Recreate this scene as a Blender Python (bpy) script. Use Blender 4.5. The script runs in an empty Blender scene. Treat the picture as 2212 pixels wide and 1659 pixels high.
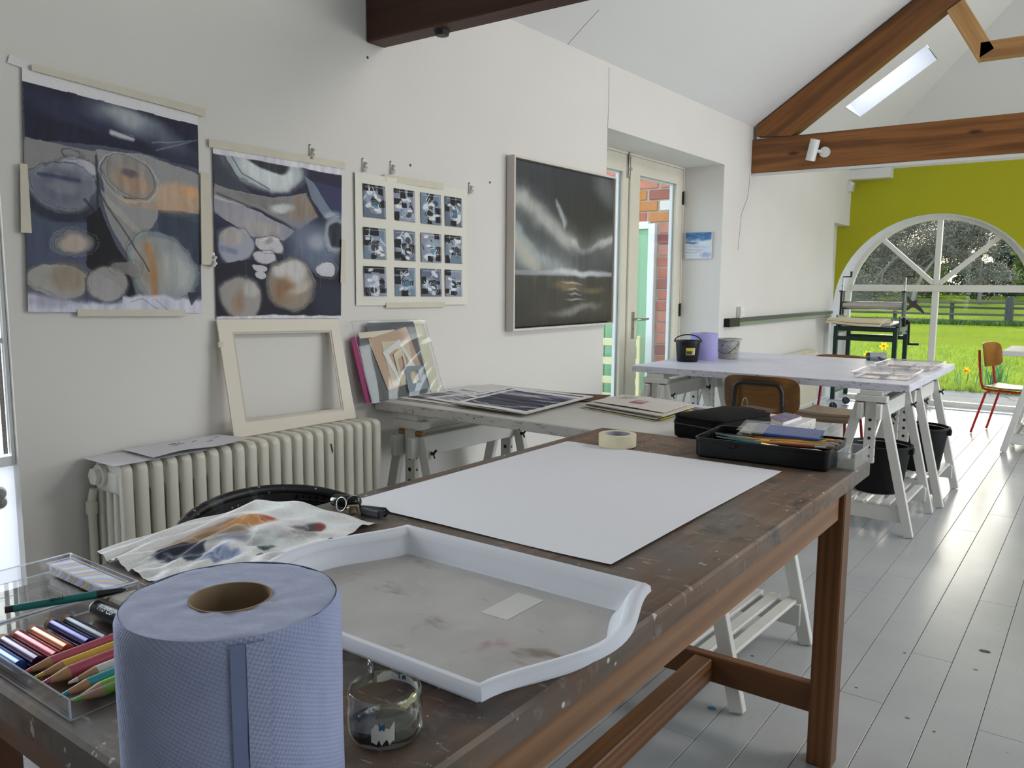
import bpy, math, random
import numpy as np
from mathutils import Vector as V, Matrix, Euler
rnd = random.Random(7)
PI = math.pi
S = bpy.context.scene
COL = S.collection

# ---------------------------------------------------------------- camera, sky, sun, window light, exposure
cam_d = bpy.data.cameras.new('camera')
cam = bpy.data.objects.new('camera', cam_d)
COL.objects.link(cam)
S.camera = cam
cam_d.sensor_width = 36.0
cam_d.lens = 36.0 * 1756.2 / 2212.0
cam_d.clip_start, cam_d.clip_end = 0.02, 300
yaw, pitch, roll = math.radians(36.284), math.radians(-7.026), math.radians(0.381)
fw = V((-math.sin(yaw) * math.cos(pitch), math.cos(yaw) * math.cos(pitch), math.sin(pitch)))
rt = fw.cross(V((0, 0, 1))).normalized()
up = rt.cross(fw)
rt, up = rt * math.cos(roll) + up * math.sin(roll), up * math.cos(roll) - rt * math.sin(roll)
mw = Matrix.Identity(4)
for i in range(3):
    mw[i][0], mw[i][1], mw[i][2] = rt[i], up[i], -fw[i]
mw[2][3] = 1.40
cam.matrix_world = mw

S.view_settings.view_transform = 'Standard'
S.view_settings.look = 'None'
S.view_settings.gamma = 1.0
S.view_settings.use_curve_mapping = False
S.view_settings.exposure = -0.13
S.cycles.use_denoising = True
S.cycles.max_bounces = 10
S.cycles.diffuse_bounces = 5
S.cycles.transparent_max_bounces = 24
S.cycles.sample_clamp_indirect = 6.0
S.cycles.caustics_reflective = False
S.cycles.caustics_refractive = False

SUN_EL, SUN_AZ = math.radians(25.0), math.radians(15.6)   # the sun stands beyond the arched window, a little to the left
world = bpy.data.worlds.new('sky')
S.world = world
world.use_nodes = True
wn = world.node_tree.nodes
wl = world.node_tree.links
wn.clear()
sky = wn.new('ShaderNodeTexSky')
sky.sky_type = 'NISHITA'
sky.sun_disc = False
sky.sun_elevation = SUN_EL
sky.sun_rotation = -SUN_AZ
sky.air_density, sky.dust_density, sky.ozone_density = 1.0, 2.0, 1.0
bg = wn.new('ShaderNodeBackground')
bg.inputs['Strength'].default_value = 0.22
wo = wn.new('ShaderNodeOutputWorld')
haze = wn.new('ShaderNodeBackground')          # bright thin spring haze over the clear sky
haze.inputs['Color'].default_value = (0.80, 0.90, 1.0, 1)
haze.inputs['Strength'].default_value = 2.6
both = wn.new('ShaderNodeAddShader')
wl.new(sky.outputs[0], bg.inputs[0])
wl.new(bg.outputs[0], both.inputs[0])
wl.new(haze.outputs[0], both.inputs[1])
wl.new(both.outputs[0], wo.inputs[0])

def lamp(name, kind, loc, energy, col, rot=None, **k):
    d = bpy.data.lights.new(name, kind)
    d.energy, d.color = energy, col
    for a, b in k.items(): setattr(d, a, b)
    o = bpy.data.objects.new(name, d)
    COL.objects.link(o)
    o.location = loc
    if rot: o.rotation_euler = rot
    return o
sun_dir = V((math.sin(SUN_AZ) * math.cos(SUN_EL), -math.cos(SUN_AZ) * math.cos(SUN_EL), -math.sin(SUN_EL)))
sun = lamp('sun', 'SUN', (0, 30, 20), 9.0, (1.0, 0.95, 0.86), angle=math.radians(0.53))
sun.rotation_euler = sun_dir.to_track_quat('-Z', 'Y').to_euler()
# daylight through unseen right windows, left bay and rooflight; right-slope lamps are added fill
lamp('window_light_right', 'AREA', (3.15, 6.6, 1.5), 88, (0.97, 0.98, 1.0), (0, math.radians(90), 0), shape='RECTANGLE', size=1.6, size_y=3.4)
lamp('added_fill_right', 'AREA', (1.5, 7.3, 3.48), 38, (1.0, 0.975, 0.94), (math.radians(-12), math.radians(34), 0), shape='RECTANGLE', size=0.9, size_y=1.6)  # fill added below the closed slope, which has no rooflight
lamp('added_fill_near', 'AREA', (1.65, 3.7, 3.42), 66, (1.0, 0.97, 0.93), (math.radians(-16), math.radians(34), 0), shape='RECTANGLE', size=0.9, size_y=1.6)  # another fill lamp added under the closed slope, nearer the camera
lamp('rooflight_left', 'AREA', (-2.07, 8.48, 3.60), 4, (0.95, 0.96, 1.0), (0, math.radians(-34), 0), shape='RECTANGLE', size=0.62, size_y=0.5)
lamp('bay_light', 'AREA', (-3.6, 0.45, 1.5), 110, (0.93, 0.96, 1.0), (0, math.radians(-90), 0), shape='RECTANGLE', size=1.8, size_y=1.3)

# ---------------------------------------------------------------- colour and materials
def lin(c):
    return tuple((x / 255 / 12.92) if x / 255 <= 0.04045 else ((x / 255 + 0.055) / 1.055) ** 2.4 for x in c)

def nodes_of(name):
    m = bpy.data.materials.new(name)
    m.use_nodes = True
    nt = m.node_tree
    nt.nodes.clear()
    out = nt.nodes.new('ShaderNodeOutputMaterial')
    return m, nt, out

def N(nt, kind, **k):
    n = nt.nodes.new(kind)
    for a, b in k.items():
        if a.startswith('i_'):
            key = a[2:]
            n.inputs[int(key) if key.isdigit() else key.replace('_', ' ')].default_value = b
        else: setattr(n, a, b)
    return n

def coords(nt, scale=(1, 1, 1), rot=(0, 0, 0)):
    tc = N(nt, 'ShaderNodeTexCoord')
    mp = N(nt, 'ShaderNodeMapping')
    mp.inputs['Scale'].default_value = scale
    mp.inputs['Rotation'].default_value = rot
    nt.links.new(tc.outputs['Object'], mp.inputs['Vector'])
    return mp.outputs['Vector']

def mixc(nt, fac, a, b, mode='MIX'):
    n = N(nt, 'ShaderNodeMix', data_type='RGBA', blend_type=mode)
    for k, x in ((0, fac), (6, a), (7, b)):
        if hasattr(x, 'is_linked') or isinstance(x, bpy.types.NodeSocket): nt.links.new(x, n.inputs[k])
        elif k == 0: n.inputs[0].default_value = x
        else: n.inputs[k].default_value = (*x[:3], 1)
    return n.outputs[2]

def noise(nt, vec, scale, detail=3, rough=0.55):
    n = N(nt, 'ShaderNodeTexNoise')
    n.inputs['Scale'].default_value = scale
    n.inputs['Detail'].default_value = detail
    n.inputs['Roughness'].default_value = rough
    nt.links.new(vec, n.inputs['Vector'])
    return n.outputs['Fac']

def ramp(nt, fac, a, b, va=0.0, vb=1.0):
    n = N(nt, 'ShaderNodeMapRange', clamp=True)
    n.inputs[1].default_value, n.inputs[2].default_value = a, b
    n.inputs[3].default_value, n.inputs[4].default_value = va, vb
    nt.links.new(fac, n.inputs[0])
    return n.outputs[0]

def pbr(nt, out, col, rough=0.5, metal=0.0, spec=0.5, coat=0.0, trans=0.0, bump=None, bstr=0.2, bdist=0.002, ior=None, sss=0.0):
    b = N(nt, 'ShaderNodeBsdfPrincipled')
    if isinstance(col, bpy.types.NodeSocket): nt.links.new(col, b.inputs['Base Color'])
    else: b.inputs['Base Color'].default_value = (*col[:3], 1)
    if isinstance(rough, bpy.types.NodeSocket): nt.links.new(rough, b.inputs['Roughness'])
    else: b.inputs['Roughness'].default_value = rough
    b.inputs['Metallic'].default_value = metal
    b.inputs['Specular IOR Level'].default_value = spec
    b.inputs['Coat Weight'].default_value = coat
    b.inputs['Transmission Weight'].default_value = trans
    if ior: b.inputs['IOR'].default_value = ior
    if bump is not None:
        bp = N(nt, 'ShaderNodeBump')
        bp.inputs['Strength'].default_value = bstr
        bp.inputs['Distance'].default_value = bdist
        nt.links.new(bump, bp.inputs['Height'])
        nt.links.new(bp.outputs[0], b.inputs['Normal'])
    nt.links.new(b.outputs[0], out.inputs[0])
    return b

def mat(name, c, rough=0.5, var=0.06, scale=8.0, metal=0.0, spec=0.5, coat=0.0, bump=0.0, bscale=60.0, stretch=(1, 1, 1), c2=None, trans=0.0, bdist=0.002):
    """paint, plastic, metal, paper: a colour that drifts a little with noise, and a fine relief"""
    m, nt, out = nodes_of(name)
    vec = coords(nt, stretch)
    a = lin(c)
    b = lin(c2) if c2 else tuple(x * (1 - var * 2.2) for x in a)
    f = noise(nt, vec, scale, 4)
    col = mixc(nt, ramp(nt, f, 0.3, 0.7), a, b)
    h = noise(nt, vec, bscale, 2) if bump else None
    pbr(nt, out, col, rough, metal, spec, coat, trans, h, bump, bdist)
    return m

def wood(name, c1, c2, axis=0, rough=0.5, ring=14.0, knots=True, coat=0.0, fine=1.0, spec=0.4):
    """timber: long grain along one axis, darker growth lines, a few knots"""
    m, nt, out = nodes_of(name)
    st = [ring, ring, ring]
    st[axis] = ring * 0.06
    vec = coords(nt, st)
    warp = noise(nt, vec, 0.5, 2)
    wv = N(nt, 'ShaderNodeTexWave', wave_type='BANDS', bands_direction='XYZ'[(axis + 1) % 3])
    wv.inputs['Scale'].default_value = 0.9
    wv.inputs['Distortion'].default_value = 7.0
    wv.inputs['Detail'].default_value = 3
    wv.inputs['Detail Scale'].default_value = 0.8
    nt.links.new(vec, wv.inputs['Vector'])
    st2 = [90 * fine] * 3
    st2[axis] = 3.0
    fib = noise(nt, coords(nt, st2), 1.0, 3)
    a, b = lin(c1), lin(c2)
    col = mixc(nt, ramp(nt, wv.outputs['Fac'], 0.15, 0.95), a, b)
    col = mixc(nt, ramp(nt, fib, 0.35, 0.75, 0, 0.5), col, tuple(x * 0.55 for x in b))
    col = mixc(nt, ramp(nt, warp, 0.35, 0.7, 0, 0.4), col, tuple(x * 0.7 for x in a))
    if knots:
        st3 = [5.0] * 3
        st3[axis] = 1.6
        vo = N(nt, 'ShaderNodeTexVoronoi')
        vo.inputs['Scale'].default_value = 1.0
        nt.links.new(coords(nt, st3), vo.inputs['Vector'])
        col = mixc(nt, ramp(nt, vo.outputs['Distance'], 0.05, 0.11, 0.85, 0), col, tuple(x * 0.22 for x in b))
    pbr(nt, out, col, rough, 0, spec, coat, 0, fib, 0.25, 0.0015)
    return m

def pane_mat(name, tint, rough=0.0, gloss=0.9, milk=0.0, milkc=(255, 255, 255), base=0.04):
    """thin clear sheet: lets light straight through and mirrors at grazing angles"""
    m, nt, out = nodes_of(name)
    tr = N(nt, 'ShaderNodeBsdfTransparent')
    sp = noise(nt, coords(nt), 30.0, 2)
    nt.links.new(mixc(nt, ramp(nt, sp, 0.3, 0.8, 0, 0.05), tint, tuple(x * 0.8 for x in tint)), tr.inputs[0])
    gl = N(nt, 'ShaderNodeBsdfGlossy')
    gl.inputs['Roughness'].default_value = rough
    lw = N(nt, 'ShaderNodeLayerWeight')      # symmetric, so either side of the sheet mirrors alike
    lw.inputs[0].default_value = 0.5
    pw = N(nt, 'ShaderNodeMath', operation='POWER')
    nt.links.new(lw.outputs['Facing'], pw.inputs[0])
    pw.inputs[1].default_value = 4.0
    mx = N(nt, 'ShaderNodeMixShader')
    nt.links.new(ramp(nt, pw.outputs[0], 0.0, 1.0, base, gloss), mx.inputs[0])
    nt.links.new(tr.outputs[0], mx.inputs[1])
    nt.links.new(gl.outputs[0], mx.inputs[2])
    last = mx.outputs[0]
    if milk:
        df = N(nt, 'ShaderNodeBsdfDiffuse')
        df.inputs[0].default_value = (*lin(milkc), 1)
        tl = N(nt, 'ShaderNodeBsdfTranslucent')
        tl.inputs[0].default_value = (*lin(milkc), 1)
        m0 = N(nt, 'ShaderNodeMixShader')
        m0.inputs[0].default_value = 0.35
        nt.links.new(df.outputs[0], m0.inputs[1])
        nt.links.new(tl.outputs[0], m0.inputs[2])
        m2 = N(nt, 'ShaderNodeMixShader')
        m2.inputs[0].default_value = milk
        nt.links.new(last, m2.inputs[1])
        nt.links.new(m0.outputs[0], m2.inputs[2])
        last = m2.outputs[0]
    nt.links.new(last, out.inputs[0])
    return m

def painted_mat(name, rough=0.6, coat=0.0, bump=0.15):
    """paint laid on as a colour layer of the mesh itself"""
    m, nt, out = nodes_of(name)
    at = N(nt, 'ShaderNodeAttribute', attribute_name='Col')
    f = noise(nt, coords(nt, (1, 6, 6)), 60.0, 3)
    col = mixc(nt, ramp(nt, f, 0.35, 0.75, 0, 0.18), at.outputs['Color'], (0.02, 0.02, 0.03))
    pbr(nt, out, col, rough, 0, 0.3, coat, 0, f, bump, 0.001)
    return m

# ---------------------------------------------------------------- mesh building
X, Y, Z = V((1, 0, 0)), V((0, 1, 0)), V((0, 0, 1))
class MB:
    def __init__(s): s.v, s.f = [], []
    def add(s, vs, fs):
        n = len(s.v)
        s.v += [tuple(p) for p in vs]
        s.f += [tuple(i + n for i in f) for f in fs]
        return s
    def box(s, c, d, bev=0.0, m=None):
        """box with centre c and size d, chamfered by bev"""
        c = V(c)
        h = V(d) / 2
        m = m or Matrix.Identity(3)
        if bev <= 0:
            vs = [c + m @ V((x * h.x, y * h.y, z * h.z)) for x in (-1, 1) for y in (-1, 1) for z in (-1, 1)]
            return s.add(vs, [(0, 1, 3, 2), (4, 6, 7, 5), (0, 4, 5, 1), (2, 3, 7, 6), (0, 2, 6, 4), (1, 5, 7, 3)])
        bev = min(bev, min(h) * 0.9)
        vs, ix = [], {}
        for sx in (-1, 1):
            for sy in (-1, 1):
                for sz in (-1, 1):
                    for a in range(3):
                        q = [sx * (h.x - bev), sy * (h.y - bev), sz * (h.z - bev)]
                        q[a] = (sx, sy, sz)[a] * h[a]
                        ix[sx, sy, sz, a] = len(vs)
                        vs.append(c + m @ V(q))
        fs = []
        for a in range(3):
            b, e = (a + 1) % 3, (a + 2) % 3
            for sg in (-1, 1):
                k = []
                for p, q in ((-1, -1), (1, -1), (1, 1), (-1, 1)):
                    t = [0, 0, 0]
                    t[a], t[b], t[e] = sg, p, q
                    k.append(ix[(*t, a)])
                fs.append(k if sg > 0 else k[::-1])
            for p in (-1, 1):
                for q in (-1, 1):
                    k = []
                    for sg, ax in ((-1, b), (1, b), (1, e), (-1, e)):
                        t = [0, 0, 0]
                        t[a], t[b], t[e] = sg, p, q
                        k.append(ix[(*t, ax)])
                    fs.append(k if p * q > 0 else k[::-1])
        for sx in (-1, 1):
            for sy in (-1, 1):
                for sz in (-1, 1):
                    k = [ix[sx, sy, sz, a] for a in range(3)]
                    fs.append(k if sx * sy * sz > 0 else k[::-1])
        return s.add(vs, fs)
    def b2(s, a, b, bev=0.0):
        """box between two corners"""
        a, b = V(a), V(b)
        return s.box((a + b) / 2, [abs(t) for t in (b - a)], bev)
    def bar(s, p, q, w, h, bev=0.0, up=Z):
        """bar from p to q, w across and h along up"""
        p, q = V(p), V(q)
        d = q - p
        x = d.normalized()
        u = V(up)
        y = u.cross(x)
        if y.length < 1e-4: y = X.cross(x) if abs(x.x) < 0.9 else Y.cross(x)
        y.normalize()
        z = x.cross(y)
        m = Matrix((x, y, z)).transposed()
        return s.box((p + q) / 2, (d.length, w, h), bev, m)
    def tube(s, pts, r, n=8, closed=False, cap=True):
        pts = [V(p) for p in pts]
        k = len(pts)
        rs = r if isinstance(r, (list, tuple)) else [r] * k
        vs, fs = [], []
        prev = None
        for i, p in enumerate(pts):
            a = pts[(i - 1) % k] if (closed or i > 0) else p
            b = pts[(i + 1) % k] if (closed or i < k - 1) else p
            t = (b - a).normalized()
            if prev is None:
                ref = Z if abs(t.z) < 0.9 else X
                u = t.cross(ref).normalized()
            else:
                u = prev - t * prev.dot(t)
                u = u.normalized() if u.length > 1e-6 else t.cross(Z).normalized()
            prev = u
            w = t.cross(u)
            for j in range(n):
                g = 2 * PI * j / n
                vs.append(p + (u * math.cos(g) + w * math.sin(g)) * rs[i])
        for i in range(k if closed else k - 1):
            for j in range(n):
                a, b = i * n + j, i * n + (j + 1) % n
                c, d = ((i + 1) % k) * n + (j + 1) % n, ((i + 1) % k) * n + j
                fs.append((a, b, c, d))
        if cap and not closed:
            fs.append(tuple(range(n - 1, -1, -1)))
            fs.append(tuple(range((k - 1) * n, k * n)))
        return s.add(vs, fs)
    def cyl(s, p, q, r, r2=None, n=20):
        return s.tube([p, q], [r, r if r2 is None else r2], n)
    def lathe(s, prof, n=32, c=(0, 0, 0), m=None, close=False):
        """profile of (radius, height) turned round the local z axis"""
        c = V(c)
        m = m or Matrix.Identity(3)
        vs, fs = [], []
        k = len(prof)
        for r, z in prof:
            for j in range(n):
                g = 2 * PI * j / n
                vs.append(c + m @ V((r * math.cos(g), r * math.sin(g), z)))
        for i in range(k if close else k - 1):
            for j in range(n):
                i2 = (i + 1) % k
                fs.append((i * n + j, i * n + (j + 1) % n, i2 * n + (j + 1) % n, i2 * n + j))
        if not close:
            if prof[0][0] > 1e-5: fs.append(tuple(range(n - 1, -1, -1)))
            if prof[-1][0] > 1e-5: fs.append(tuple(range((k - 1) * n, k * n)))
        return s.add(vs, fs)
    def prism(s, poly, d):
        """closed polygon of 3-D points pushed along the vector d"""
        a = [V(p) for p in poly]
        k = len(a)
        d = V(d)
        return s.add(a + [p + d for p in a], [tuple(range(k - 1, -1, -1)), tuple(range(k, 2 * k))] + [(i, (i + 1) % k, k + (i + 1) % k, k + i) for i in range(k)])
    def ring(s, inner, outer, d):
        """flat frame between two loops of equal count, pushed along d"""
        k = len(inner)
        d = V(d)
        a, b = [V(p) for p in inner], [V(p) for p in outer]
        vs = a + b + [p + d for p in a] + [p + d for p in b]
        fs = []
        for i in range(k):
            j = (i + 1) % k
            fs += [(i, j, k + j, k + i), (2 * k + i, 3 * k + i, 3 * k + j, 2 * k + j), (i, 2 * k + i, 2 * k + j, j), (k + i, k + j, 3 * k + j, 3 * k + i)]
        return s.add(vs, fs)
    def sheet(s, nx, ny, fn, th=None):
        """surface fn(u, v); th is an offset vector that gives it thickness"""
        vs = [V(fn(i / (nx - 1), j / (ny - 1))) for j in range(ny) for i in range(nx)]
        fs = [(j * nx + i, j * nx + i + 1, (j + 1) * nx + i + 1, (j + 1) * nx + i) for j in range(ny - 1) for i in range(nx - 1)]
        if th is not None:
            n = nx * ny
            th = V(th)
            vs += [p + th for p in vs]
            fs += [tuple(i + n for i in f[::-1]) for f in list(fs)]
            rim = [i for i in range(nx)] + [j * nx + nx - 1 for j in range(1, ny)] + [(ny - 1) * nx + i for i in range(nx - 2, -1, -1)] + [j * nx for j in range(ny - 2, 0, -1)]
            fs += [(rim[k], rim[k - 1], rim[k - 1] + n, rim[k] + n) for k in range(len(rim))]
        return s.add(vs, fs)

ORG = {}
def link(o): COL.objects.link(o)
def tag(o, label=None, cat=None, group=None, kind=None):
    if label: o['label'] = label
    if cat: o['category'] = cat
    if group: o['group'] = group
    if kind: o['kind'] = kind
    return o
def thing(name, label, cat, loc=(0, 0, 0), group=None):
    """an Empty at the base of a thing; its parts are parented to it"""
    o = bpy.data.objects.new(name, None)
    o.empty_display_size = 0.05
    link(o)
    o.location = loc
    ORG[o.name] = V(loc)
    return tag(o, label, cat, group)
def build(name, mb, m, parent=None, label=None, smooth=None, kind=None, loc=None, fix=True, cols=None):
    """one mesh object out of world-space shapes; the origin goes to its parent or to loc"""
    org = ORG[parent.name] if parent else V(loc or (0, 0, 0))
    me = bpy.data.meshes.new(name)
    me.from_pydata([(x - org.x, y - org.y, z - org.z) for x, y, z in mb.v], [], mb.f)
    if fix and len(mb.f) < 30000:
        import bmesh
        bm = bmesh.new()
        bm.from_mesh(me)
        bmesh.ops.recalc_face_normals(bm, faces=bm.faces)
        bm.to_mesh(me)
        bm.free()
    if smooth is not None:
        me.polygons.foreach_set('use_smooth', [True] * len(me.polygons))
        me.set_sharp_from_angle(angle=math.radians(smooth))
    me.materials.append(m)
    if cols is not None:
        a = me.color_attributes.new('Col', 'FLOAT_COLOR', 'POINT')
        a.data.foreach_set('color', np.asarray(cols, dtype=np.float32).ravel())
    me.update()
    o = bpy.data.objects.new(name, me)
    link(o)
    ORG[o.name] = org
    if parent: o.parent = parent
    else: o.location = org
    return tag(o, label, None, None, kind)
def struct(name, mb, m, parent=None, **k):
    return build(name, mb, m, parent, kind=None if parent else 'structure', **k)
def solo(name, mb, m, label, cat, group=None, loc=None, **k):
    return tag(build(name, mb, m, None, loc=loc, **k), label, cat, group)
def dup(o, parent=None, loc=None, rz=None, label=None):
    """copy of a thing with copies of its parts and sub-parts"""
    c = o.copy()
    link(c)
    ORG[c.name] = ORG[o.name]
    if parent: c.parent = parent
    for ch in list(o.children): dup(ch, c)
    if loc is not None: c.location = loc
    if rz is not None: c.rotation_euler[2] = rz
    if label: c['label'] = label
    return c
def arc(c, r, a0, a1, n, ax=X, ay=Z):
    c = V(c)
    return [c + ax * (r * math.cos(a0 + (a1 - a0) * i / (n - 1))) + ay * (r * math.sin(a0 + (a1 - a0) * i / (n - 1))) for i in range(n)]
def text(name, body, m, parent, loc, size, ax, ay, label=None, ext=0.0002):
    """flat lettering: ax is the reading direction, ay the upward direction of the letters"""
    c = bpy.data.curves.new(name, 'FONT')
    c.body, c.size, c.extrude, c.align_x, c.align_y = body, size, ext, 'CENTER', 'CENTER'
    c.materials.append(m)
    f = bpy.data.objects.new(name, c)
    me = bpy.data.meshes.new_from_object(f)
    bpy.data.objects.remove(f)
    o = bpy.data.objects.new(name, me)
    link(o)
    ax, ay = V(ax).normalized(), V(ay).normalized()
    az = ax.cross(ay)
    mm = Matrix((ax, ay, az)).transposed().to_4x4()
    mm.translation = V(loc) - ORG[parent.name]
    o.parent = parent
    o.matrix_local = mm
    ORG[o.name] = ORG[parent.name]
    return tag(o, label)
# ---------------------------------------------------------------- palette of materials
WALL = mat('white_plaster', (222, 219, 214), 0.85, 0.02, 1.5, bump=0.12, bscale=25, bdist=0.004)
CEIL = mat('white_ceiling_plaster', (224, 224, 222), 0.9, 0.015, 1.0, bump=0.15, bscale=20, bdist=0.004)
REVEAL = mat('white_reveal_paint', (228, 230, 233), 0.7, 0.015, 2.0, bump=0.1, bscale=40)
GREENW = mat('lime_green_wall_paint', (172, 172, 18), 0.8, 0.04, 1.2, bump=0.15, bscale=40)
WHITEP = mat('white_gloss_paint', (226, 227, 225), 0.35, 0.02, 6.0)
CREAM = mat('cream_door_paint', (222, 217, 200), 0.4, 0.03, 5.0)
STEEL = mat('brushed_steel', (190, 190, 188), 0.28, 0.08, 30, metal=1.0)
IRON = mat('dark_iron', (60, 58, 55), 0.45, 0.1, 30, metal=0.7)
BLACK = mat('black_plastic', (9, 9, 10), 0.4, 0.1, 20, spec=0.3)
GLASS = pane_mat('window_glass', (0.96, 0.98, 0.97))
OAK1 = wood('dark_stained_beam', (96, 54, 32), (60, 32, 18), 0, 0.55)
OAK2 = wood('brown_pine_beam', (150, 98, 50), (108, 66, 30), 0, 0.45)
OAK2R = wood('brown_pine_rafter', (142, 90, 44), (102, 62, 28), 0, 0.45)
PINE = wood('light_new_pine', (206, 160, 104), (176, 124, 72), 0, 0.45, 8, False)
PINEX = wood('light_new_pine_across', (196, 146, 92), (150, 100, 56), 0, 0.45, 10, False)

XW, YE, ZE, SL, XR, RX = -2.62, 10.40, 2.757, 0.68, 0.10, 2.82   # left wall, end wall, eaves, roof slope, ridge, right wall

# floor: painted boards, each one its own piece
m, nt, out = nodes_of('worn_grey_floor_paint')
vec = coords(nt)
base = mixc(nt, ramp(nt, noise(nt, vec, 1.7, 4), 0.3, 0.7), lin((174, 176, 176)), lin((160, 163, 164)))
sc = noise(nt, coords(nt, (60, 9, 1)), 1.0, 3)
base = mixc(nt, ramp(nt, sc, 0.62, 0.80, 0, 0.35), base, lin((140, 140, 138)))
sp = N(nt, 'ShaderNodeTexVoronoi')
sp.inputs['Scale'].default_value = 4.5
nt.links.new(vec, sp.inputs['Vector'])
base = mixc(nt, ramp(nt, sp.outputs['Distance'], 0.03, 0.05, 0.8, 0), base, lin((70, 68, 64)))
pbr(nt, out, base, 0.23, 0, 0.5)
FLOORP = m
fl = MB().b2((XW - 0.14, -3.0, -0.12), (RX, YE + 0.2, -0.016))
floor = struct('floor', fl, mat('floor_joint_dark', (88, 88, 86), 0.8))
pw = 0.14
k = 0
xx = XW - 0.14
while xx < RX - 0.01:
    x1 = min(xx + pw, RX)
    yy = -3.0 - rnd.random() * 2.2
    while yy < YE + 0.2:
        y1 = yy + 2.4
        a, b = max(yy, -3.0), min(y1, YE + 0.2)
        if b > a + 0.02:
            struct('plank', MB().b2((xx + 0.001, a + 0.001, -0.0158), (x1 - 0.001, b - 0.001, rnd.uniform(-0.0005, 0.0)), 0.0012), FLOORP, floor)
        yy = y1
    xx = x1

# left wall with a glazed door bay, the french door bay and a shallow recess by the end wall
wl_ = MB()
T = 0.36
for y0, y1, z0, z1 in ((-3.0, 0.06, 0, ZE), (0.06, 1.058, 2.25, ZE), (1.058, 4.556, 0, ZE), (4.556, 6.46, 2.37, ZE), (6.46, 9.75, 0, ZE)):
    wl_.b2((XW - T, y0, z0), (XW, y1, z1))
wl_.b2((XW - T, 9.75, 0), (XW - 0.14, YE + 0.22, 2.118))
wl_.b2((XW - T, 9.75, 2.118), (XW, YE, ZE))
wall_left = struct('wall_left', wl_, WALL)
CRK = mat('plaster_crack', (96, 90, 84), 0.9)
struct('crack', MB().tube([(XW, 7.03, 2.36), (XW, 7.02, 2.22), (XW, 6.99, 2.14), (XW, 6.9, 2.04), (XW, 6.87, 2.0), (XW, 6.85, 1.86), (XW, 6.82, 1.70)], 0.0022, 5), CRK, wall_left, label='thin dark crack below the beam')
struct('crack', MB().tube([(-2.62, 4.556, 2.37), (-2.62, 4.565, 2.5), (-2.62, 4.56, 2.73)], 0.0016, 5), CRK, wall_left)
for y, z in ((2.776, 1.932), (3.365, 1.915), (2.52, 2.346)):
    struct('screw_hole', MB().cyl((XW - 0.001, y, z), (XW + 0.0015, y, z), 0.006, n=10), IRON, wall_left)

# end wall around the arched opening (splayed reveal)
AC, AR = (-1.673, 1.133), 1.088
OC, OR = (-1.664, 1.22), 0.985
NA = 33
inn = [(AC[0] - AR * math.cos(PI * i / (NA - 1)), AC[1] + AR * math.sin(PI * i / (NA - 1))) for i in range(NA)]
outr = [(OC[0] - OR * math.cos(PI * i / (NA - 1)), OC[1] + OR * math.sin(PI * i / (NA - 1))) for i in range(NA)]
we = MB()
for i in range(NA - 1):
    (xa, za), (xb, zb) = inn[i], inn[i + 1]
    we.add([(xa, YE, za), (xb, YE, zb), (xb, YE, ZE), (xa, YE, ZE), (xa, YE + 0.12, za), (xb, YE + 0.12, zb), (xb, YE + 0.12, ZE), (xa, YE + 0.12, ZE)],
           [(0, 1, 2, 3), (7, 6, 5, 4), (2, 6, 7, 3)])
we.b2((XW - T, YE, 0), (inn[0][0], YE + 0.12, ZE))
we.b2((inn[-1][0], YE, 0), (RX + 0.3, YE + 0.12, ZE))
wall_far = struct('wall_far', we, GREENW)
rv = MB()
li = [(inn[0][0], 0.0)] + inn + [(inn[-1][0], 0.0)]
lo = [(outr[0][0], 0.0)] + outr + [(outr[-1][0], 0.0)]
for i in range(len(li) - 1):
    rv.add([(li[i][0], YE - 0.001, li[i][1]), (li[i + 1][0], YE - 0.001, li[i + 1][1]), (lo[i + 1][0], YE + 0.22, lo[i + 1][1]), (lo[i][0], YE + 0.22, lo[i][1])], [(0, 1, 2, 3)])
    # outer brickwork behind the reveal
    rv.add([(lo[i][0], YE + 0.22, lo[i][1]), (lo[i + 1][0], YE + 0.22, lo[i + 1][1]), (lo[i + 1][0] * 1.6 + 0.6 * 1.664, YE + 0.22, lo[i + 1][1] * 1.6), (lo[i][0] * 1.6 + 0.6 * 1.664, YE + 0.22, lo[i][1] * 1.6)], [(0, 1, 2, 3)])
struct('trim_1', rv, REVEAL, fix=False)
# boxing at the top left of the end wall
struct('trim_2', MB().b2((XW - 0.0, YE - 0.15, 2.645), (-2.165, YE, 2.757)), WHITEP)

# roof slopes
def rz(x): return ZE + SL * (x - XW)
def slab(mb, pts, d=V((-0.08, 0, 0.12))):
    mb.prism(pts, d)
def hipx(y): return XW + (YE - y)
SK = (8.2, 8.76, -2.17, -1.50)
cl = MB()
P = lambda x, y: (x, y, rz(x))
slab(cl, [P(XW - 0.02, -3), P(XR, -3), P(XR, 7.68), P(hipx(SK[0]), SK[0]), P(XW - 0.02, SK[0])])
slab(cl, [P(XW - 0.02, SK[0]), P(SK[2], SK[0]), P(SK[2], SK[1]), P(XW - 0.02, SK[1])])
slab(cl, [P(SK[3], SK[0]), P(hipx(SK[0]), SK[0]), P(hipx(SK[1]), SK[1]), P(SK[3], SK[1])])
slab(cl, [P(XW - 0.02, SK[1]), P(hipx(SK[1]), SK[1]), P(XW - 0.02, YE + 0.02)])
ceiling_left = struct('ceiling_left', cl, CEIL)
struct('crack', MB().tube([(-2.62, 4.085, rz(-2.62)), (-2.6, 4.08, rz(-2.6)), (-2.5, 4.07, rz(-2.5)), (-2.405, 4.065, rz(-2.405))], 0.0016, 5), CRK, ceiling_left)
cr = MB()
zr = lambda x: rz(2 * XR - x)
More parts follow.
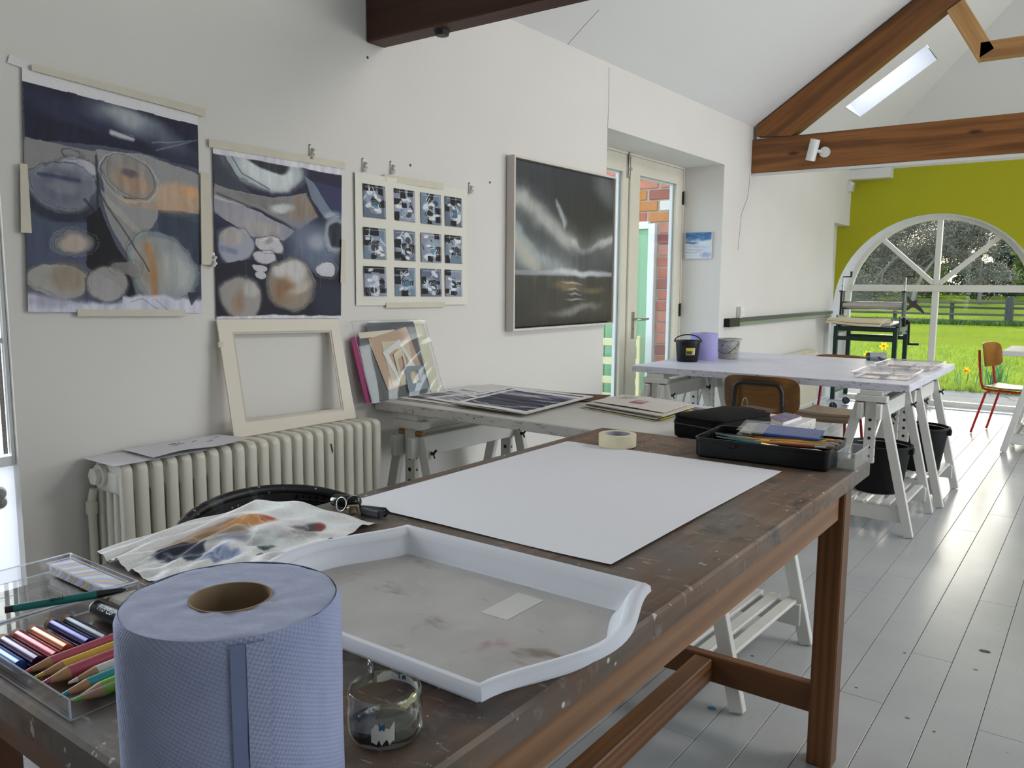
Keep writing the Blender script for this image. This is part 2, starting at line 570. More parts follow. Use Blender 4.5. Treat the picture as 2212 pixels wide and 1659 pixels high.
cr.prism([(RX, -3, zr(RX)), (XR, -3, rz(XR)), (XR, 7.68, rz(XR)), (RX, YE, zr(RX))], (0.08, 0, 0.12))
struct('ceiling_right', cr, CEIL)
ch = MB().prism([(XW, YE, ZE), (XR, 7.68, rz(XR)), (RX, YE, ZE)], (0, 0.08, 0.12))
struct('ceiling_hip', ch, CEIL)
# rooflight shaft and pane in the left slope
nrm = V((-SL, 0, 1)).normalized()
sh = MB()
c4 = [V(P(SK[2] + 0.005, SK[0] + 0.005)), V(P(SK[3] - 0.005, SK[0] + 0.005)), V(P(SK[3] - 0.005, SK[1] - 0.005)), V(P(SK[2] + 0.005, SK[1] - 0.005))]
for i in range(4):
    a, b = c4[i], c4[(i + 1) % 4]
    sh.add([a, b, b + nrm * 0.3, a + nrm * 0.3], [(0, 1, 2, 3)])
win_sky = struct('window_2', sh, REVEAL, fix=False)
struct('pane', MB().prism([p + nrm * 0.28 for p in c4], nrm * 0.008), pane_mat('rooflight_glass', (0.97, 0.98, 1.0), milk=0.25), win_sky)
fr_o = [p + nrm * 0.26 for p in c4]
ctr = sum(fr_o, V((0, 0, 0))) / 4
struct('window_frame', MB().ring([ctr + (p - ctr) * 0.86 for p in fr_o], fr_o, nrm * 0.03), WHITEP, win_sky)

# unseen back and right walls close the room; the right one has tall window bays
struct('wall_back', MB().b2((XW - T, -3.2, 0), (RX + 0.3, -3.0, 4.8)), WALL)
wr = MB()
for y0, y1, z0, z1 in ((-3.0, 0.2, 0, ZE), (0.2, 2.2, 0, 0.8), (0.2, 2.2, 2.2, ZE), (2.2, 4.3, 0, ZE), (4.3, 8.3, 0, 0.7), (4.3, 8.3, 2.3, ZE), (8.3, YE, 0, ZE)):
    wr.b2((RX, y0, z0), (RX + 0.3, y1, z1))
struct('wall_right', wr, WALL)
BASE = mat('white_skirting_paint', (222, 224, 226), 0.4, 0.03, 5)
struct('baseboard_left', MB().b2((XW, 1.07, 0), (XW + 0.018, 4.54, 0.13), 0.004).b2((XW, 6.48, 0), (XW + 0.018, 9.74, 0.13), 0.004), BASE)
struct('baseboard_recess', MB().b2((XW - 0.14, 9.76, 0), (XW - 0.12, YE, 0.15), 0.004), BASE)

# trusses: tie beams, principal rafters, queen strut and collar
def beam_thing(name, label, y0, y1, z0, z1, m, end=RX):
    t = thing(name, label, 'beam', (XW, y0, z0))
    build('beam', MB().b2((XW + 0.001, y0, z0), (end, y1, z1), 0.006), m, t)
    return t
b1 = MB().b2((XW + 0.001, 2.511, 2.405), (RX - 0.001, 2.619, 2.645), 0.007)
tb1 = solo('tie_beam', b1, OAK1, 'dark red-brown timber tie beam crossing overhead above the painted sheets', 'beam')
build('bolt_head', MB().cyl((-2.25, 2.575, 2.405), (-2.25, 2.575, 2.385), 0.032, 0.026, n=8), IRON, tb1, label='dark iron bolt head under the beam', smooth=40)
YT = 7.057
tb2 = solo('tie_beam', MB().b2((XW + 0.001, YT, 2.368), (RX - 0.001, YT + 0.13, 2.712 - 0.06), 0.006), OAK2, 'brown pine tie beam with a white spotlight, below the sloping rafter', 'beam')
build('cable_track', MB().b2((XW + 0.002, YT + 0.012, 2.344), (RX - 0.002, YT + 0.05, 2.368), 0.003), WHITEP, tb2, label='white conduit strip')
build('bolt_head', MB().cyl((-2.42, YT + 0.06, 2.368), (-2.42, YT + 0.06, 2.35), 0.02, n=8), STEEL, tb2)
def slope_grain(o, a):
    """turns the mesh level and the object back, so the grain follows the timber"""
    o.data.transform(Matrix.Rotation(a, 4, 'Y'))
    o.rotation_euler = (0, -a, 0)
    return o
def rafter(y, m, label):
    mb = MB()
    xa, xb = -2.585, XR - 0.05
    lo_, hi = 0.208, 0.018
    d = V((1, 0, SL)).normalized()
    up_ = V((-SL, 0, 1)).normalized()
    mb.prism([(xa, y, rz(xa) - 0.055 - 0.05), (xa + 0.30, y, 2.652), (xb, y, rz(xb) - lo_ - 0.02), (xb, y, rz(xb) - hi), (xa, y, rz(xa) - hi)], (0, 0.11, 0))
    return slope_grain(solo('rafter', mb, m, label, 'beam'), math.atan(SL))
rafter(YT + 0.004, OAK2R, 'brown pine principal rafter rising from the beam with the spotlight')
rafter(2.515, OAK1, 'dark timber rafter above the dark overhead tie beam')
st = MB().bar((-1.112, YT + 0.03, 3.475), (-0.885, YT + 0.03, 3.085), 0.13, 0.12, 0.006, up=Y)
slope_grain(solo('strut', st, PINE, 'short pale pine strut hanging from the brown rafter', 'beam'), math.atan2(-0.39, 0.227))
solo('collar_beam', MB().b2((-0.93, YT - 0.03, 3.06), (1.15, YT + 0.09, 3.18), 0.005), PINEX, 'pale pine collar beam running level from the short strut', 'beam')

# spotlight on the tie beam
sp = thing('spotlight', 'small white tube spotlight on the brown tie beam', 'lamp', (-2.02, YT, 2.49))
build('mount_plate', MB().cyl((-2.0, YT, 2.49), (-2.0, YT - 0.022, 2.49), 0.042, n=24), WHITEP, sp, smooth=40)
build('pivot', MB().cyl((-2.02, YT - 0.03, 2.495), (-2.06, YT - 0.05, 2.5), 0.013, n=12), WHITEP, sp, smooth=40)
build('shade', MB().lathe([(0.0, 0.085), (0.036, 0.085), (0.039, 0.08), (0.039, -0.085), (0.034, -0.085), (0.034, -0.06), (0.0, -0.06)], 24, (-2.085, YT - 0.055, 2.51), Euler((0.15, 0.26, 0)).to_matrix()), WHITEP, sp, smooth=40)
build('bulb', MB().lathe([(0.0, -0.067), (0.03, -0.065), (0.03, -0.06)], 18, (-2.085, YT - 0.055, 2.51), Euler((0.15, 0.26, 0)).to_matrix()), STEEL, sp, smooth=40)
# alarm sensor by the end wall
sn = thing('motion_sensor', 'small white motion sensor high on the left wall by the green wall', 'sensor', (XW, 10.28, 2.5))
build('housing', MB().prism([(XW + 0.001, 10.2, 2.62), (XW + 0.02, 10.2, 2.62), (XW + 0.06, 10.22, 2.61), (XW + 0.05, 10.22, 2.51), (XW + 0.001, 10.2, 2.50)], (0, 0.09, 0)), mat('sensor_white', (214, 214, 210), 0.4), sn)
build('lens', MB().b2((XW + 0.05, 10.225, 2.53), (XW + 0.062, 10.28, 2.575), 0.003), mat('sensor_lens', (190, 190, 186), 0.3), sn)

# ---------------------------------------------------------------- arched window
win = MB()
GR = 0.944
go = [(OC[0] - GR * math.cos(a), OC[1] + GR * math.sin(a)) for a in [PI * i / (NA - 1) for i in range(NA)]]
FY0, FY1 = 10.575, 10.635
il = [(go[0][0], 0.07)] + go + [(go[-1][0], 0.07)]
ol = [(outr[0][0] - 0.03, 0.0)] + [(OC[0] + (x - OC[0]) * 1.03, OC[1] + (z - OC[1]) * 1.03) for x, z in outr] + [(outr[-1][0] + 0.03, 0.0)]
win.ring([(x, FY0, z) for x, z in il], [(x, FY0, z) for x, z in ol], (0, FY1 - FY0, 0))
window_1 = struct('window_1', win, mat('white_window_frame', (226, 225, 216), 0.35, 0.02, 4))
WF = window_1.data.materials[0]
MX = OC[0] - 0.005
struct('transom', MB().b2((go[0][0], FY0 - 0.01, 1.34), (go[-1][0], FY1, 1.42), 0.006), WF, window_1)
struct('mullion', MB().b2((MX - 0.034, FY0 - 0.012, 0.06), (MX + 0.034, FY1, 1.34), 0.006), WF, window_1)
struct('mullion', MB().b2((MX - 0.03, FY0 - 0.008, 1.42), (MX + 0.03, FY1, OC[1] + GR + 0.01), 0.006), WF, window_1)
for sx in (-1, 1):
    struct('glazing_bar', MB().bar((MX + sx * 0.03, 10.6, 1.435), (MX + sx * 0.615, 10.6, 1.965), 0.055, 0.052, 0.006, up=(0, 1, 0)), WF, window_1)
def poly_pane(pts):
    return struct('pane', MB().prism([(x, 10.603, z) for x, z in pts], (0, 0.006, 0)), GLASS, window_1)
poly_pane([(go[0][0], 0.06), (MX, 0.06), (MX, 1.35), (go[0][0], 1.35)])
poly_pane([(MX, 0.06), (go[-1][0], 0.06), (go[-1][0], 1.35), (MX, 1.35)])
pa = lambda a0, a1: [(MX, 1.41)] + [(OC[0] + GR * math.cos(a0 + (a1 - a0) * i / 10), OC[1] + GR * math.sin(a0 + (a1 - a0) * i / 10)) for i in range(11)]
a_b = math.asin(0.19 / GR)
a_s = math.radians(52)
for a0, a1 in ((a_b, a_s), (a_s, PI / 2), (PI / 2, PI - a_s), (PI - a_s, PI - a_b)): poly_pane(pa(a0, a1))
# threshold below the window
struct('trim_3', MB().b2((-2.76, YE - 0.0, -0.016), (-0.58, YE + 0.24, 0.012), 0.004), REVEAL)
# bird silhouette stuck to the pane
bc = V((-1.895, 10.598, 1.195))
bird = [(-0.145, 0.125), (-0.10, 0.115), (-0.055, 0.08), (-0.02, 0.035), (0.0, 0.035), (0.025, 0.05), (0.045, 0.045), (0.03, 0.015), (0.05, -0.01), (0.09, -0.05), (0.135, -0.115), (0.10, -0.105), (0.055, -0.075), (0.015, -0.045), (-0.02, -0.045), (-0.065, -0.085), (-0.09, -0.07), (-0.06, -0.03), (-0.045, -0.005), (-0.075, 0.03), (-0.115, 0.075)]
solo('bird_sticker', MB().prism([bc + V((x * 0.98, 0, z * 0.98)) for x, z in bird], (0, 0.0015, 0)), mat('grey_sticker', (74, 66, 66), 0.6), 'dark bird of prey silhouette sticker on the window beside the press', 'sticker')
# ---------------------------------------------------------------- french doors in the left wall
DX = -2.99
DT = 0.045
fr = MB()
fr.b2((DX - 0.05, 4.556, 0), (DX + 0.03, 4.60, 2.37), 0.004).b2((DX - 0.05, 6.44, 0), (DX + 0.03, 6.46, 2.37), 0.004).b2((DX - 0.05, 4.60, 2.352), (DX + 0.03, 6.44, 2.37), 0.003)
door_frame = struct('trim_4', fr, CREAM)
LEADW = mat('white_edge_strip', (232, 238, 245), 0.4, 0.02, 5)  # white strip added to imitate the bright reflection along the glass edge
def leaf_door(name, y0, y1, g0, g1, zg=0.22):
    o = struct(name, MB().ring([(DX - DT / 2, g0, zg), (DX - DT / 2, g1, zg), (DX - DT / 2, g1, 2.225), (DX - DT / 2, g0, 2.225)],
        [(DX - DT / 2, y0, 0.01), (DX - DT / 2, y1, 0.01), (DX - DT / 2, y1, 2.35), (DX - DT / 2, y0, 2.35)], (DT, 0, 0)), CREAM)
    struct('pane', MB().b2((DX - 0.004, g0, zg), (DX + 0.004, g1, 2.225)), GLASS, o)
    struct('bright_edge_strip', MB().ring([(DX - 0.03, g0 + 0.012, zg + 0.012), (DX - 0.03, g1 - 0.02, zg + 0.012), (DX - 0.03, g1 - 0.02, 2.213), (DX - 0.03, g0 + 0.012, 2.213)],
        [(DX - 0.03, g0, zg), (DX - 0.03, g1, zg), (DX - 0.03, g1, 2.225), (DX - 0.03, g0, 2.225)], (0.024, 0, 0)), LEADW, o)
    return o
door_1 = leaf_door('door_1', 4.602, 5.497, 4.73, 5.405)
door_2 = leaf_door('door_2', 5.502, 6.438, 5.672, 6.318)
HX = DX + DT / 2
struct('astragal', MB().b2((HX, 5.492, 0.02), (HX + 0.018, 5.535, 2.34), 0.004), CREAM, door_2)
pl = struct('handle_plate', MB().b2((HX, 5.585, 0.985), (HX + 0.006, 5.625, 1.19), 0.002), STEEL, door_2)
struct('keyhole', MB().cyl((HX + 0.005, 5.605, 1.065), (HX + 0.0068, 5.605, 1.065), 0.006, n=10).b2((HX + 0.005, 5.602, 1.045), (HX + 0.0068, 5.608, 1.063)), IRON, pl)
struct('handle', MB().tube([(HX + 0.006, 5.605, 1.135), (HX + 0.045, 5.605, 1.135), (HX + 0.055, 5.63, 1.135), (HX + 0.055, 5.70, 1.133), (HX + 0.056, 5.76, 1.136)], [0.012, 0.01, 0.011, 0.009, 0.008], 10), STEEL, door_2, smooth=50)
for z in (0.35, 1.19, 2.12):
    struct('hinge', MB().b2((HX - 0.002, 6.425, z - 0.05), (HX + 0.008, 6.455, z + 0.05)).cyl((HX + 0.008, 6.44, z - 0.055), (HX + 0.008, 6.44, z + 0.055), 0.007, n=8), IRON, door_2)
bo = struct('bolt', MB().b2((HX, 5.455, 2.185), (HX + 0.008, 5.485, 2.36), 0.002).b2((HX + 0.008, 5.462, 2.19), (HX + 0.02, 5.478, 2.22), 0.003), STEEL, door_1)
struct('bolt_rod', MB().cyl((HX + 0.014, 5.47, 2.20), (HX + 0.014, 5.47, 2.368), 0.006, n=10).b2((HX + 0.012, 5.464, 2.235), (HX + 0.04, 5.476, 2.255), 0.003), STEEL, bo)

# glazed bay at the near end of the left wall
UP = mat('white_upvc_frame', (236, 238, 240), 0.3, 0.01, 4)
BX = -2.668
y0, y1 = 0.06, 1.057
d3 = struct('door_3', MB().ring([(BX - 0.02, y0 + 0.05, 0.875), (BX - 0.02, 1.047, 0.875), (BX - 0.02, 1.047, 2.20), (BX - 0.02, y0 + 0.05, 2.20)], [(BX - 0.02, y0, 0.845), (BX - 0.02, y1, 0.845), (BX - 0.02, y1, 2.25), (BX - 0.02, y0, 2.25)], (0.05, 0, 0)), UP)
struct('pane', MB().b2((BX - 0.004, y0 + 0.05, 0.875), (BX + 0.004, 1.047, 2.20)), GLASS, d3)
SPC = mat('perforated_spacer_bar', (178, 174, 168), 0.4, 0.2, 160, metal=0.4)
for yy in (1.045, 1.020):
    struct('spacer_bar', MB().b2((BX + 0.006, yy - 0.013, 0.88), (BX + 0.012, yy, 2.19)), SPC, d3)
struct('glazing_bar', MB().b2((BX - 0.01, y0 + 0.05, 1.215), (BX + 0.016, 1.047, 1.229)), UP, d3)
struct('lower_panel', MB().b2((BX - 0.012, y0, 0.0), (BX + 0.012, y1, 0.845)), pane_mat('frosted_lower_panel', (0.9, 0.92, 0.95), 0.3, 0.3, milk=0.9, milkc=(240, 242, 246)), d3, label='frosted white lower panel')
struct('lock_cover', MB().lathe([(0, 0.012), (0.016, 0.011), (0.022, 0.0)], 20, (BX + 0.012, 1.012, 0.762), Euler((0, PI / 2, 0)).to_matrix()).lathe([(0, 0.012), (0.016, 0.011), (0.022, 0.0)], 20, (BX + 0.012, 1.012, 0.735), Euler((0, PI / 2, 0)).to_matrix()), STEEL, d3, smooth=40)

# ---------------------------------------------------------------- brick wing seen through the french doors
WY = 7.0
MORT = mat('lime_mortar', (186, 176, 164), 0.95, 0.06, 20, bump=0.3, bscale=80)
wing = struct('wall_outside', MB().b2((-7.5, WY + 0.012, -0.12), (-2.99, WY + 0.3, 3.3)), MORT)
BR = [mat('brick_red', (190, 108, 86), 0.9, 0.12, 14, bump=0.4, bscale=60), mat('brick_dark', (160, 90, 76), 0.9, 0.12, 14, bump=0.4, bscale=60), mat('brick_orange', (196, 128, 66), 0.9, 0.1, 14, bump=0.4, bscale=60), mat('brick_pink', (196, 128, 106), 0.9, 0.1, 14, bump=0.4, bscale=60), mat('brick_limewashed', (228, 224, 216), 0.9, 0.06, 10, bump=0.4, bscale=60)]
for r_ in range(30):
    z0 = -0.08 + r_ * 0.103
    x = -2.995 - (0.0 if r_ % 2 else 0.115)
    if r_ % 2 == 0: cells = [(-2.995, -3.10)]
    else: cells = []
    while x > -5.2:
        cells.append((x, x - 0.225))
        x -= 0.237
    for a, b in cells:
        a, b = a - 0.006, b + 0.006
        if z0 + 0.09 < 1.99 and b < -3.47:
            if a <= -3.47: continue
            b = -3.462
            if a - b < 0.03: continue
        k = rnd.choices(range(5), (5, 3, 0.8, 3, 0.6))[0]
        if 1.98 < z0 < 2.22 and -3.78 < (a + b) / 2 < -3.58: k = 2
        if abs(z0 - 2.08) < 0.06 and (a + b) / 2 > -3.42: k = 4
        struct('brick', MB().b2((a, WY - rnd.uniform(0.0, 0.007), z0), (b, WY + 0.05, z0 + 0.091 + rnd.uniform(-0.003, 0.002)), 0.007), BR[k], wing)
GRN = mat('sage_green_door_paint', (136, 186, 146), 0.5, 0.04, 3)
d4 = struct('door_4', MB().b2((-4.75, WY - 0.012, -0.1), (-3.54, WY + 0.011, 1.915)), GRN)
for i in range(8):
    xa = -4.75 + i * 0.151
    struct('board', MB().b2((xa + 0.003, WY - 0.028, -0.06), (xa + 0.148, WY - 0.012, 1.80 if i < 7 else 1.87), 0.004), GRN, d4)
struct('door_frame', MB().b2((-3.54, WY - 0.05, -0.1), (-3.472, WY + 0.01, 1.965), 0.004).b2((-4.83, WY - 0.05, 1.917), (-3.54, WY + 0.01, 1.985), 0.004).b2((-4.83, WY - 0.05, -0.1), (-4.75, WY + 0.01, 1.917), 0.004), mat('white_outside_paint', (236, 238, 242), 0.5, 0.02, 5), d4)
# cream garden chair and green bench in the yard
GC = mat('cream_garden_paint', (238, 230, 186), 0.5, 0.05, 6)
gc = thing('garden_chair', 'cream painted garden chair outside the french doors by the green door', 'chair', (-3.70, 6.55, -0.1))
for sx in (-0.2, 0.2):
    for sy in (-0.19, 0.2):
        build('leg', MB().bar((-3.70 + sx, 6.55 + sy, -0.1), (-3.70 + sx, 6.55 + sy, 0.36 if sy < 0 else 0.93), 0.035, 0.035, 0.006), GC, gc)
build('seat', MB().b2((-3.92, 6.34, 0.345), (-3.48, 6.77, 0.375), 0.008), GC, gc)
for z in (0.5, 0.68, 0.86):
    build('slat', MB().b2((-3.90, 6.74, z - 0.035), (-3.50, 6.76, z + 0.035), 0.006), GC, gc)
gb = thing('garden_bench', 'pale green garden bench outside the left french door leaf', 'bench', (-4.2, 6.2, -0.1))
GB = mat('pale_green_bench_paint', (150, 206, 160), 0.5, 0.05, 4)
for sy in (5.6, 6.7):
    for sx in (-4.4, -4.0):
        build('leg', MB().bar((sx, sy, -0.1), (sx, sy, 0.38 if sx > -4.2 else 0.9), 0.05, 0.05, 0.006), GB, gb)
for sx in (-4.38, -4.26, -4.14, -4.02):
    build('slat', MB().b2((sx - 0.05, 5.52, 0.38), (sx + 0.05, 6.78, 0.405), 0.006), GB, gb)
for z in (0.55, 0.7, 0.85):
    build('slat', MB().b2((-4.43, 5.52, z - 0.045), (-4.405, 6.78, z + 0.045), 0.006), GB, gb)

# ---------------------------------------------------------------- garden beyond the arched window
m, nt, out = nodes_of('meadow_grass')
vec = coords(nt)
gcol = mixc(nt, ramp(nt, noise(nt, vec, 0.35, 5), 0.3, 0.7), lin((108, 122, 42)), lin((92, 108, 38)))
gcol = mixc(nt, ramp(nt, noise(nt, coords(nt, (1, 0.5, 1)), 9.0, 4), 0.45, 0.75, 0, 0.7), gcol, lin((124, 128, 36)))
pbr(nt, out, gcol, 1.0, 0, 0.0, 0, 0, noise(nt, vec, 14, 3), 0.6, 0.05)
MEADOW = m
gz = lambda y: -0.09 + max(0.0, y - 18) * 0.0036 + max(0.0, y - 37) * 0.027
lawn = MB().sheet(30, 50, lambda u, v: (-45 + 75 * u, 13.0 + 77 * v * v, gz(13 + 77 * v * v) - 0.02 + 0.02 * math.sin(9 * u * 7 + 5 * v)))
struct('lawn', lawn, MEADOW, fix=False)
struct('ground', MB().b2((-60, -8, -0.5), (XW - T - 0.001, 13.6, -0.115)), mat('yard_paving', (196, 190, 180), 0.9, 0.08, 3, bump=0.3, bscale=25))
struct('path', MB().b2((-12, YE + 0.25, -0.4), (8, 13.2, -0.085)), mat('grey_gravel_path', (112, 110, 108), 0.95, 0.18, 5, bump=0.8, bscale=70, stretch=(0.5, 2.2, 1), c2=(80, 82, 84), bdist=0.02))

def blades(n, fx, fy, fz, h, w, seed):
    """free-standing grass blades, each a bent two-piece strip"""
    g = np.random.default_rng(seed)
    x, y = fx(g, n), fy(g, n)
    z = fz(y)
    hh = h * g.uniform(0.45, 1.15, n)
    a = g.uniform(0, 2 * PI, n)
    b = g.uniform(0, 2 * PI, n)
    lean = hh * g.uniform(0.1, 0.7, n)
    ww = w * g.uniform(0.6, 1.3, n)
    cx, cy = np.cos(a) * ww, np.sin(a) * ww
    lx, ly = np.cos(b) * lean, np.sin(b) * lean
    vs = np.stack([np.stack([x - cx, y - cy, z], 1), np.stack([x + cx, y + cy, z], 1), np.stack([x + lx * 0.4 + cx * 0.7, y + ly * 0.4 + cy * 0.7, z + hh * 0.6], 1),
                   np.stack([x + lx * 0.4 - cx * 0.7, y + ly * 0.4 - cy * 0.7, z + hh * 0.6], 1), np.stack([x + lx, y + ly, z + hh], 1)], 1).reshape(-1, 3)
    mb = MB()
    mb.v = vs.tolist()
    for i in range(n):
        k = 5 * i
        mb.f += [(k, k + 1, k + 2, k + 3), (k + 3, k + 2, k + 4)]
    return mb
def leafmat(name, c, c2, trans=0.5):
    m, nt, out = nodes_of(name)
    col = mixc(nt, ramp(nt, noise(nt, coords(nt), 3.0, 3), 0.3, 0.7), lin(c), lin(c2))
    d = N(nt, 'ShaderNodeBsdfDiffuse')
    t = N(nt, 'ShaderNodeBsdfTranslucent')
    nt.links.new(col, d.inputs[0])
    nt.links.new(col, t.inputs[0])
    mx = N(nt, 'ShaderNodeMixShader')
    mx.inputs[0].default_value = trans
    nt.links.new(d.outputs[0], mx.inputs[1])
    nt.links.new(t.outputs[0], mx.inputs[2])
    nt.links.new(mx.outputs[0], out.inputs[0])
    return m
GRA = leafmat('grass_blade', (146, 164, 66), (110, 134, 54))
GRB = leafmat('long_grass_blade', (84, 112, 52), (60, 88, 42))
tag(build('grass', blades(26000, lambda g, n: g.uniform(-6.5, 0.6, n), lambda g, n: 13.1 + 9.5 * g.uniform(0, 1, n) ** 1.7, lambda y: -0.1 + 0 * y, 0.11, 0.006, 1), GRA, fix=False, kind='stuff'), 'bright green lawn grass beyond the gravel path', 'grass')
tag(build('tall_grass', blades(9000, lambda g, n: g.uniform(-16, 4, n), lambda g, n: g.normal(35.9, 0.35, n), lambda y: gz(35.9) - 0.05 + 0 * y, 0.24, 0.018, 2), GRB, fix=False, kind='stuff'), 'long dull green grass along the foot of the field fence', 'grass')

# field fence
FW = wood('weathered_fence_wood', (84, 84, 80), (56, 58, 58), 0, 0.9, 3, False)
FWP = wood('weathered_post_wood', (78, 80, 78), (50, 54, 54), 2, 0.9, 3, False)
fz0 = gz(36)
fence = thing('field_fence', 'weathered grey post and rail fence across the meadow', 'fence', (-3.1, 36, fz0))
for x, w, h in ((-3.12, 0.27, 1.06), (-5.05, 0.14, 0.80), (-7.1, 0.14, 0.9), (-9.1, 0.14, 0.9), (-11.2, 0.2, 1.0), (-1.1, 0.14, 0.9), (0.9, 0.14, 0.9)):
    build('post', MB().b2((x - w / 2, 36 - w / 2, fz0 - 0.1), (x + w / 2, 36 + w / 2, fz0 + h), 0.015), FWP, fence)
for xa, xb in ((-11.2, -7.1), (-7.1, -3.24), (-3.0, 0.9)):
    for z in (0.12, 0.37, 0.62, 0.83):
        s_ = rnd.uniform(-0.03, 0.03)
        build('rail', MB().bar((xa, 35.9, fz0 + z + s_), (xb, 35.9, fz0 + z), 0.04, 0.085, 0.01), FW, fence)

# trees
BARK = mat('grey_bark', (122, 117, 110), 0.95, 0.2, 3, bump=0.6, bscale=14)
def grow(seed, base, height, spread, depth, lean=(0, 0, 0), thick=0.16, density=3):
    g = random.Random(seed)
    mb, tips = MB(), []
    def br(p, d, L, r, k):
        pts, q, dd = [p], p, d.copy()
        ns = 4 if k > 1 else 3
        for i in range(ns):
            dd = (dd + V((g.gauss(0, .22), g.gauss(0, .22), g.gauss(0.04, .16)))).normalized()
            q = q + dd * (L / ns)
            pts.append(q)
        mb.tube(pts, [r * (1 - 0.65 * i / ns) for i in range(ns + 1)], 6 if k > 2 else 3, cap=False)
        if k <= 1: tips.extend(pts[-1:])
        if k == 0: return
        nb = density + (1 if k > 2 else 0) + (g.random() > 0.5)
        for i in range(nb):
            t = g.uniform(0.3, 1.0) * ns
            j = min(int(t), ns - 1)
            s0 = pts[j].lerp(pts[j + 1], t - j)
            side = V((g.gauss(0, 1), g.gauss(0, 1), g.gauss(0.15, 0.6))).normalized()
            nd = (dd * 0.55 + side * spread).normalized()
            br(s0, nd, L * g.uniform(0.5, 0.78), max(r * 0.5, 0.016), k - 1)
    br(V(base), (V((0, 0, 1)) + V(lean)).normalized(), height, thick, depth)
    return mb, tips
def leafcloud(pts, per, rad, size, seed):
    g = np.random.default_rng(seed)
    P0 = np.repeat(np.array([tuple(p) for p in pts]), per, 0)
    n = len(P0)
    P0 = P0 + g.normal(0, rad, (n, 3))
    a = g.normal(0, 1, (n, 3))
    a /= np.linalg.norm(a, axis=1)[:, None]
    b = np.cross(a, g.normal(0, 1, (n, 3)))
    b /= np.linalg.norm(b, axis=1)[:, None]
    s_ = size * g.uniform(0.5, 1.3, (n, 1))
    vs = np.stack([P0 - a * s_, P0 + b * s_ * 0.55, P0 + a * s_, P0 - b * s_ * 0.55], 1).reshape(-1, 3)
    mb = MB()
    mb.v = vs.tolist()
    mb.f = [(4 * i, 4 * i + 1, 4 * i + 2, 4 * i + 3) for i in range(n)]
    return mb
BUD = leafmat('spring_bud_leaf', (164, 164, 138), (128, 132, 112))
DARKL = leafmat('evergreen_leaf', (70, 92, 74), (46, 66, 60), 0.3)
MIDL = leafmat('fresh_hedge_leaf', (128, 150, 62), (84, 108, 48), 0.4)
def tree(label, seed, base, h, spread, depth, lean, thick, leaf, per, rad, size, density=3, group=None):
    t = thing('tree', label, 'tree', base, group)
    mb, tips = grow(seed, base, h, spread, depth, lean, thick, density)
    build('branches', mb, BARK, t, fix=False, smooth=60)
    build('foliage', leafcloud(tips, per, rad, size, seed), leaf, t, kind='stuff', fix=False)
tree('bare twiggy tree with a few buds behind the left upper panes', 3, (-11.9, 52.5, 0.42), 4.1, 1.05, 5, (0.15, 0, 0), 0.15, BUD, 2, 0.2, 0.05, 4)
tree('bare spreading tree behind the central mullion, its twigs over the fence', 8, (-9.2, 51, 0.38), 4.0, 1.1, 5, (0.02, 0, 0), 0.15, BUD, 2, 0.2, 0.045, 4)
tree('thin bare tree with sky behind it, right of the mullion', 15, (-6.1, 53, 0.42), 3.2, 1.05, 5, (-0.02, 0, 0), 0.13, BUD, 2, 0.2, 0.045, 4)
tree('bare tree standing a little behind the other twiggy trees', 27, (-10.4, 57, 0.5), 3.9, 1.1, 5, (-0.03, 0, 0), 0.14, BUD, 2, 0.2, 0.05, 4)
def bushy(name, label, base, h, rx, n, leaf, seed, size=0.16, cat='tree'):
    g = np.random.default_rng(seed)
    t = thing(name, label, cat, base)
    bx, by, bz = base
    build('trunk', MB().tube([(bx, by, bz - 0.1), (bx + 0.05, by, bz + h * 0.4), (bx, by, bz + h * 0.85)], [0.16, 0.12, 0.03], 8), BARK, t, smooth=60)
    u = g.normal(0, 1, (n, 3))
    u /= np.linalg.norm(u, axis=1)[:, None]
    u *= g.uniform(0.55, 1.0, (n, 1)) ** 0.5
    lump = 1 + 0.22 * np.sin(u[:, :1] * 7 + seed) * np.cos(u[:, 2:] * 6)
    pts = np.array([[bx, by, bz + h * 0.55]]) + u * lump * np.array([[rx, rx * 0.8, h * 0.5]])
    build('foliage', leafcloud([V(p) for p in pts], 2, size * 0.7, size, seed), leaf, t, kind='stuff', fix=False)
bushy('evergreen_tree', 'dark evergreen tree behind the right upper panes', (-5.3, 62, 0.68), 6.2, 1.15, 3600, DARKL, 21)
bushy('evergreen_tree', 'fresh green bushy tree at the right edge of the window', (-3.3, 57, 0.55), 4.4, 1.5, 3200, MIDL, 22)
bushy('evergreen_tree', 'low dark shrub behind the fence at the right of the mullion', (-6.8, 60, 0.63), 2.2, 1.3, 1800, DARKL, 23, 0.12)
bushy('evergreen_tree', 'dark evergreen shrub behind the press, left in the window', (-13.6, 61, 0.65), 3.2, 1.7, 2200, DARKL, 24)
bushy('evergreen_tree', 'low grey-green shrub behind the fence at the left of the mullion', (-10.1, 60, 0.63), 2.4, 1.3, 1800, MIDL, 25, 0.12)
hg = thing('hedge', 'dark field hedge along the far side of the meadow', 'hedge', (-6, 65, 0.72))
g_ = np.random.default_rng(5)
hp = np.stack([g_.uniform(-20, 4, 9000), g_.normal(65, 0.5, 9000), 0.72 + 2.3 * g_.uniform(0, 1, 9000) ** 0.8], 1)
build('foliage', leafcloud([V(p) for p in hp], 1, 0.1, 0.17, 6), DARKL, hg, kind='stuff', fix=False)
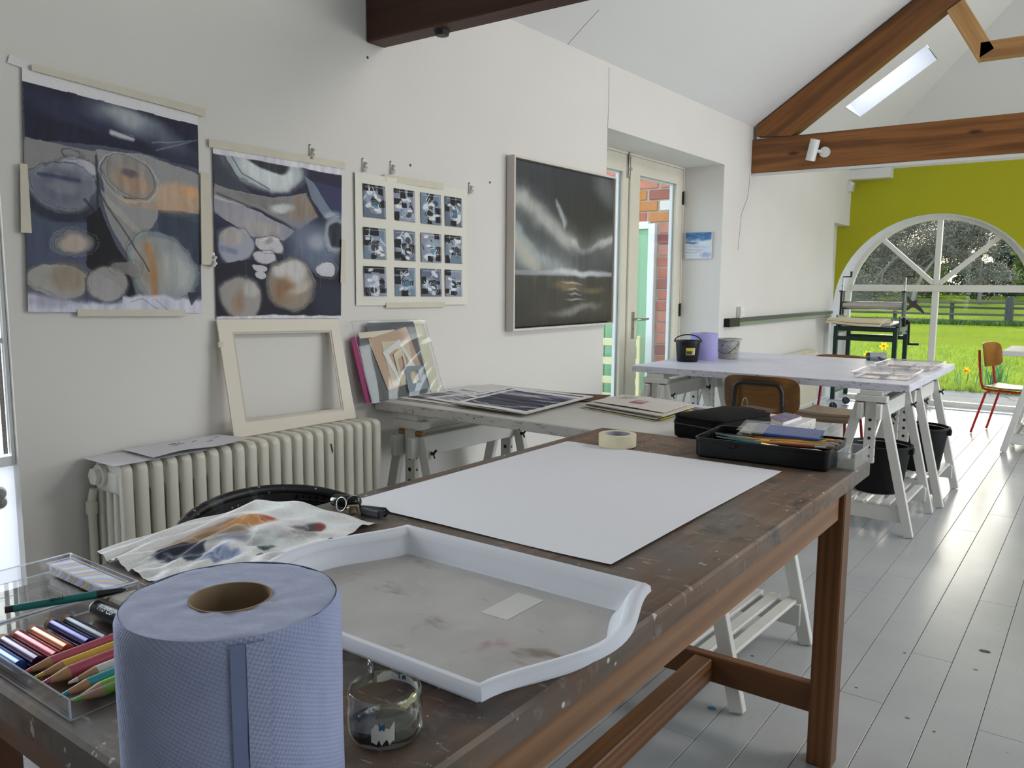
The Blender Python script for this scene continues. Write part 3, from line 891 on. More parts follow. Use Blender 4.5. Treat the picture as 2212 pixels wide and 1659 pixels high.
# unseen tree added beside the lawn to keep the sun off the arch
big = thing('tree', 'unseen tall tree added beside the lawn, its crown shading the window arch', 'tree', (-8.6, 25.5, 0))
build('trunk', MB().tube([(-8.6, 25.5, -0.1), (-8.4, 25.4, 5), (-7.0, 25.2, 9.2), (-6, 25, 11)], [0.35, 0.28, 0.18, 0.05], 10), BARK, big, smooth=60)
pts = np.stack([g_.uniform(-9.5, -2.6, 5200), g_.normal(25, 0.9, 5200), 8.55 + 4.2 * g_.uniform(0, 1, 5200)], 1)
build('foliage', leafcloud([V(p) for p in pts], 2, 0.06, 0.24, 9), DARKL, big, kind='stuff', fix=False)

# daffodils by the path
YEL = leafmat('daffodil_petal', (255, 214, 40), (246, 190, 20), 0.4)
ORA = mat('daffodil_trumpet', (250, 160, 20), 0.6, 0.05, 20)
STEM = leafmat('daffodil_leaf', (96, 140, 90), (66, 110, 76), 0.3)
def daffodil(p, label, nleaf, seed, face=(0.2, -1, 0.1)):
    g = random.Random(seed)
    p = V(p)
    bz = -0.1
    t = thing('daffodil', label, 'flower', (p.x, p.y, bz), None)
    b = V((p.x + g.uniform(-0.05, 0.1), p.y, bz))
    build('stem', MB().tube([b, b.lerp(p, 0.6) + V((0.02, 0, 0.03)), p + V((0, 0.03, 0.01)), p], 0.006, 6), STEM, t)
    f = V(face).normalized()
    a = f.cross(Z).normalized()
    c = f.cross(a)
    for k in range(6):
        an = k * PI / 3
        dr = a * math.cos(an) + c * math.sin(an)
        sd = f.cross(dr)
        build('petal', MB().add([p, p + dr * 0.035 + sd * 0.018 + f * 0.006, p + dr * 0.072 + f * 0.01, p + dr * 0.035 - sd * 0.018 + f * 0.006, p - f * 0.004 + dr * 0.03], [(0, 1, 2, 3), (0, 3, 2, 4)]), YEL, t, fix=False)
    mm = Matrix((a, c, f)).transposed()
    build('trumpet', MB().lathe([(0.0, 0.0), (0.014, 0.002), (0.016, 0.03), (0.024, 0.042), (0.014, 0.03), (0.0, 0.01)], 12, p, mm), ORA, t, smooth=40)
    for k in range(nleaf):
        q = b + V((g.gauss(0, .07), g.gauss(0, .06), 0))
        h = g.uniform(0.22, 0.42)
        an = g.uniform(0, 2 * PI)
        l = V((math.cos(an), math.sin(an), 0)) * g.uniform(0.03, 0.2)
        w = V((-math.sin(an), math.cos(an), 0)) * 0.009
        build('leaf', MB().add([q - w, q + w, q + l * 0.35 + w + Z * h * 0.65, q + l * 0.35 - w + Z * h * 0.65, q + l + Z * h], [(0, 1, 2, 3), (3, 2, 4)]), STEM, t, fix=False)
daffodil((-2.815, 13.6, 0.474), 'yellow daffodil seen between the press legs, the taller one', 10, 1)
daffodil((-3.038, 13.6, 0.331), 'yellow daffodil seen between the press legs, the lower one', 12, 2)
daffodil((-1.647, 13.6, 0.177), 'drooping orange-yellow daffodil at the lawn edge left of the red chair', 4, 3, (-0.6, -0.8, -0.3))
cl_ = thing('daffodil_clump', 'clump of blue-green daffodil leaves behind the red framed chair', 'plant', (-1.28, 13.6, -0.1))
for k in range(34):
    q = V((-1.28 + rnd.gauss(0, 0.1), 13.6 + rnd.gauss(0, 0.08), -0.1))
    h, an = rnd.uniform(0.3, 0.52), rnd.uniform(0, 2 * PI)
    l = V((math.cos(an), math.sin(an), 0)) * rnd.uniform(0.04, 0.28)
    w = V((-math.sin(an), math.cos(an), 0)) * 0.011
    build('leaf', MB().add([q - w, q + w, q + l * 0.3 + w + Z * h * 0.65, q + l * 0.3 - w + Z * h * 0.65, q + l + Z * h], [(0, 1, 2, 3), (3, 2, 4)]), STEM, cl_, fix=False)
# ---------------------------------------------------------------- old wooden work table
m, nt, out = nodes_of('paint_stained_table_top')
vec = coords(nt)
g1 = noise(nt, coords(nt, (40, 2.5, 40)), 1.0, 4)
c_ = mixc(nt, ramp(nt, g1, 0.3, 0.7), lin((128, 100, 78)), lin((92, 72, 58)))
c_ = mixc(nt, ramp(nt, noise(nt, coords(nt, (3, 2.2, 3)), 1.2, 5, 0.62), 0.42, 0.60, 0, 0.85), c_, lin((96, 93, 90)))
c_ = mixc(nt, ramp(nt, noise(nt, coords(nt, (6, 3.2, 3)), 1.7, 5, 0.65), 0.55, 0.66, 0, 0.85), c_, lin((46, 45, 46)))
c_ = mixc(nt, ramp(nt, noise(nt, coords(nt, (9, 5, 9)), 1.1, 4, 0.6), 0.62, 0.70, 0, 0.5), c_, lin((58, 76, 60)))
c_ = mixc(nt, ramp(nt, noise(nt, coords(nt, (9, 14, 9)), 1.6, 5, 0.7), 0.58, 0.72, 0, 0.6), c_, lin((150, 147, 142)))
vo = N(nt, 'ShaderNodeTexVoronoi')
vo.inputs['Scale'].default_value = 17.0
nt.links.new(coords(nt, (1.4, 1, 1)), vo.inputs['Vector'])
msk = noise(nt, vec, 5.0, 2)
spk = N(nt, 'ShaderNodeMath', operation='MULTIPLY')
nt.links.new(ramp(nt, vo.outputs['Distance'], 0.05, 0.085, 1, 0), spk.inputs[0])
nt.links.new(ramp(nt, msk, 0.42, 0.46), spk.inputs[1])
c_ = mixc(nt, spk.outputs[0], c_, lin((206, 204, 200)))
c_ = mixc(nt, ramp(nt, noise(nt, coords(nt, (16, 70, 20), (0, 0, 0.7)), 1.2, 3), 0.66, 0.72, 0, 0.55), c_, lin((178, 172, 162)))
c_ = mixc(nt, ramp(nt, noise(nt, coords(nt, (22, 22, 20), (0, 0, 0.3)), 2.0, 3), 0.70, 0.73, 0, 0.8), c_, lin((192, 190, 188)))
pbr(nt, out, c_, ramp(nt, msk, 0.3, 0.7, 0.38, 0.6), 0, 0.35, 0, 0, g1, 0.35, 0.0012)
TOPM = m
APR = wood('table_apron_timber', (150, 110, 76), (116, 80, 50), 1, 0.5, 7)
APX = wood('table_end_apron_timber', (146, 106, 72), (110, 76, 48), 0, 0.5, 12)
LEGM = wood('table_leg_timber', (124, 78, 40), (90, 54, 24), 2, 0.4, 14, False)
ZT = 0.905
TX0, TX1, TY0, TY1 = -1.402, -0.521, 0.389, 2.442
wt = thing('work_table', 'old brown wooden work table with a paint-stained top', 'table', (-0.96, 1.4, 0))
top = MB().b2((TX0, TY0, ZT - 0.045), (TX1, TY1, ZT), 0.005)
build('tabletop', top, TOPM, wt)
for x0 in (TX0 + 0.035, TX1 - 0.104):
    for y0 in (TY0 + 0.045, TY1 - 0.114):
        build('leg', MB().b2((x0, y0, 0), (x0 + 0.069, y0 + 0.069, ZT - 0.0455), 0.004), LEGM, wt)
for x0 in (TX0 + 0.055, TX1 - 0.074):
    build('apron', MB().b2((x0, TY0 + 0.115, 0.748), (x0 + 0.024, TY1 - 0.115, ZT - 0.0455), 0.003), APR, wt)
for y0 in (TY0 + 0.06, TY1 - 0.09):
    build('apron', MB().b2((TX0 + 0.105, y0, 0.748), (TX1 - 0.105, y0 + 0.024, ZT - 0.0455), 0.003), APX, wt)
    build('stretcher', MB().b2((TX0 + 0.104, y0 - 0.005, 0.15), (TX1 - 0.104, y0 + 0.035, 0.235), 0.004), wood('stretcher_timber', (128, 82, 44), (94, 58, 28), 0, 0.45, 12, False), wt)
build('stretcher', MB().b2((-0.99, TY0 + 0.097, 0.155), (-0.93, TY1 - 0.096, 0.23), 0.004), wood('long_stretcher_timber', (130, 86, 48), (98, 62, 32), 1, 0.45, 12, False), wt)

# ---------------------------------------------------------------- white trestles and table tops
TRW = mat('white_trestle_paint', (216, 215, 210), 0.45, 0.05, 6)
PEG = mat('beech_peg', (176, 124, 70), 0.5, 0.1, 20)
def make_trestle(ztop, L, label, group):
    """adjustable trestle, long axis y, feet on z = 0, centre of its length at the origin"""
    t = thing('trestle', label, 'trestle', (0, 0, 0), group)
    h = L / 2
    zt = 0.745
    for sy in (-1, 1):
        yy = sy * (h - 0.02)
        for sx in (-1, 1):
            build('leg', MB().bar((sx * 0.236, yy, 0.002), (sx * 0.062, yy, zt), 0.05, 0.032, 0.003, up=Y), TRW, t)
        build('rail', MB().b2((-0.215, yy - sy * 0.018 - 0.012, 0.075), (0.215, yy - sy * 0.018 + 0.012, 0.165), 0.003), TRW, t)
        po = build('post', MB().b2((-0.03, yy - 0.014, 0.40), (0.03, yy + 0.014, ztop - 0.066), 0.003), TRW, t)
        ho = MB()
        for k in range(5):
            z = 0.44 + k * 0.052
            ho.cyl((0, yy - 0.0148, z), (0, yy + 0.0148, z), 0.0095, n=10)
            ho.cyl((-0.0306, yy, z), (0.0306, yy, z), 0.006, n=8)
        build('peg_hole', ho, IRON, po)
        build('peg', MB().cyl((-0.072, yy, zt + 0.012), (0.072, yy, zt + 0.012), 0.011, n=12), PEG, t, smooth=40)
        build('end_block', MB().b2((-0.085, yy - 0.03, ztop - 0.066), (0.085, yy + 0.03, ztop - 0.03), 0.003), TRW, t)
        yn = yy - sy * 0.016
        wg = MB().cyl((0.10, yn, 0.675), (0.118, yn, 0.675), 0.009, 0.006, n=10)
        wg.bar((0.114, yn, 0.675), (0.128, yn + 0.006, 0.693), 0.005, 0.010, 0.002).bar((0.114, yn, 0.675), (0.128, yn - 0.006, 0.657), 0.005, 0.010, 0.002)
        build('wing_nut', wg, IRON, t)
    for sx in (-1, 1):
        build('rail', MB().b2((sx * 0.05 - 0.014, -h - 0.045, zt - 0.088), (sx * 0.05 + 0.014, h + 0.045, zt), 0.003), TRW, t)
    for k in range(6):
        x = -0.175 + k * 0.07
        build('slat', MB().b2((x - 0.022, -h + 0.02, 0.165), (x + 0.022, h - 0.02, 0.179), 0.002), TRW, t)
    build('top_beam', MB().b2((-0.06, -h - 0.005, ztop - 0.03), (0.06, h + 0.005, ztop), 0.003), TRW, t)
    return t
def splashed(name, ca, cb):
    m, nt, out = nodes_of(name)
    vec = coords(nt)
    c_ = mixc(nt, ramp(nt, noise(nt, vec, 3, 4), 0.3, 0.7), lin(ca), lin(cb))
    vo = N(nt, 'ShaderNodeTexVoronoi')
    vo.inputs['Scale'].default_value = 26.0
    nt.links.new(coords(nt, (1, 1, 1.8)), vo.inputs['Vector'])
    mk = N(nt, 'ShaderNodeMath', operation='MULTIPLY')
    nt.links.new(ramp(nt, vo.outputs['Distance'], 0.10, 0.16, 1, 0), mk.inputs[0])
    nt.links.new(ramp(nt, noise(nt, vec, 7, 2), 0.5, 0.54), mk.inputs[1])
    gn = N(nt, 'ShaderNodeNewGeometry')
    sn_ = N(nt, 'ShaderNodeSeparateXYZ')
    nt.links.new(gn.outputs['True Normal'], sn_.inputs[0])
    side = ramp(nt, sn_.outputs[2], 0.4, 0.6, 1, 0)      # drips and knocks sit on the edges, not on the top
    mk2 = N(nt, 'ShaderNodeMath', operation='MULTIPLY')
    nt.links.new(mk.outputs[0], mk2.inputs[0])
    nt.links.new(side, mk2.inputs[1])
    c_ = mixc(nt, mk2.outputs[0], c_, lin((70, 62, 60)))
    sk2 = N(nt, 'ShaderNodeMath', operation='MULTIPLY')
    nt.links.new(ramp(nt, noise(nt, coords(nt, (9, 9, 30)), 2.0, 4, 0.7), 0.56, 0.62, 0, 0.6), sk2.inputs[0])
    nt.links.new(side, sk2.inputs[1])
    c_ = mixc(nt, sk2.outputs[0], c_, lin((120, 116, 112)))
    pbr(nt, out, c_, 0.4, 0, 0.4)
    return m
TTW = splashed('splashed_white_table_edge', (218, 216, 211), (198, 196, 192))
TTL = splashed('splashed_lilac_white_top', (214, 214, 226), (200, 200, 214))
TTP = mat('lilac_white_table_top', (218, 217, 222), 0.5, 0.03, 2, bump=0.05)
TTR = mat('grimy_white_table_top', (214, 213, 210), 0.5, 0.04, 3)
Z1, Z2, Z3 = 0.885, 0.862, 0.87
# table one: at right angles to the wall, beyond the wooden table
a1 = math.radians(-2.2)
t1 = thing('trestle_table_top', 'paint-splashed white table top holding prints and folders, end against the wall', 'table top', (0, 0, 0))
L1, W1 = 1.67, 0.79
build('board', MB().b2((0, 0, -0.04), (L1, W1, 0), 0.003), TTW, t1)
t1.location = (-2.598, 2.512, Z1)
t1.rotation_euler[2] = a1
def on1(u, v, z=0.0):
    return V((-2.598 + u * math.cos(a1) - v * math.sin(a1), 2.512 + u * math.sin(a1) + v * math.cos(a1), Z1 + z))
tr = make_trestle(Z1 - 0.041, 0.70, 'white wooden trestle by the radiator, under the splashed table top', 'white adjustable trestles')
p = on1(0.19, 0.37); tr.location = (p.x, p.y, 0); tr.rotation_euler[2] = a1
p = on1(1.47, 0.37); dup(tr, loc=(p.x, p.y, 0), label='white wooden trestle whose feet show below the wooden work table')
# table two: two tops side by side near the french doors
for (ya, yb), lab, mm in (((4.862, 5.640), 'white trestle table top with buckets on it, nearer half with a grey edge', TTL), ((5.644, 6.43), 'white trestle table top beyond the seam, nearer the press', TTL)):
    solo('trestle_table_top', MB().b2((-2.57, ya, Z2 - 0.042), (-0.86, yb, Z2), 0.003), mm, lab, 'table top', loc=(-1.7, ya, Z2))
for x, y, lab in ((-2.40, 5.20, 'white trestle with wing nuts in front of the french doors'), (-2.36, 6.02, 'white trestle behind the one at the french doors'), (-1.055, 5.19, 'white trestle at the aisle holding the nearer black bucket on its slats'), (-1.025, 6.0, 'white trestle at the aisle holding the farther black bucket on its slats')):
    t = make_trestle(Z2 - 0.043, 0.66, lab, 'white adjustable trestles') if lab.startswith('white trestle with') else dup(t2proto, label=lab)
    if lab.startswith('white trestle with'): t2proto = t
    t.location = (x, y, 0)
# table three: only its left end is in the picture
solo('trestle_table_top', MB().b2((-0.712, 7.93, Z3 - 0.042), (1.1, 8.68, Z3), 0.003), TTR, 'white trestle table top cut by the picture edge beside the red chair', 'table top', loc=(0.2, 8.3, Z3))
t = make_trestle(Z3 - 0.043, 0.66, 'white trestle at the picture edge in front of the arched window', 'white adjustable trestles')
t.location = (-0.42, 8.3, 0)
dup(t, loc=(0.80, 8.3, 0), label='white trestle at the far end of the table beside the red chair')

# ---------------------------------------------------------------- chairs
PLY = wood('honey_plywood', (176, 122, 66), (146, 94, 46), 0, 0.4, 6, True)
PLYD = wood('dark_varnished_plywood', (134, 92, 44), (100, 64, 26), 0, 0.4, 6, True)
PLYS = wood('worn_seat_plywood', (186, 158, 132), (160, 126, 96), 0, 0.4, 6, False)
RED = mat('red_steel_tube', (206, 38, 34), 0.35, 0.05, 8)
DRED = mat('dark_red_steel_tube', (160, 26, 32), 0.35, 0.05, 8)
BLK = mat('black_steel_tube', (30, 26, 24), 0.35, 0.08, 8)
def school_chair(label, mf, mback, mseat, bw=0.44, ubar=False, group=None):
    """front faces +y, back at -y, feet on z = 0"""
    t = thing('school_chair', label, 'chair', (0, 0, 0), group)
    se = MB().sheet(13, 11, lambda u, v: ((u - 0.5) * 0.40 * (1 - 0.08 * (1 - v)), -0.19 + 0.39 * v, 0.462 - 0.012 * math.sin(PI * v) - 0.045 * max(0, v - 0.85) / 0.15 + 0.01 * (2 * u - 1) ** 2), th=(0, 0, -0.016))
    build('seat', se, mseat, t, smooth=40)
    hw = bw / 2
    def bf(u, v):
        x = (u * 2 - 1)
        zz = (v * 2 - 1)
        e = (abs(x) ** 5 + abs(zz) ** 5) ** 0.2
        mx_ = max(abs(x), abs(zz))
        f = mx_ / e if e > 1e-6 else 1
        x, zz = x * f, zz * f
        return (x * hw, -0.235 + 0.05 * x * x - 0.03 * zz * 0.6, 0.755 + zz * 0.115)
    build('backrest', MB().sheet(17, 13, bf, th=(0, -0.013, 0)), mback, t, smooth=40)
    for sx in (-1, 1):
        xs = sx * 0.165
        build('leg', MB().tube([(xs, 0.16, 0.425), (xs * 1.05, 0.185, 0.40), (xs * 1.18, 0.215, 0.006)], 0.011, 10), mf, t, smooth=50)
        build('leg', MB().tube([(xs, -0.13, 0.425), (xs * 1.05, -0.17, 0.40), (xs * 1.15, -0.27, 0.006)], 0.011, 10), mf, t, smooth=50)
        build('seat_rail', MB().tube([(xs, 0.165, 0.426), (xs, -0.14, 0.426), (xs, -0.20, 0.44), (xs, -0.222, 0.50), (xs * 0.98, -0.245, 0.66), (xs * 0.9, -0.262, 0.70 if ubar else 0.80)], 0.011, 10), mf, t, smooth=50)
    if ubar:
        pts = [(-0.15, -0.256, 0.60), (-0.14, -0.262, 0.78)] + [(-0.14 + 0.05 - 0.05 * math.cos(a), -0.266, 0.78 + 0.05 * math.sin(a)) for a in (0.5, 1.0, 1.5)] + [(0.14 - 0.05 + 0.05 * math.cos(a), -0.266, 0.78 + 0.05 * math.sin(a)) for a in (1.5, 1.0, 0.5)] + [(0.14, -0.262, 0.78), (0.15, -0.256, 0.60)]
        build('back_frame', MB().tube(pts, 0.013, 10), mf, t, label='black tube bent round the rear of the back', smooth=50)
    return t
c1 = school_chair('school chair with black tube frame on its brown back, between the two white tables', BLK, PLYD, PLYS, 0.45, True)
c1.location, c1.rotation_euler[2] = (-1.655, 4.955, 0), math.radians(2)
c2 = school_chair('school chair with dark red legs on the far side of the white table', DRED, PLYD, PLYS, 0.46)
c2.location, c2.rotation_euler[2] = (-1.66, 6.33, 0), math.radians(180 - 4)
c3 = school_chair('bright red framed school chair with pale wooden back by the window', RED, PLY, PLYS, 0.42)
c3.location, c3.rotation_euler[2] = (-0.70, 8.98, 0), math.radians(-90 - 14)

# black plastic chair at the left side of the work table
m, nt, out = nodes_of('paint_spattered_black_plastic')
vec = coords(nt)
c_ = mixc(nt, ramp(nt, noise(nt, vec, 9, 5, 0.7), 0.55, 0.72, 0, 0.55), lin((16, 16, 20)), lin((130, 136, 146)))
vo = N(nt, 'ShaderNodeTexVoronoi')
vo.inputs['Scale'].default_value = 45.0
nt.links.new(vec, vo.inputs['Vector'])
c_ = mixc(nt, ramp(nt, vo.outputs['Distance'], 0.12, 0.16, 0.8, 0), c_, lin((170, 170, 168)))
pbr(nt, out, c_, 0.4, 0, 0.4)
SPB = m
bc_ = thing('tub_chair', 'black paint-spattered plastic chair tucked in beside the radiator', 'chair', (-1.62, 1.12, 0))
def back(u, v):
    a = math.radians(-128 + 256 * u) * 0.5
    edge = math.sin(PI * min(1, max(0, u))) ** 0.45
    zt_ = 0.70 + 0.185 * edge
    z = 0.46 + (zt_ - 0.46) * v
    return (-1.42 - 0.24 * math.cos(a * 1.35) - 0.03 * v, 1.17 + 0.30 * math.sin(a * 1.35), z)
build('backrest', MB().sheet(33, 9, back, th=(0.02, 0, 0.0)), SPB, bc_, smooth=50)
rim = [V(back(i / 32, 1.0)) + V((0.01, 0, 0)) for i in range(33)]
build('rim', MB().tube(rim, 0.013, 10), SPB, bc_, smooth=50)
mesh = MB()
for i in range(5):
    u = 0.66 + i * 0.02
    mesh.tube([V(back(u, 0.55)) + V((0.012, 0, 0)) + V((-0.013, 0, 0)), V(back(u, 0.97)) + V((0.025, 0, 0))], 0.003, 5)
for j in range(5):
    v = 0.60 + j * 0.085
    mesh.tube([V(back(0.655 + i * 0.018, v)) + V((0.024, 0, 0)) for i in range(6)], 0.003, 5)
build('mesh_panel', mesh, BLACK, bc_)
build('seat', MB().sheet(9, 9, lambda u, v: (-1.66 + 0.42 * u, 0.95 + 0.42 * v, 0.46 - 0.015 * math.sin(PI * u) * math.sin(PI * v)), th=(0, 0, -0.02)), SPB, bc_, smooth=50)
for sx in (-1.64, -1.27):
    for sy in (0.97, 1.35):
        build('leg', MB().tube([(sx, sy, 0.44), (sx + (0.02 if sx > -1.5 else -0.03), sy, 0.005)], 0.013, 10), BLK, bc_, smooth=50)

# ---------------------------------------------------------------- radiators
RAD = mat('cream_white_radiator_enamel', (220, 217, 205), 0.3, 0.03, 6)
NS, PY0, PIT = 22, 1.262, 0.0512
rad = thing('column_radiator', 'cream white cast iron column radiator below the white mount frame', 'radiator', (-2.51, 1.8, 0))
sec = MB()
def rloop(x0, x1, z0, z1, r):
    pr_ = []
    for cx, cz, a0 in ((x1 - r, z1 - r, 0), (x0 + r, z1 - r, PI / 2), (x0 + r, z0 + r, PI), (x1 - r, z0 + r, 1.5 * PI)):
        for k in range(5):
            a = a0 + k * PI / 8
            pr_.append((cx + r * math.cos(a), cz + r * math.sin(a)))
    return pr_
o_, i_ = rloop(-2.592, -2.424, 0.10, 0.835, 0.026), rloop(-2.562, -2.454, 0.17, 0.745, 0.02)
o2, i2 = rloop(-2.589, -2.427, 0.103, 0.832, 0.024), rloop(-2.565, -2.451, 0.167, 0.748, 0.02)
o3, i3 = rloop(-2.581, -2.435, 0.111, 0.824, 0.020), rloop(-2.570, -2.446, 0.160, 0.755, 0.02)
loops = [(i3, -.0195), (o3, -.0195), (o2, -.0165), (o_, -.010), (o_, .010), (o2, .0165), (o3, .0195), (i3, .0195), (i2, .0165), (i_, .010), (i_, -.010), (i2, -.0165)]
k_ = len(o_)
for lp, yy in loops: sec.v += [(x, yy, z) for x, z in lp]
for a in range(len(loops)):
    b = (a + 1) % len(loops)
    for i in range(k_): sec.f.append((a * k_ + i, a * k_ + (i + 1) % k_, b * k_ + (i + 1) % k_, b * k_ + i))
for x in (-2.532, -2.489):
    sec.tube([(x, 0, 0.165), (x, 0, 0.30), (x, 0, 0.60), (x, 0, 0.75)], [0.015, 0.017, 0.017, 0.015], 10)
sec.b2((-2.580, -PIT / 2 - .0005, 0.735), (-2.440, PIT / 2 - .0005, 0.812), 0.012)
sec.b2((-2.580, -PIT / 2 - .0005, 0.118), (-2.440, PIT / 2 - .0005, 0.175), 0.012)
s0 = MB(); s0.v = [(x, y + PY0 + PIT / 2, z) for x, y, z in sec.v]; s0.f = sec.f
first = build('section', s0, RAD, rad, smooth=45)
for k in range(1, NS):
    c = first.copy(); link(c); c.location = (0, k * PIT, 0)
hub = MB()
for z in (0.15, 0.785):
    hub.cyl((-2.51, PY0, z), (-2.51, PY0 + NS * PIT, z), 0.022, n=14)
build('header_pipe', hub, RAD, rad, smooth=40)
build('plug', MB().lathe([(0.0, 0.0), (0.036, 0.0), (0.036, 0.014), (0.03, 0.016), (0.0, 0.016)], 24, (-2.535, PY0 + 0.003, 0.79), Euler((PI / 2, 0, 0)).to_matrix()).cyl((-2.535, PY0 - 0.012, 0.79), (-2.535, PY0 - 0.03, 0.79), 0.028, n=6), RAD, rad, smooth=30)
build('inlet_pipe', MB().tube([(-2.585, PY0 - 0.012, 0.0), (-2.585, PY0 - 0.012, 0.70), (-2.58, PY0 - 0.005, 0.74)], 0.013, 12).cyl((-2.585, PY0 - 0.012, 0.66), (-2.585, PY0 - 0.012, 0.70), 0.018, n=12), RAD, rad, smooth=40)
for k in (1, NS - 2):
    build('foot', MB().b2((-2.58, PY0 + k * PIT - 0.012 + PIT / 2, 0.0), (-2.44, PY0 + k * PIT + 0.012 + PIT / 2, 0.11), 0.004), RAD, rad)
build('chip', MB().prism([(-2.4245, PY0 + 16.5 * PIT - 0.006, 0.775), (-2.4245, PY0 + 16.5 * PIT + 0.003, 0.772), (-2.4245, PY0 + 16.5 * PIT + 0.009, 0.745), (-2.4245, PY0 + 16.5 * PIT + 0.004, 0.73)], (0.0012, 0, 0)), IRON, rad, label='dark chip in the enamel')
# panel radiator before the recess
r2 = thing('panel_radiator', 'white ribbed panel radiator between table and press', 'radiator', (-2.56, 8.5, 0.13))
PRM = mat('panel_radiator_enamel', (224, 218, 200), 0.4, 0.03, 5)
build('panel', MB().b2((-2.60, 7.92, 0.13), (-2.545, 9.05, 0.715), 0.006), PRM, r2)
rb = MB()
for k in range(30):
    y = 7.95 + k * 0.0372
    rb.b2((-2.545, y, 0.16), (-2.527, y + 0.020, 0.70), 0.005)
build('rib', rb, PRM, r2, kind='stuff')
build('grille', MB().b2((-2.60, 7.93, 0.715), (-2.53, 9.04, 0.722), 0.002), PRM, r2)
build('bracket', MB().b2((-2.619, 8.0, 0.3), (-2.60, 8.03, 0.6)).b2((-2.619, 8.93, 0.3), (-2.60, 8.96, 0.6)), STEEL, r2)
build('valve', MB().cyl((-2.56, 9.07, 0.0), (-2.56, 9.07, 0.2), 0.009, n=10).cyl((-2.56, 9.04, 0.2), (-2.56, 9.09, 0.2), 0.012, n=10), STEEL, r2, smooth=40)

# ---------------------------------------------------------------- etching press
GRS = mat('dark_green_press_stand', (20, 52, 38), 0.4, 0.06, 6)
DST = mat('grey_cast_side_plate', (108, 122, 118), 0.4, 0.1, 20, metal=0.5)
ROL = mat('polished_roller_steel', (200, 200, 200), 0.2, 0.04, 10, metal=1.0)
px0, px1, py0, py1 = -2.50, -1.84, 9.5, 10.1
pr_ = thing('etching_press', 'etching press on a dark green stand in the corner by the window', 'press', (-2.17, 9.8, 0))
for x in (px0, px1 - 0.045):
    for y in (py0, py1 - 0.045):
        build('leg', MB().b2((x, y, 0.13), (x + 0.045, y + 0.045, 0.955), 0.003), GRS, pr_)
        cs = build('caster', MB().lathe([(0.0, -0.012), (0.042, -0.012), (0.046, 0.0), (0.042, 0.012), (0.0, 0.012)], 20, (x + 0.03, y + 0.04, 0.047), Euler((PI / 2, 0, 0.3)).to_matrix()), mat('blue_grey_caster', (54, 62, 84), 0.4) if (x, y) == (px0, py0) else bpy.data.materials['blue_grey_caster'], pr_, smooth=40)
        build('caster_fork', MB().bar((x + 0.03, y + 0.02, 0.047), (x + 0.02, y + 0.02, 0.12), 0.03, 0.004).bar((x + 0.03, y + 0.06, 0.047), (x + 0.02, y + 0.06, 0.12), 0.03, 0.004).b2((x - 0.01, y - 0.005, 0.118), (x + 0.055, y + 0.065, 0.13)), STEEL, cs)
for y in (py0 + 0.002, py1 - 0.043):
    build('rail', MB().b2((px0 + 0.045, y, 0.905), (px1 - 0.045, y + 0.04, 0.953), 0.003), GRS, pr_)
    build('rail', MB().b2((px0 + 0.045, y, 0.80), (px1 - 0.045, y + 0.04, 0.845), 0.003), GRS, pr_)
for x in (px0 + 0.002, px1 - 0.043):
    build('rail', MB().b2((x, py0 + 0.045, 0.905), (x + 0.04, py1 - 0.045, 0.953), 0.003), GRS, pr_)
    build('rail', MB().b2((x, py0 + 0.045, 0.20), (x + 0.04, py1 - 0.045, 0.24), 0.003), GRS, pr_)
build('bed', MB().b2((px0 + 0.03, 9.28, 0.985), (px1 - 0.03, 10.28, 1.0), 0.002), mat('press_bed_grey', (176, 180, 182), 0.4, 0.05, 8), pr_)
build('bed_roller', MB().cyl((px0 + 0.02, 9.78, 0.968), (px1 - 0.02, 9.78, 0.968), 0.016, n=14).cyl((px0 + 0.02, 9.62, 0.969), (px1 - 0.02, 9.62, 0.969), 0.015, n=14), ROL, pr_, smooth=40)
FELT = mat('cream_wool_felt', (222, 208, 178), 0.95, 0.04, 10, bump=0.3, bscale=200)
build('blanket', MB().sheet(14, 12, lambda u, v: (-2.50 + 0.55 * u + 0.02 * v, 9.16 + 0.55 * v, 1.003 + 0.004 * math.sin(9 * u) - 0.03 * max(0, 0.2 - v) / 0.2 * u), th=(0, 0, 0.02)), FELT, pr_, label='cream felt blanket', smooth=40)
build('blanket', MB().sheet(12, 10, lambda u, v: (-2.49 + 0.56 * u - 0.015 * v, 9.17 + 0.52 * v, 1.025 + 0.003 * math.sin(7 * u + 1) - 0.02 * max(0, 0.15 - v) / 0.15 * u), th=(0, 0, 0.022)), FELT, pr_, label='cream felt blanket', smooth=40)
for x, xo in ((px0 - 0.006, -1), (px1 - 0.012, 1)):
    build('side_plate', MB().b2((x, 9.60, 0.87), (x + 0.018, 9.98, 1.075), 0.004), DST, pr_)
    for yy in (9.745, 9.83):
        build('upright', MB().b2((x - 0.003, yy - 0.014, 1.06), (x + 0.022, yy + 0.014, 1.34), 0.003), BLK if xo < 0 else DST, pr_)
    build('yoke', MB().b2((x - 0.012, 9.71, 1.335), (x + 0.03, 9.865, 1.35), 0.003), BLK, pr_)
    build('bearing_block', MB().b2((x - 0.006, 9.758, 1.13), (x + 0.024, 9.817, 1.235), 0.004), IRON, pr_)
    sc_ = build('pressure_screw', MB().cyl((x + 0.009, 9.788, 1.235), (x + 0.009, 9.788, 1.50), 0.009, n=12).cyl((x + 0.009, 9.788, 1.40), (x + 0.009, 9.788, 1.408), 0.022, n=14), STEEL, pr_, smooth=40)
    build('crank', MB().bar((x + 0.0, 9.788, 1.503), (x + 0.10, 9.788, 1.505), 0.016, 0.012, 0.003).cyl((x + 0.092, 9.788, 1.505), (x + 0.092, 9.788, 1.565), 0.011, 0.013, n=12), BLK, sc_, smooth=40)
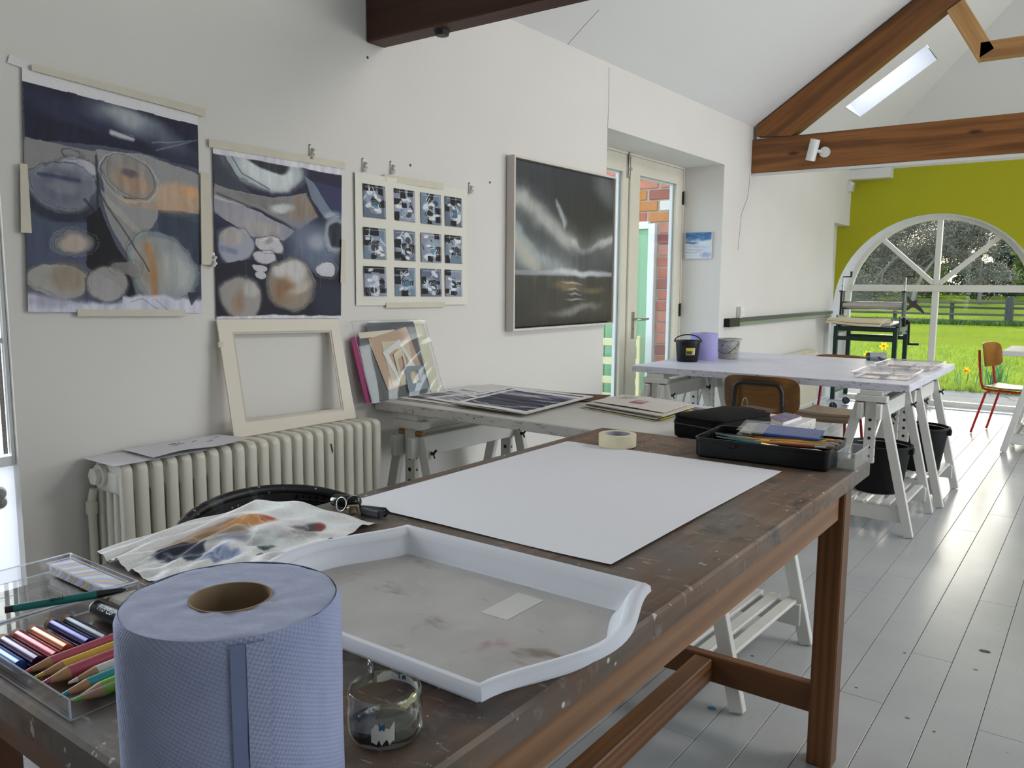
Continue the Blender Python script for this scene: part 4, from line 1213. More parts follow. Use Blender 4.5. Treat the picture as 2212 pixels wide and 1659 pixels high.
build('roller', MB().cyl((px0 + 0.02, 9.788, 1.182), (px1 - 0.02, 9.788, 1.182), 0.046, n=32), ROL, pr_, smooth=40)
build('gear_housing', MB().b2((px1 + 0.006, 9.70, 0.96), (px1 + 0.035, 9.86, 1.06), 0.006).cyl((px1 + 0.035, 9.78, 1.01), (px1 + 0.055, 9.78, 1.01), 0.03, n=18), IRON, pr_, smooth=35)
for yy, zz in ((9.64, 0.90), (9.64, 1.04), (9.93, 0.90), (9.93, 1.04)):
    build('bolt', MB().cyl((px1 + 0.005, yy, zz), (px1 + 0.016, yy, zz), 0.01, n=8), IRON, pr_)
hd = build('handle', MB().bar((px1 + 0.06, 9.78, 1.02), (px1 + 0.065, 9.78, 0.76), 0.018, 0.02, 0.003), BLK, pr_)
build('grip', MB().cyl((px1 + 0.06, 9.78, 0.772), (px1 + 0.17, 9.78, 0.772), 0.013, n=14), BLK, hd, smooth=40)
# ---------------------------------------------------------------- painted sheets: a small painter that lays colour on the vertices of a sheet
def vnoise(x, y, seed):
    xi, yi = np.floor(x).astype(int), np.floor(y).astype(int)
    fx, fy = x - xi, y - yi
    fx, fy = fx * fx * (3 - 2 * fx), fy * fy * (3 - 2 * fy)
    def h(a, b):
        n = (a * 374761393 + b * 668265263 + seed * 974634777) & 0x7fffffff
        n = ((n ^ (n >> 13)) * 1274126177) & 0x7fffffff
        return ((n ^ (n >> 16)) & 0xffff) / 65535.0
    return (h(xi, yi) * (1 - fx) + h(xi + 1, yi) * fx) * (1 - fy) + (h(xi, yi + 1) * (1 - fx) + h(xi + 1, yi + 1) * fx) * fy
def fbm(x, y, seed, n=4):
    s_, a, t = 0, 1.0, 0
    for i in range(n):
        s_ = s_ + a * vnoise(x * 2 ** i, y * 2 ** i, seed + i)
        t += a
        a *= 0.55
    return s_ / t
def sstep(a, b, x):
    t = np.clip((x - a) / (b - a), 0, 1)
    return t * t * (3 - 2 * t)
class Art:
    """u runs right and v runs down, both 0..1; asp is height over width"""
    def __init__(s, nx, ny, base, seed=1, asp=1.0):
        s.nx, s.ny, s.seed, s.asp = nx, ny, seed, asp
        s.u, s.v = np.meshgrid(np.linspace(0, 1, nx), np.linspace(0, 1, ny))
        s.w1 = fbm(s.u * 6, s.v * 6 * asp, seed) - 0.5
        s.w2 = fbm(s.u * 6 + 9, s.v * 6 * asp + 4, seed + 50) - 0.5
        s.c = np.ones((ny, nx, 3)) * np.array(base, float)
        s.k = 0
    def put(s, m, col, tex=0.25, dirn=(30, 6)):
        s.k += 1
        t = fbm(s.u * dirn[0], s.v * dirn[1] * s.asp, s.seed + 7 * s.k, 3)
        m = np.clip(m * (1 - tex * 1.2 * t), 0, 1)[..., None]
        s.c = s.c * (1 - m) + np.array(col, float) * (1 + (t[..., None] - 0.5) * 0.3) * m
        return s
    def _d(s, cx, cy, rx, ry, rot, wob):
        x, y = s.u - cx + s.w1 * wob, (s.v - cy + s.w2 * wob) * s.asp
        c, n = math.cos(math.radians(rot)), math.sin(math.radians(rot))
        a, b = x * c + y * n, -x * n + y * c
        return np.sqrt((a / rx) ** 2 + (b / (ry * s.asp)) ** 2)
    def ell(s, cx, cy, rx, ry, col, rot=0, soft=0.12, al=1.0, wob=0.06, tex=0.25, dirn=(30, 6)):
        return s.put(al * (1 - sstep(1 - soft, 1 + soft, s._d(cx, cy, rx, ry, rot, wob))), col, tex, dirn)
    def ring(s, cx, cy, rx, ry, col, w=0.05, rot=0, al=0.8, wob=0.06):
        for k, (f, q) in enumerate(((1.0, 1.0), (1.05, 0.7), (0.96, 0.5))):      # pencil goes round more than once
            d = s._d(cx + 0.004 * k, cy - 0.003 * k, rx * f, ry * (2 - f), rot + 4 * k, wob * (1 + 0.6 * k))
            s.put(al * q * (1 - sstep(0, w * (0.8 if k else 1), np.abs(d - 1))), col, 0.3)
        return s
    def poly(s, pts, col, al=1.0, wob=0.03, tex=0.25, dirn=(30, 6)):
        x, y = s.u + s.w1 * wob, s.v + s.w2 * wob
        ins = np.zeros_like(x, bool)
        for i in range(len(pts)):
            (x0, y0), (x1, y1) = pts[i - 1], pts[i]
            if y0 == y1: continue
            ins ^= ((y0 > y) != (y1 > y)) & (x < (x1 - x0) * (y - y0) / (y1 - y0) + x0)
        return s.put(ins * al, col, tex, dirn)
    def line(s, pts, col, w=0.004, al=0.8, wob=0.02, soft=1.0):
        x, y = s.u + s.w1 * wob, (s.v + s.w2 * wob) * s.asp
        d = np.full_like(x, 9.0)
        for (x0, y0), (x1, y1) in zip(pts, pts[1:]):
            y0, y1 = y0 * s.asp, y1 * s.asp
            dx, dy = x1 - x0, y1 - y0
            t = np.clip(((x - x0) * dx + (y - y0) * dy) / (dx * dx + dy * dy + 1e-9), 0, 1)
            d = np.minimum(d, np.hypot(x - x0 - t * dx, y - y0 - t * dy))
        return s.put(al * (1 - sstep(w * (1 - 0.6 * soft), w * (1 + soft), d)), col, 0.2)
    def margin(s, l, t, r, b, col, wob=0.012):
        m = (s.u + s.w1 * wob < l) | (s.u + s.w2 * wob > 1 - r) | (s.v + s.w2 * wob < t) | (s.v + s.w1 * wob > 1 - b)
        s.c[m] = np.array(col, float)
        return s
    def rgba(s):
        c = np.clip(s.c, 0, 255) / 255
        c = np.where(c <= 0.04045, c / 12.92, ((c + 0.055) / 1.055) ** 2.4)
        c = np.clip(c * 1.28, 0, 0.85)
        return np.concatenate([c, np.ones(c.shape[:2] + (1,))], 2).reshape(-1, 4)
ARTM = painted_mat('painted_paper')
ARTG = painted_mat('varnished_canvas', 0.42, 0.0, 0.3)
def artsheet(name, art, tl, tr, bl, br, m, parent=None, th=(0, 0, 0), relief=None, label=None, cat=None, group=None):
    tl, tr, bl, br = V(tl), V(tr), V(bl), V(br)
    nrm_ = (tr - tl).cross(tl - bl).normalized()
    def fn(u, v):
        p = tl.lerp(tr, u).lerp(bl.lerp(br, u), v)
        return p + nrm_ * (relief(u, v) if relief else 0)
    mb = MB().sheet(art.nx, art.ny, fn)
    o = build(name, mb, m, parent, loc=None if parent else tuple((tl + tr + bl + br) / 4), fix=False, cols=art.rgba(), label=label)
    return tag(o, None, cat, group)
NAVY, BLK_, GRY, WHT = (27, 30, 50), (13, 13, 20), (146, 144, 142), (205, 204, 212)

# --- large painting nearest the glazed bay
A = Art(280, 340, (74, 80, 98), 3, 1.2)
A.poly([(0, .03), (1, .03), (1, .27), (.75, .25), (.5, .24), (0, .28)], (24, 26, 46), tex=.1)
A.ell(.28, .13, .28, .05, (52, 56, 86), 8, .5, .7)
A.ell(.62, .12, .27, .055, (146, 156, 162), 12, .6, .95).ell(.55, .10, .12, .03, (170, 178, 180), 14, .6, .8)
A.ell(.83, .2, .17, .08, (58, 64, 86), 20, .5, .6).line([(.7, .19), (.95, .13)], (170, 178, 186), .003, .5).line([(.72, .22), (.99, .12)], (170, 178, 186), .003, .5)
A.line([(.46, .18), (.58, .19)], (216, 216, 218), .012, .9).line([(.46, .165), (.6, .185)], (40, 44, 54), .003)
A.poly([(0, .27), (.36, .28), (.36, .42), (0, .42)], (150, 146, 143), tex=.35).poly([(.36, .27), (.62, .25), (.85, .27), (1, .3), (1, .54), (.74, .52), (.62, .66), (.42, .5)], (156, 154, 151), tex=.3)
A.ell(.27, .37, .09, .045, (180, 180, 192)).ring(.27, .37, .1, .05, (50, 48, 46), .04).ring(.235, .31, .04, .03, (50, 48, 46), .09)
A.ell(.18, .54, .18, .07, (34, 38, 52), 0, .2).ell(.18, .455, .18, .105, (128, 134, 146)).ell(.18, .455, .135, .075, (96, 98, 112), 0, .3).ell(.2, .46, .08, .025, (138, 138, 146), 0, .5, .7)
A.line([(.07, .415), (.27, .425)], (48, 52, 90), .008, .7).ring(.18, .455, .18, .1, (40, 40, 44), .02).ring(.19, .45, .165, .092, (60, 60, 62), .015)
A.poly([(0, .62), (.3, .6), (.3, .82), (0, .82)], (72, 78, 100), tex=.3)
A.poly([(.31, .57), (.385, .52), (.47, .7), (.60, .84), (.70, .955), (.55, .94), (.44, .86), (.30, .8)], BLK_, tex=.05)
A.ell(.235, .69, .11, .06, (120, 122, 126)).ell(.235, .695, .075, .04, (178, 160, 146), 0, .3).ring(.235, .69, .1, .055, (46, 44, 44), .03).ring(.24, .69, .125, .068, (150, 150, 152), .02)
A.poly([(.72, .5), (1, .49), (1, .92), (.9, .93), (.84, .66), (.72, .6)], (46, 56, 72), tex=.2)
A.ell(.87, .43, .19, .07, (186, 156, 128), -4, .3).ell(.93, .405, .07, .03, (206, 158, 110), 0, .5, .8).line([(.5, .48), (.75, .49), (.95, .47)], (184, 150, 120), .018, .6)
A.ell(.54, .365, .155, .095, (140, 134, 130), 12).ell(.56, .39, .11, .055, (166, 138, 116), 14, .4).ell(.55, .35, .05, .02, (74, 74, 84), 8, .5, .8).ring(.54, .365, .16, .1, (56, 52, 50), .025, 12).ring(.545, .37, .175, .108, (190, 190, 190), .03, 12)
A.poly([(.385, .45), (.5, .52), (.62, .62), (.66, .78), (.72, .93), (.69, .95), (.58, .8), (.45, .62)], (158, 154, 148), tex=.4)
A.ell(.755, .79, .22, .165, (150, 154, 154), 34).ell(.83, .80, .12, .09, (176, 180, 178), 30, .5, .8).ell(.66, .76, .075, .13, (150, 140, 128), -14, .4).line([(.655, .68), (.685, .8), (.695, .92)], (160, 112, 66), .017, .85).ring(.755, .79, .225, .17, (120, 140, 146), .05, 34).ring(.75, .785, .235, .178, (60, 60, 62), .018, 34)
A.ell(.15, .865, .15, .08, (168, 164, 156)).ell(.2, .85, .09, .06, (140, 124, 104), 0, .5, .8).ring(.15, .865, .15, .08, (50, 48, 46), .03)
A.ell(.41, .875, .12, .075, (166, 162, 160), 12).ring(.41, .875, .125, .078, (60, 58, 58), .03, 12).ell(.51, .8, .085, .035, (128, 126, 122), 4).ring(.51, .8, .1, .045, (70, 70, 72), .03)
A.line([(.3, .5), (.37, .56), (.37, .4)], (30, 30, 34), .006, .7).line([(.36, .3), (.37, .45), (.5, .6), (.66, .8)], (52, 50, 50), .004, .8).line([(.29, .85), (.3, 1)], (60, 60, 64), .005, .7)
A.put(sstep(.915, .94, A.v + A.w1 * .07 - .05 * (A.u < .5) * A.u), (196, 195, 212), .05)
A.ell(.12, .955, .13, .025, (140, 140, 158), -6, .6, .7).line([(.55, .95), (.62, .93), (.72, .98)], (120, 120, 128), .002).line([(.7, .93), (.78, .99)], (120, 120, 128), .002).poly([(.9, .9), (.99, .9), (.93, .97)], (40, 46, 58))
A.c[(A.v + A.w1 * .008 < .05) & (A.u < 2)] = (212, 210, 222)
XP = XW + 0.003
s1 = artsheet('abstract_painting', A, (XP, 1.136, 2.015), (XP, 1.702, 1.974), (XP, 1.107, 1.307), (XP, 1.688, 1.29), ARTM, relief=lambda u, v: 0.004 + 0.006 * math.sin(PI * u) * math.sin(3 * v) + 0.006 * (1 - u) * v, label='large navy and beige abstract painting on paper, leftmost on the wall', cat='painting')
TAPE = mat('masking_tape', (214, 208, 190), 0.7, 0.04, 15)
TAPEW = mat('white_paper_tape', (226, 226, 226), 0.7, 0.02, 15)
def tape(parent, pts, m=TAPE, x=XW + 0.0135, label=None):
    return build('tape', MB().prism([(x, y, z) for y, z in pts], (0.0008, 0, 0)), m, parent, label=label)
tape(s1, [(1.098, 2.022), (1.106, 2.046), (1.165, 2.036), (1.163, 2.012)], TAPEW, x=XW + 0.004, label='white tape')
tape(s1, [(1.16, 2.012), (1.16, 2.03), (1.73, 2.0), (1.73, 1.972)])
tape(s1, [(1.10, 1.54), (1.13, 1.54), (1.13, 1.74), (1.11, 1.74)], x=XW + 0.016)
tape(s1, [(1.69, 1.46), (1.735, 1.46), (1.735, 1.78), (1.70, 1.78)])
tape(s1, [(1.25, 1.29), (1.25, 1.312), (1.62, 1.302), (1.62, 1.28)], x=XW + 0.014)

# --- second painting
B = Art(260, 270, (30, 32, 54), 11, 1.03)
B.ell(.36, .07, .33, .15, (180, 190, 194), 6, .15).ell(.4, .1, .22, .10, (206, 210, 212), 6, .3).ell(.39, .045, .16, .06, (14, 14, 22), 6, .15).poly([(0, 0), (.06, .02), (.2, .2), (.28, .25), (0, .26)], (66, 70, 80), tex=.3)
B.ring(.36, .07, .33, .155, (60, 60, 60), .025, 6).line([(.11, .02), (.2, .14), (.4, .21)], (60, 60, 60), .003)
B.poly([(.7, .12), (1, .15), (1, .34), (.86, .33), (.78, .24)], (52, 54, 92), tex=.4).poly([(.68, .1), (.76, .14), (.92, .3), (.98, .33), (.86, .34), (.74, .24)], (120, 132, 146), tex=.3).ell(.92, .32, .07, .03, (160, 172, 182), 0, .5, .8)
B.poly([(0, .22), (.1, .24), (.4, .26), (.7, .21), (.8, .34), (.62, .44), (.3, .34), (0, .3)], (152, 148, 144), tex=.35).poly([(.13, .25), (.5, .27), (.65, .27), (.5, .37), (.25, .31)], (112, 112, 110), al=.7, tex=.4)
B.poly([(.6, .23), (.71, .23), (.8, .34), (.65, .44), (.55, .37)], (134, 118, 104), tex=.3).ell(.5, .32, .09, .03, (198, 202, 200), -8, .5).line([(.02, .27), (.3, .34), (.64, .44), (.8, .34), (.7, .22)], (62, 60, 60), .004)
B.poly([(0, .28), (.18, .32), (.6, .45), (.52, .52), (.28, .52), (.12, .44), (0, .39)], (186, 182, 186), tex=.4).ell(.35, .45, .14, .035, (166, 158, 152), 6, .5, .8).line([(0, .40), (.2, .5), (.5, .53), (.64, .44)], (70, 68, 70), .004).line([(0, .4), (.1, .47)], (36, 38, 74), .016, .8)
B.ell(.78, .52, .24, .14, (112, 122, 142), 10, .5).ell(.7, .62, .18, .07, (84, 96, 116), 4, .5, .8).ell(.78, .49, .07, .05, (170, 176, 184), 0, .6, .8)
B.ell(.955, .45, .12, .12, (150, 158, 168), 0, .2).ell(.965, .455, .085, .085, (22, 24, 36), 0, .15).ring(.955, .45, .13, .13, (80, 84, 92), .03)
B.ell(.14, .57, .135, .115, (170, 174, 186)).ell(.11, .52, .09, .05, (170, 158, 152), 0, .4, .9).line([(.04, .585), (.14, .605)], (108, 112, 146), .014, .7).ring(.14, .57, .14, .118, (56, 56, 58), .03)
B.poly([(0, .68), (.34, .64), (.5, .62), (.62, .68), (.75, .7), (1, .7), (1, 1), (0, 1)], (22, 23, 36), tex=.1)
B.ell(.39, .545, .12, .05, (208, 204, 206), 10, .1).ell(.39, .52, .035, .02, (120, 118, 116), 0, .4, .7).ell(.35, .625, .085, .042, (208, 204, 210), 0, .1).ell(.31, .695, .052, .02, (206, 204, 210), 0, .1).ell(.315, .735, .038, .022, (206, 204, 210), 0, .1).ring(.39, .545, .125, .056, (48, 46, 46), .04, 10).ring(.35, .625, .09, .047, (48, 46, 46), .05)
B.ell(.87, .67, .085, .048, (208, 208, 214), 0, .1).ring(.87, .67, .1, .06, (120, 118, 116), .06).ring(.87, .672, .092, .055, (48, 46, 46), .03)
B.ell(.565, .785, .205, .165, (150, 140, 128)).ell(.55, .7, .15, .075, (192, 190, 190), 0, .3).ell(.5, .82, .1, .08, (128, 92, 60), -20, .5, .85).ell(.63, .8, .11, .035, (196, 184, 172), -25, .6, .8).ell(.6, .87, .12, .04, (142, 126, 108), 0, .5, .7).ring(.565, .785, .21, .168, (140, 134, 126), .04).ring(.57, .782, .215, .172, (50, 48, 48), .015).ring(.56, .79, .2, .175, (60, 58, 56), .012)
B.ell(.17, .875, .155, .13, (168, 162, 156), 20).ell(.15, .9, .04, .08, (142, 112, 90), 20, .6, .8).ell(.25, .82, .05, .05, (186, 184, 180), 0, .5, .7).ring(.17, .875, .158, .132, (58, 56, 54), .02, 20)
B.ell(.88, .88, .14, .12, (40, 46, 62), 0, .4, .9)
for k in range(5): B.line([(.2 + .15 * k, .5), (.22 + .15 * k, .8)], (150, 150, 160), .0018, .35)
B.put(1 - sstep(.045, .05, B.v + B.w1 * .02 - .01 * B.u), (206, 203, 216), 0.03)
B.put(sstep(.975, .985, B.v + B.w1 * .03), (204, 202, 214), .03)
s2 = artsheet('abstract_painting', B, (XP, 1.757, 1.882), (XP, 2.359, 1.878), (XP, 1.747, 1.267), (XP, 2.339, 1.252), ARTM, relief=lambda u, v: 0.004 + 0.004 * math.sin(2 * PI * u) * v, label='navy abstract painting with pale pebble shapes above the white mount frame', cat='painting')
tape(s2, [(1.74, 1.872), (1.74, 1.9), (2.375, 1.896), (2.375, 1.868)], x=XW + 0.010)
tape(s2, [(2.335, 1.40), (2.362, 1.40), (2.366, 1.58), (2.345, 1.58)], x=XW + 0.0125)

# --- sheet with twelve small paintings
SHP = mat('cream_cartridge_paper', (228, 225, 214), 0.8, 0.02, 5)
s3 = solo('study_sheet', MB().sheet(20, 16, lambda u, v: (XP + 0.003 + 0.004 * math.sin(5 * u) ** 2 + 0.004 * (1 - v) * (1 - u), 2.428 + u * (0.733 + 0.011 * v) - 0.001 * v, 1.864 - 0.008 * u - v * 0.561), th=(0.0008, 0, 0)), SHP, 'cream sheet holding twelve small dark abstract studies in a grid', 'artwork', loc=(XP, 2.8, 1.58))
tape(s3, [(2.60, 1.842), (2.60, 1.872), (2.99, 1.872), (2.99, 1.842)], x=XW + 0.0125)
tape(s3, [(2.60, 1.29), (2.60, 1.313), (3.0, 1.31), (3.0, 1.286)], x=XW + 0.0125)
gr = random.Random(4)
cu = [(.055, .235), (.305, .49), (.545, .735), (.775, .945)]
for r_ in range(3):
    for c in range(4):
        u0, u1 = cu[c]
        v0, v1 = [(.07, .32), (.395, .635), (.69, .92)][r_]
        a = Art(56, 72, ((92, 100, 118), (128, 134, 150), (104, 122, 138))[(c + 2 * r_) % 3], 30 + r_ * 4 + c, 1.3)
        dk = (12, 13, 19)
        a.ell(gr.uniform(.35, .65), gr.uniform(.35, .65), .36, .26, (146, 158, 178), gr.uniform(-40, 40), .3, .9)
        for k in range(5):
            cx, cy = gr.uniform(.2, .85), gr.uniform(.15, .9)
            a.ell(cx, cy, gr.uniform(.1, .26), gr.uniform(.05, .12), gr.choice(((214, 218, 226), (222, 222, 224), (40, 44, 56), (96, 124, 146), (196, 204, 214))), gr.uniform(-70, 70), .12, .95)
        for k in range(7):
            x, y = gr.choice(((0, 0), (0, .3), (0, .72), (.66, 0), (.68, .45), (.7, .74), (.3, .8), (.3, 0), (.36, .42)))
            w, h = gr.uniform(.2, .36), gr.uniform(.12, .3)
            a.poly([(x, y), (x + w, y - .01), (x + w + gr.uniform(-.04, .04), y + h), (x, y + h)], dk, tex=.02, wob=.05)
        cx, cy = gr.uniform(.4, .7), gr.uniform(.5, .8)
        a.ell(cx, cy, .15, .11, ((84, 126, 152), (60, 64, 78), (26, 28, 38))[(r_ + c) % 3], 0, .12).ring(cx, cy, .19, .14, (220, 224, 228), .09).ring(cx, cy, .27, .2, (196, 202, 212), .05)
        for k in range(4):
            x, y = gr.uniform(.1, .8), gr.uniform(.1, .8)
            a.line([(x, y), (x + gr.uniform(-.3, .3), y + gr.uniform(-.3, .3))], gr.choice(((224, 224, 228), (224, 224, 228), (16, 18, 26))), .018, .9)
        for k in range(2): a.ell(gr.uniform(.15, .85), gr.uniform(.1, .9), .12, .05, (226, 226, 230), gr.uniform(-30, 30), .1, .97)
        a.line([(.1, .08), (.95, .06), (.96, .95)], (222, 222, 224), .012, .6)
        yl, yr = 2.428 + u0 * .737, 2.428 + u1 * .737
        za, zb = 1.86 - v0 * .561 - .008 * u0, 1.86 - v1 * .561 - .008 * u0
        artsheet('study', a, (XW + 0.0135, yl, za), (XW + 0.0135, yr, za - .002), (XW + 0.0135, yl + .004, zb), (XW + 0.0135, yr + .004, zb - .002), ARTM, s3)

# --- framed seascape
Cc = Art(290, 240, (56, 60, 62), 21, 0.84)
Cc.ell(.3, .2, .5, .3, (46, 50, 54), 0, .6, .8).ell(.75, .35, .3, .25, (48, 48, 46), 0, .5, .9)
Cc.line([(-.1, .2), (.12, .3), (.33, .42), (.55, .5), (.75, .53), (.9, .5), (1.05, .44)], (128, 130, 128), .07, .75, .1, 1.4)
Cc.line([(-.1, .18), (.1, .25), (.3, .36), (.48, .46), (.58, .49)], (176, 176, 172), .035, .85, .1, 1.2).line([(.56, .485), (.72, .50), (.85, .48), (1.0, .43)], (186, 188, 186), .016, .85, .12, 1.2)
Cc.line([(.38, .24), (.45, .32), (.48, .36)], (176, 180, 180), .018, .85, .14, 1.3).ell(.9, .08, .12, .09, (120, 124, 124), 20, .7, .7)
Cc.ell(.25, .5, .3, .09, (66, 72, 76), 28, .6, .8)
Cc.line([(-.05, .45), (.05, .54), (.2, .6), (.4, .665), (.6, .69)], (164, 168, 166), .065, .8, .12, 1.5).line([(-.05, .44), (.06, .5), (.16, .62)], (186, 182, 170), .035, .7, .12, 1.4).line([(.02, .4), (.2, .56), (.45, .66)], (150, 166, 168), .02, .6, .12, 1.4)
Cc.ell(.72, .58, .26, .09, (66, 70, 74), 0, .7, .85).put(sstep(.645, .66, Cc.v) * (1 - sstep(.675, .70, Cc.v)), (140, 146, 150), .3, (4, 40))
Cc.put(sstep(.675, .69, Cc.v + .004 * Cc.w1), (60, 58, 54), .25, (40, 4)).put(sstep(.74, .95, Cc.v), (70, 64, 54), .6, (60, 3))
Cc.ell(.6, .665, .3, .018, (196, 200, 202), 0, .8, .9).ell(.5, .75, .13, .03, (130, 110, 78), 0, .6, .8).ell(.78, .77, .12, .02, (122, 106, 78), 0, .6, .7)
for y, w in ((.73, .1), (.77, .06), (.8, .07), (.835, .09)): Cc.ell(.57 + .02 * math.sin(40 * y), y, w, .006, (170, 172, 168), 0, .6, .85)
Cc.ell(.6, .90, .22, .028, (150, 154, 156), -6, .7, .85, .1, .5, (50, 4)).put(sstep(.92, 1, Cc.v), (40, 38, 36), .5, (70, 3)).put((1 - sstep(0, .3, Cc.u)) * sstep(.72, .9, Cc.v), (44, 44, 42), .4, (50, 3))
sea = thing('framed_painting', 'framed stormy seascape in a white tray frame on the wall', 'painting', (-2.59, 4.04, 1.6))
yl, yr, zt_, zb = 3.503, 4.588, 2.068, 1.148
fx0, fx1 = XW + 0.004, -2.565
FRW = mat('white_frame_paint', (212, 206, 198), 0.45, 0.03, 6)
build('frame', MB().ring([(fx0, yl + .012, zb + .012), (fx0, yr - .012, zb + .012), (fx0, yr - .012, zt_ - .012), (fx0, yl + .012, zt_ - .012)], [(fx0, yl, zb), (fx0, yr, zb), (fx0, yr, zt_), (fx0, yl, zt_)], (fx1 - fx0, 0, 0)), FRW, sea)
build('backing', MB().b2((fx0 + .002, yl + .011, zb + .011), (fx0 + .012, yr - .011, zt_ - .011)), mat('black_tray_backing', (14, 14, 15), 0.7), sea)
artsheet('canvas', Cc, (fx1 - .008, yl + .022, zt_ - .022), (fx1 - .008, yr - .022, zt_ - .022), (fx1 - .008, yl + .022, zb + .022), (fx1 - .008, yr - .022, zb + .022), ARTG, sea)
build('stretcher', MB().b2((fx0 + .012, yl + .023, zb + .023), (fx1 - .0085, yr - .023, zt_ - .023)), FRW, sea)

# --- small blue canvas on the door reveal
Dd = Art(60, 60, (196, 206, 218), 41, 1.0)
Dd.put(1 - sstep(.2, .42, Dd.v + Dd.w1 * .2), (44, 92, 142), .3, (6, 30)).ell(.3, .4, .3, .05, (90, 120, 150), 6, .5, .8).line([(0, .38), (.3, .41), (.5, .4)], (70, 66, 74), .014).ell(.7, .4, .3, .06, (214, 222, 232), -8, .6, .9).ell(.5, .55, .5, .05, (168, 190, 210), 6, .6, .8).ell(.3, .66, .35, .03, (196, 170, 172), 4, .6, .7).ell(.6, .68, .2, .025, (214, 150, 140), -4, .6, .6).ell(.8, .86, .2, .1, (130, 148, 176), 0, .6, .8).line([(0, .75), (.4, .78), (.6, .7)], (110, 116, 132), .01, .6)
sc_ = solo('small_canvas', MB().b2((-2.93, 6.44, 1.617), (-2.70, 6.459, 1.836), 0.002), mat('canvas_edge_white', (222, 222, 224), 0.7), 'small blue and white seascape canvas on the door reveal', 'painting', loc=(-2.815, 6.45, 1.72))
artsheet('painted_face', Dd, (-2.929, 6.4392, 1.834), (-2.701, 6.4392, 1.834), (-2.929, 6.4392, 1.619), (-2.701, 6.4392, 1.619), ARTM, sc_)

# --- hooks, switch, rail
HK = mat('white_plastic_hook', (222, 218, 208), 0.4, 0.03, 10)
hooks = ((2.206, 1.915, 'white plastic hook above the pebble painting'), (2.49, 1.897, 'white plastic hook above the top left corner of the study sheet'), (2.657, 1.905, 'white plastic hook above the second column of studies'), (3.204, 1.868, 'white plastic hook right of the study sheet'), (1.74, 1.479, 'small crumpled white hook between the two abstract paintings'))
for y, z, lab in hooks:
    hk = thing('wall_hook', lab, 'hook', (XW, y, z), 'white plastic hooks on the wall')
    build('plate', MB().b2((XW + 0.0005, y - 0.012, z - 0.024), (XW + 0.006, y + 0.012, z + 0.026), 0.002), HK, hk)
    build('hook', MB().tube([(XW + 0.005, y, z + 0.012), (XW + 0.02, y + 0.004, z + 0.008), (XW + 0.012, y, z - 0.004), (XW + 0.024, y, z - 0.014), (XW + 0.016, y - 0.006, z - 0.024)], 0.0065, 6), HK, hk, smooth=60)
    build('nail', MB().cyl((XW, y - 0.008, z + 0.026), (XW + 0.004, y - 0.008, z + 0.026), 0.004, n=8), IRON, hk)
sw = thing('light_switch', 'white light switch above the dark wall rail', 'switch', (XW, 6.882, 1.177))
build('back_box', MB().b2((XW + 0.0005, 6.842, 1.105), (XW + 0.035, 6.922, 1.215), 0.003), WHITEP, sw)
build('plate', MB().b2((XW + 0.035, 6.84, 1.13), (XW + 0.043, 6.924, 1.215), 0.003), WHITEP, sw)
build('rocker', MB().b2((XW + 0.043, 6.873, 1.15), (XW + 0.049, 6.895, 1.185), 0.002), WHITEP, sw)
rl = thing('hanging_rail', 'long dark grey metal rail along the white wall below the switch', 'rail', (XW, 8.1, 1.08))
DGR = mat('dark_grey_anodised', (70, 74, 76), 0.35, 0.05, 10, metal=0.6)
GGL = mat('grey_green_metal_face', (142, 158, 148), 0.3, 0.05, 8, metal=0.5)
build('channel', MB().b2((XW + 0.001, 6.60, 1.085), (XW + 0.05, 9.70, 1.12), 0.003), DGR, rl)
build('face', MB().b2((XW + 0.012, 6.80, 1.05), (XW + 0.03, 9.72, 1.086), 0.002), GGL, rl)
build('end_cap', MB().b2((XW + 0.001, 6.57, 1.05), (XW + 0.055, 6.80, 1.122), 0.004), BLACK, rl)
# ---------------------------------------------------------------- things on the wooden work table
# blue paper roll
m, nt, out = nodes_of('embossed_blue_paper')
vec = coords(nt)
c_ = mixc(nt, ramp(nt, noise(nt, vec, 14, 3), 0.3, 0.7), lin((166, 174, 206)), lin((152, 161, 195)))
sx_ = N(nt, 'ShaderNodeSeparateXYZ')
nt.links.new(vec, sx_.inputs[0])
def mth(op, a, b=None):
    n = N(nt, 'ShaderNodeMath', operation=op)
    for i_m, q in enumerate((a, b)):
        if q is None: continue
        if isinstance(q, bpy.types.NodeSocket): nt.links.new(q, n.inputs[i_m])
        else: n.inputs[i_m].default_value = q
    return n.outputs[0]
ang = mth('MULTIPLY', mth('ARCTAN2', sx_.outputs[1], sx_.outputs[0]), 0.1035)
ua = mth('MULTIPLY', mth('ADD', ang, mth('MULTIPLY', sx_.outputs[2], 0.35)), 2 * PI / 0.0058)
va = mth('MULTIPLY', mth('SUBTRACT', sx_.outputs[2], mth('MULTIPLY', ang, 0.35)), 2 * PI / 0.0058)
dots = mth('MULTIPLY', mth('SINE', ua), mth('SINE', va))
pbr(nt, out, c_, 0.9, 0, 0.1, 0, 0, dots, 0.4, 0.0006)
BLUEP = m
BLUET = mat('wound_paper_end', (178, 185, 212), 0.95, 0.05, 30, bump=0.6, bscale=60, bdist=0.002)
CARD = mat('grey_brown_core_card', (150, 128, 102), 0.85, 0.08, 40)
RC, RR, RH = V((-0.667, 0.450, ZT + 0.0005)), 0.1035, 0.191
roll_t = thing('paper_roll', 'large blue embossed paper towel roll at the front of the wooden table', 'paper roll', RC)
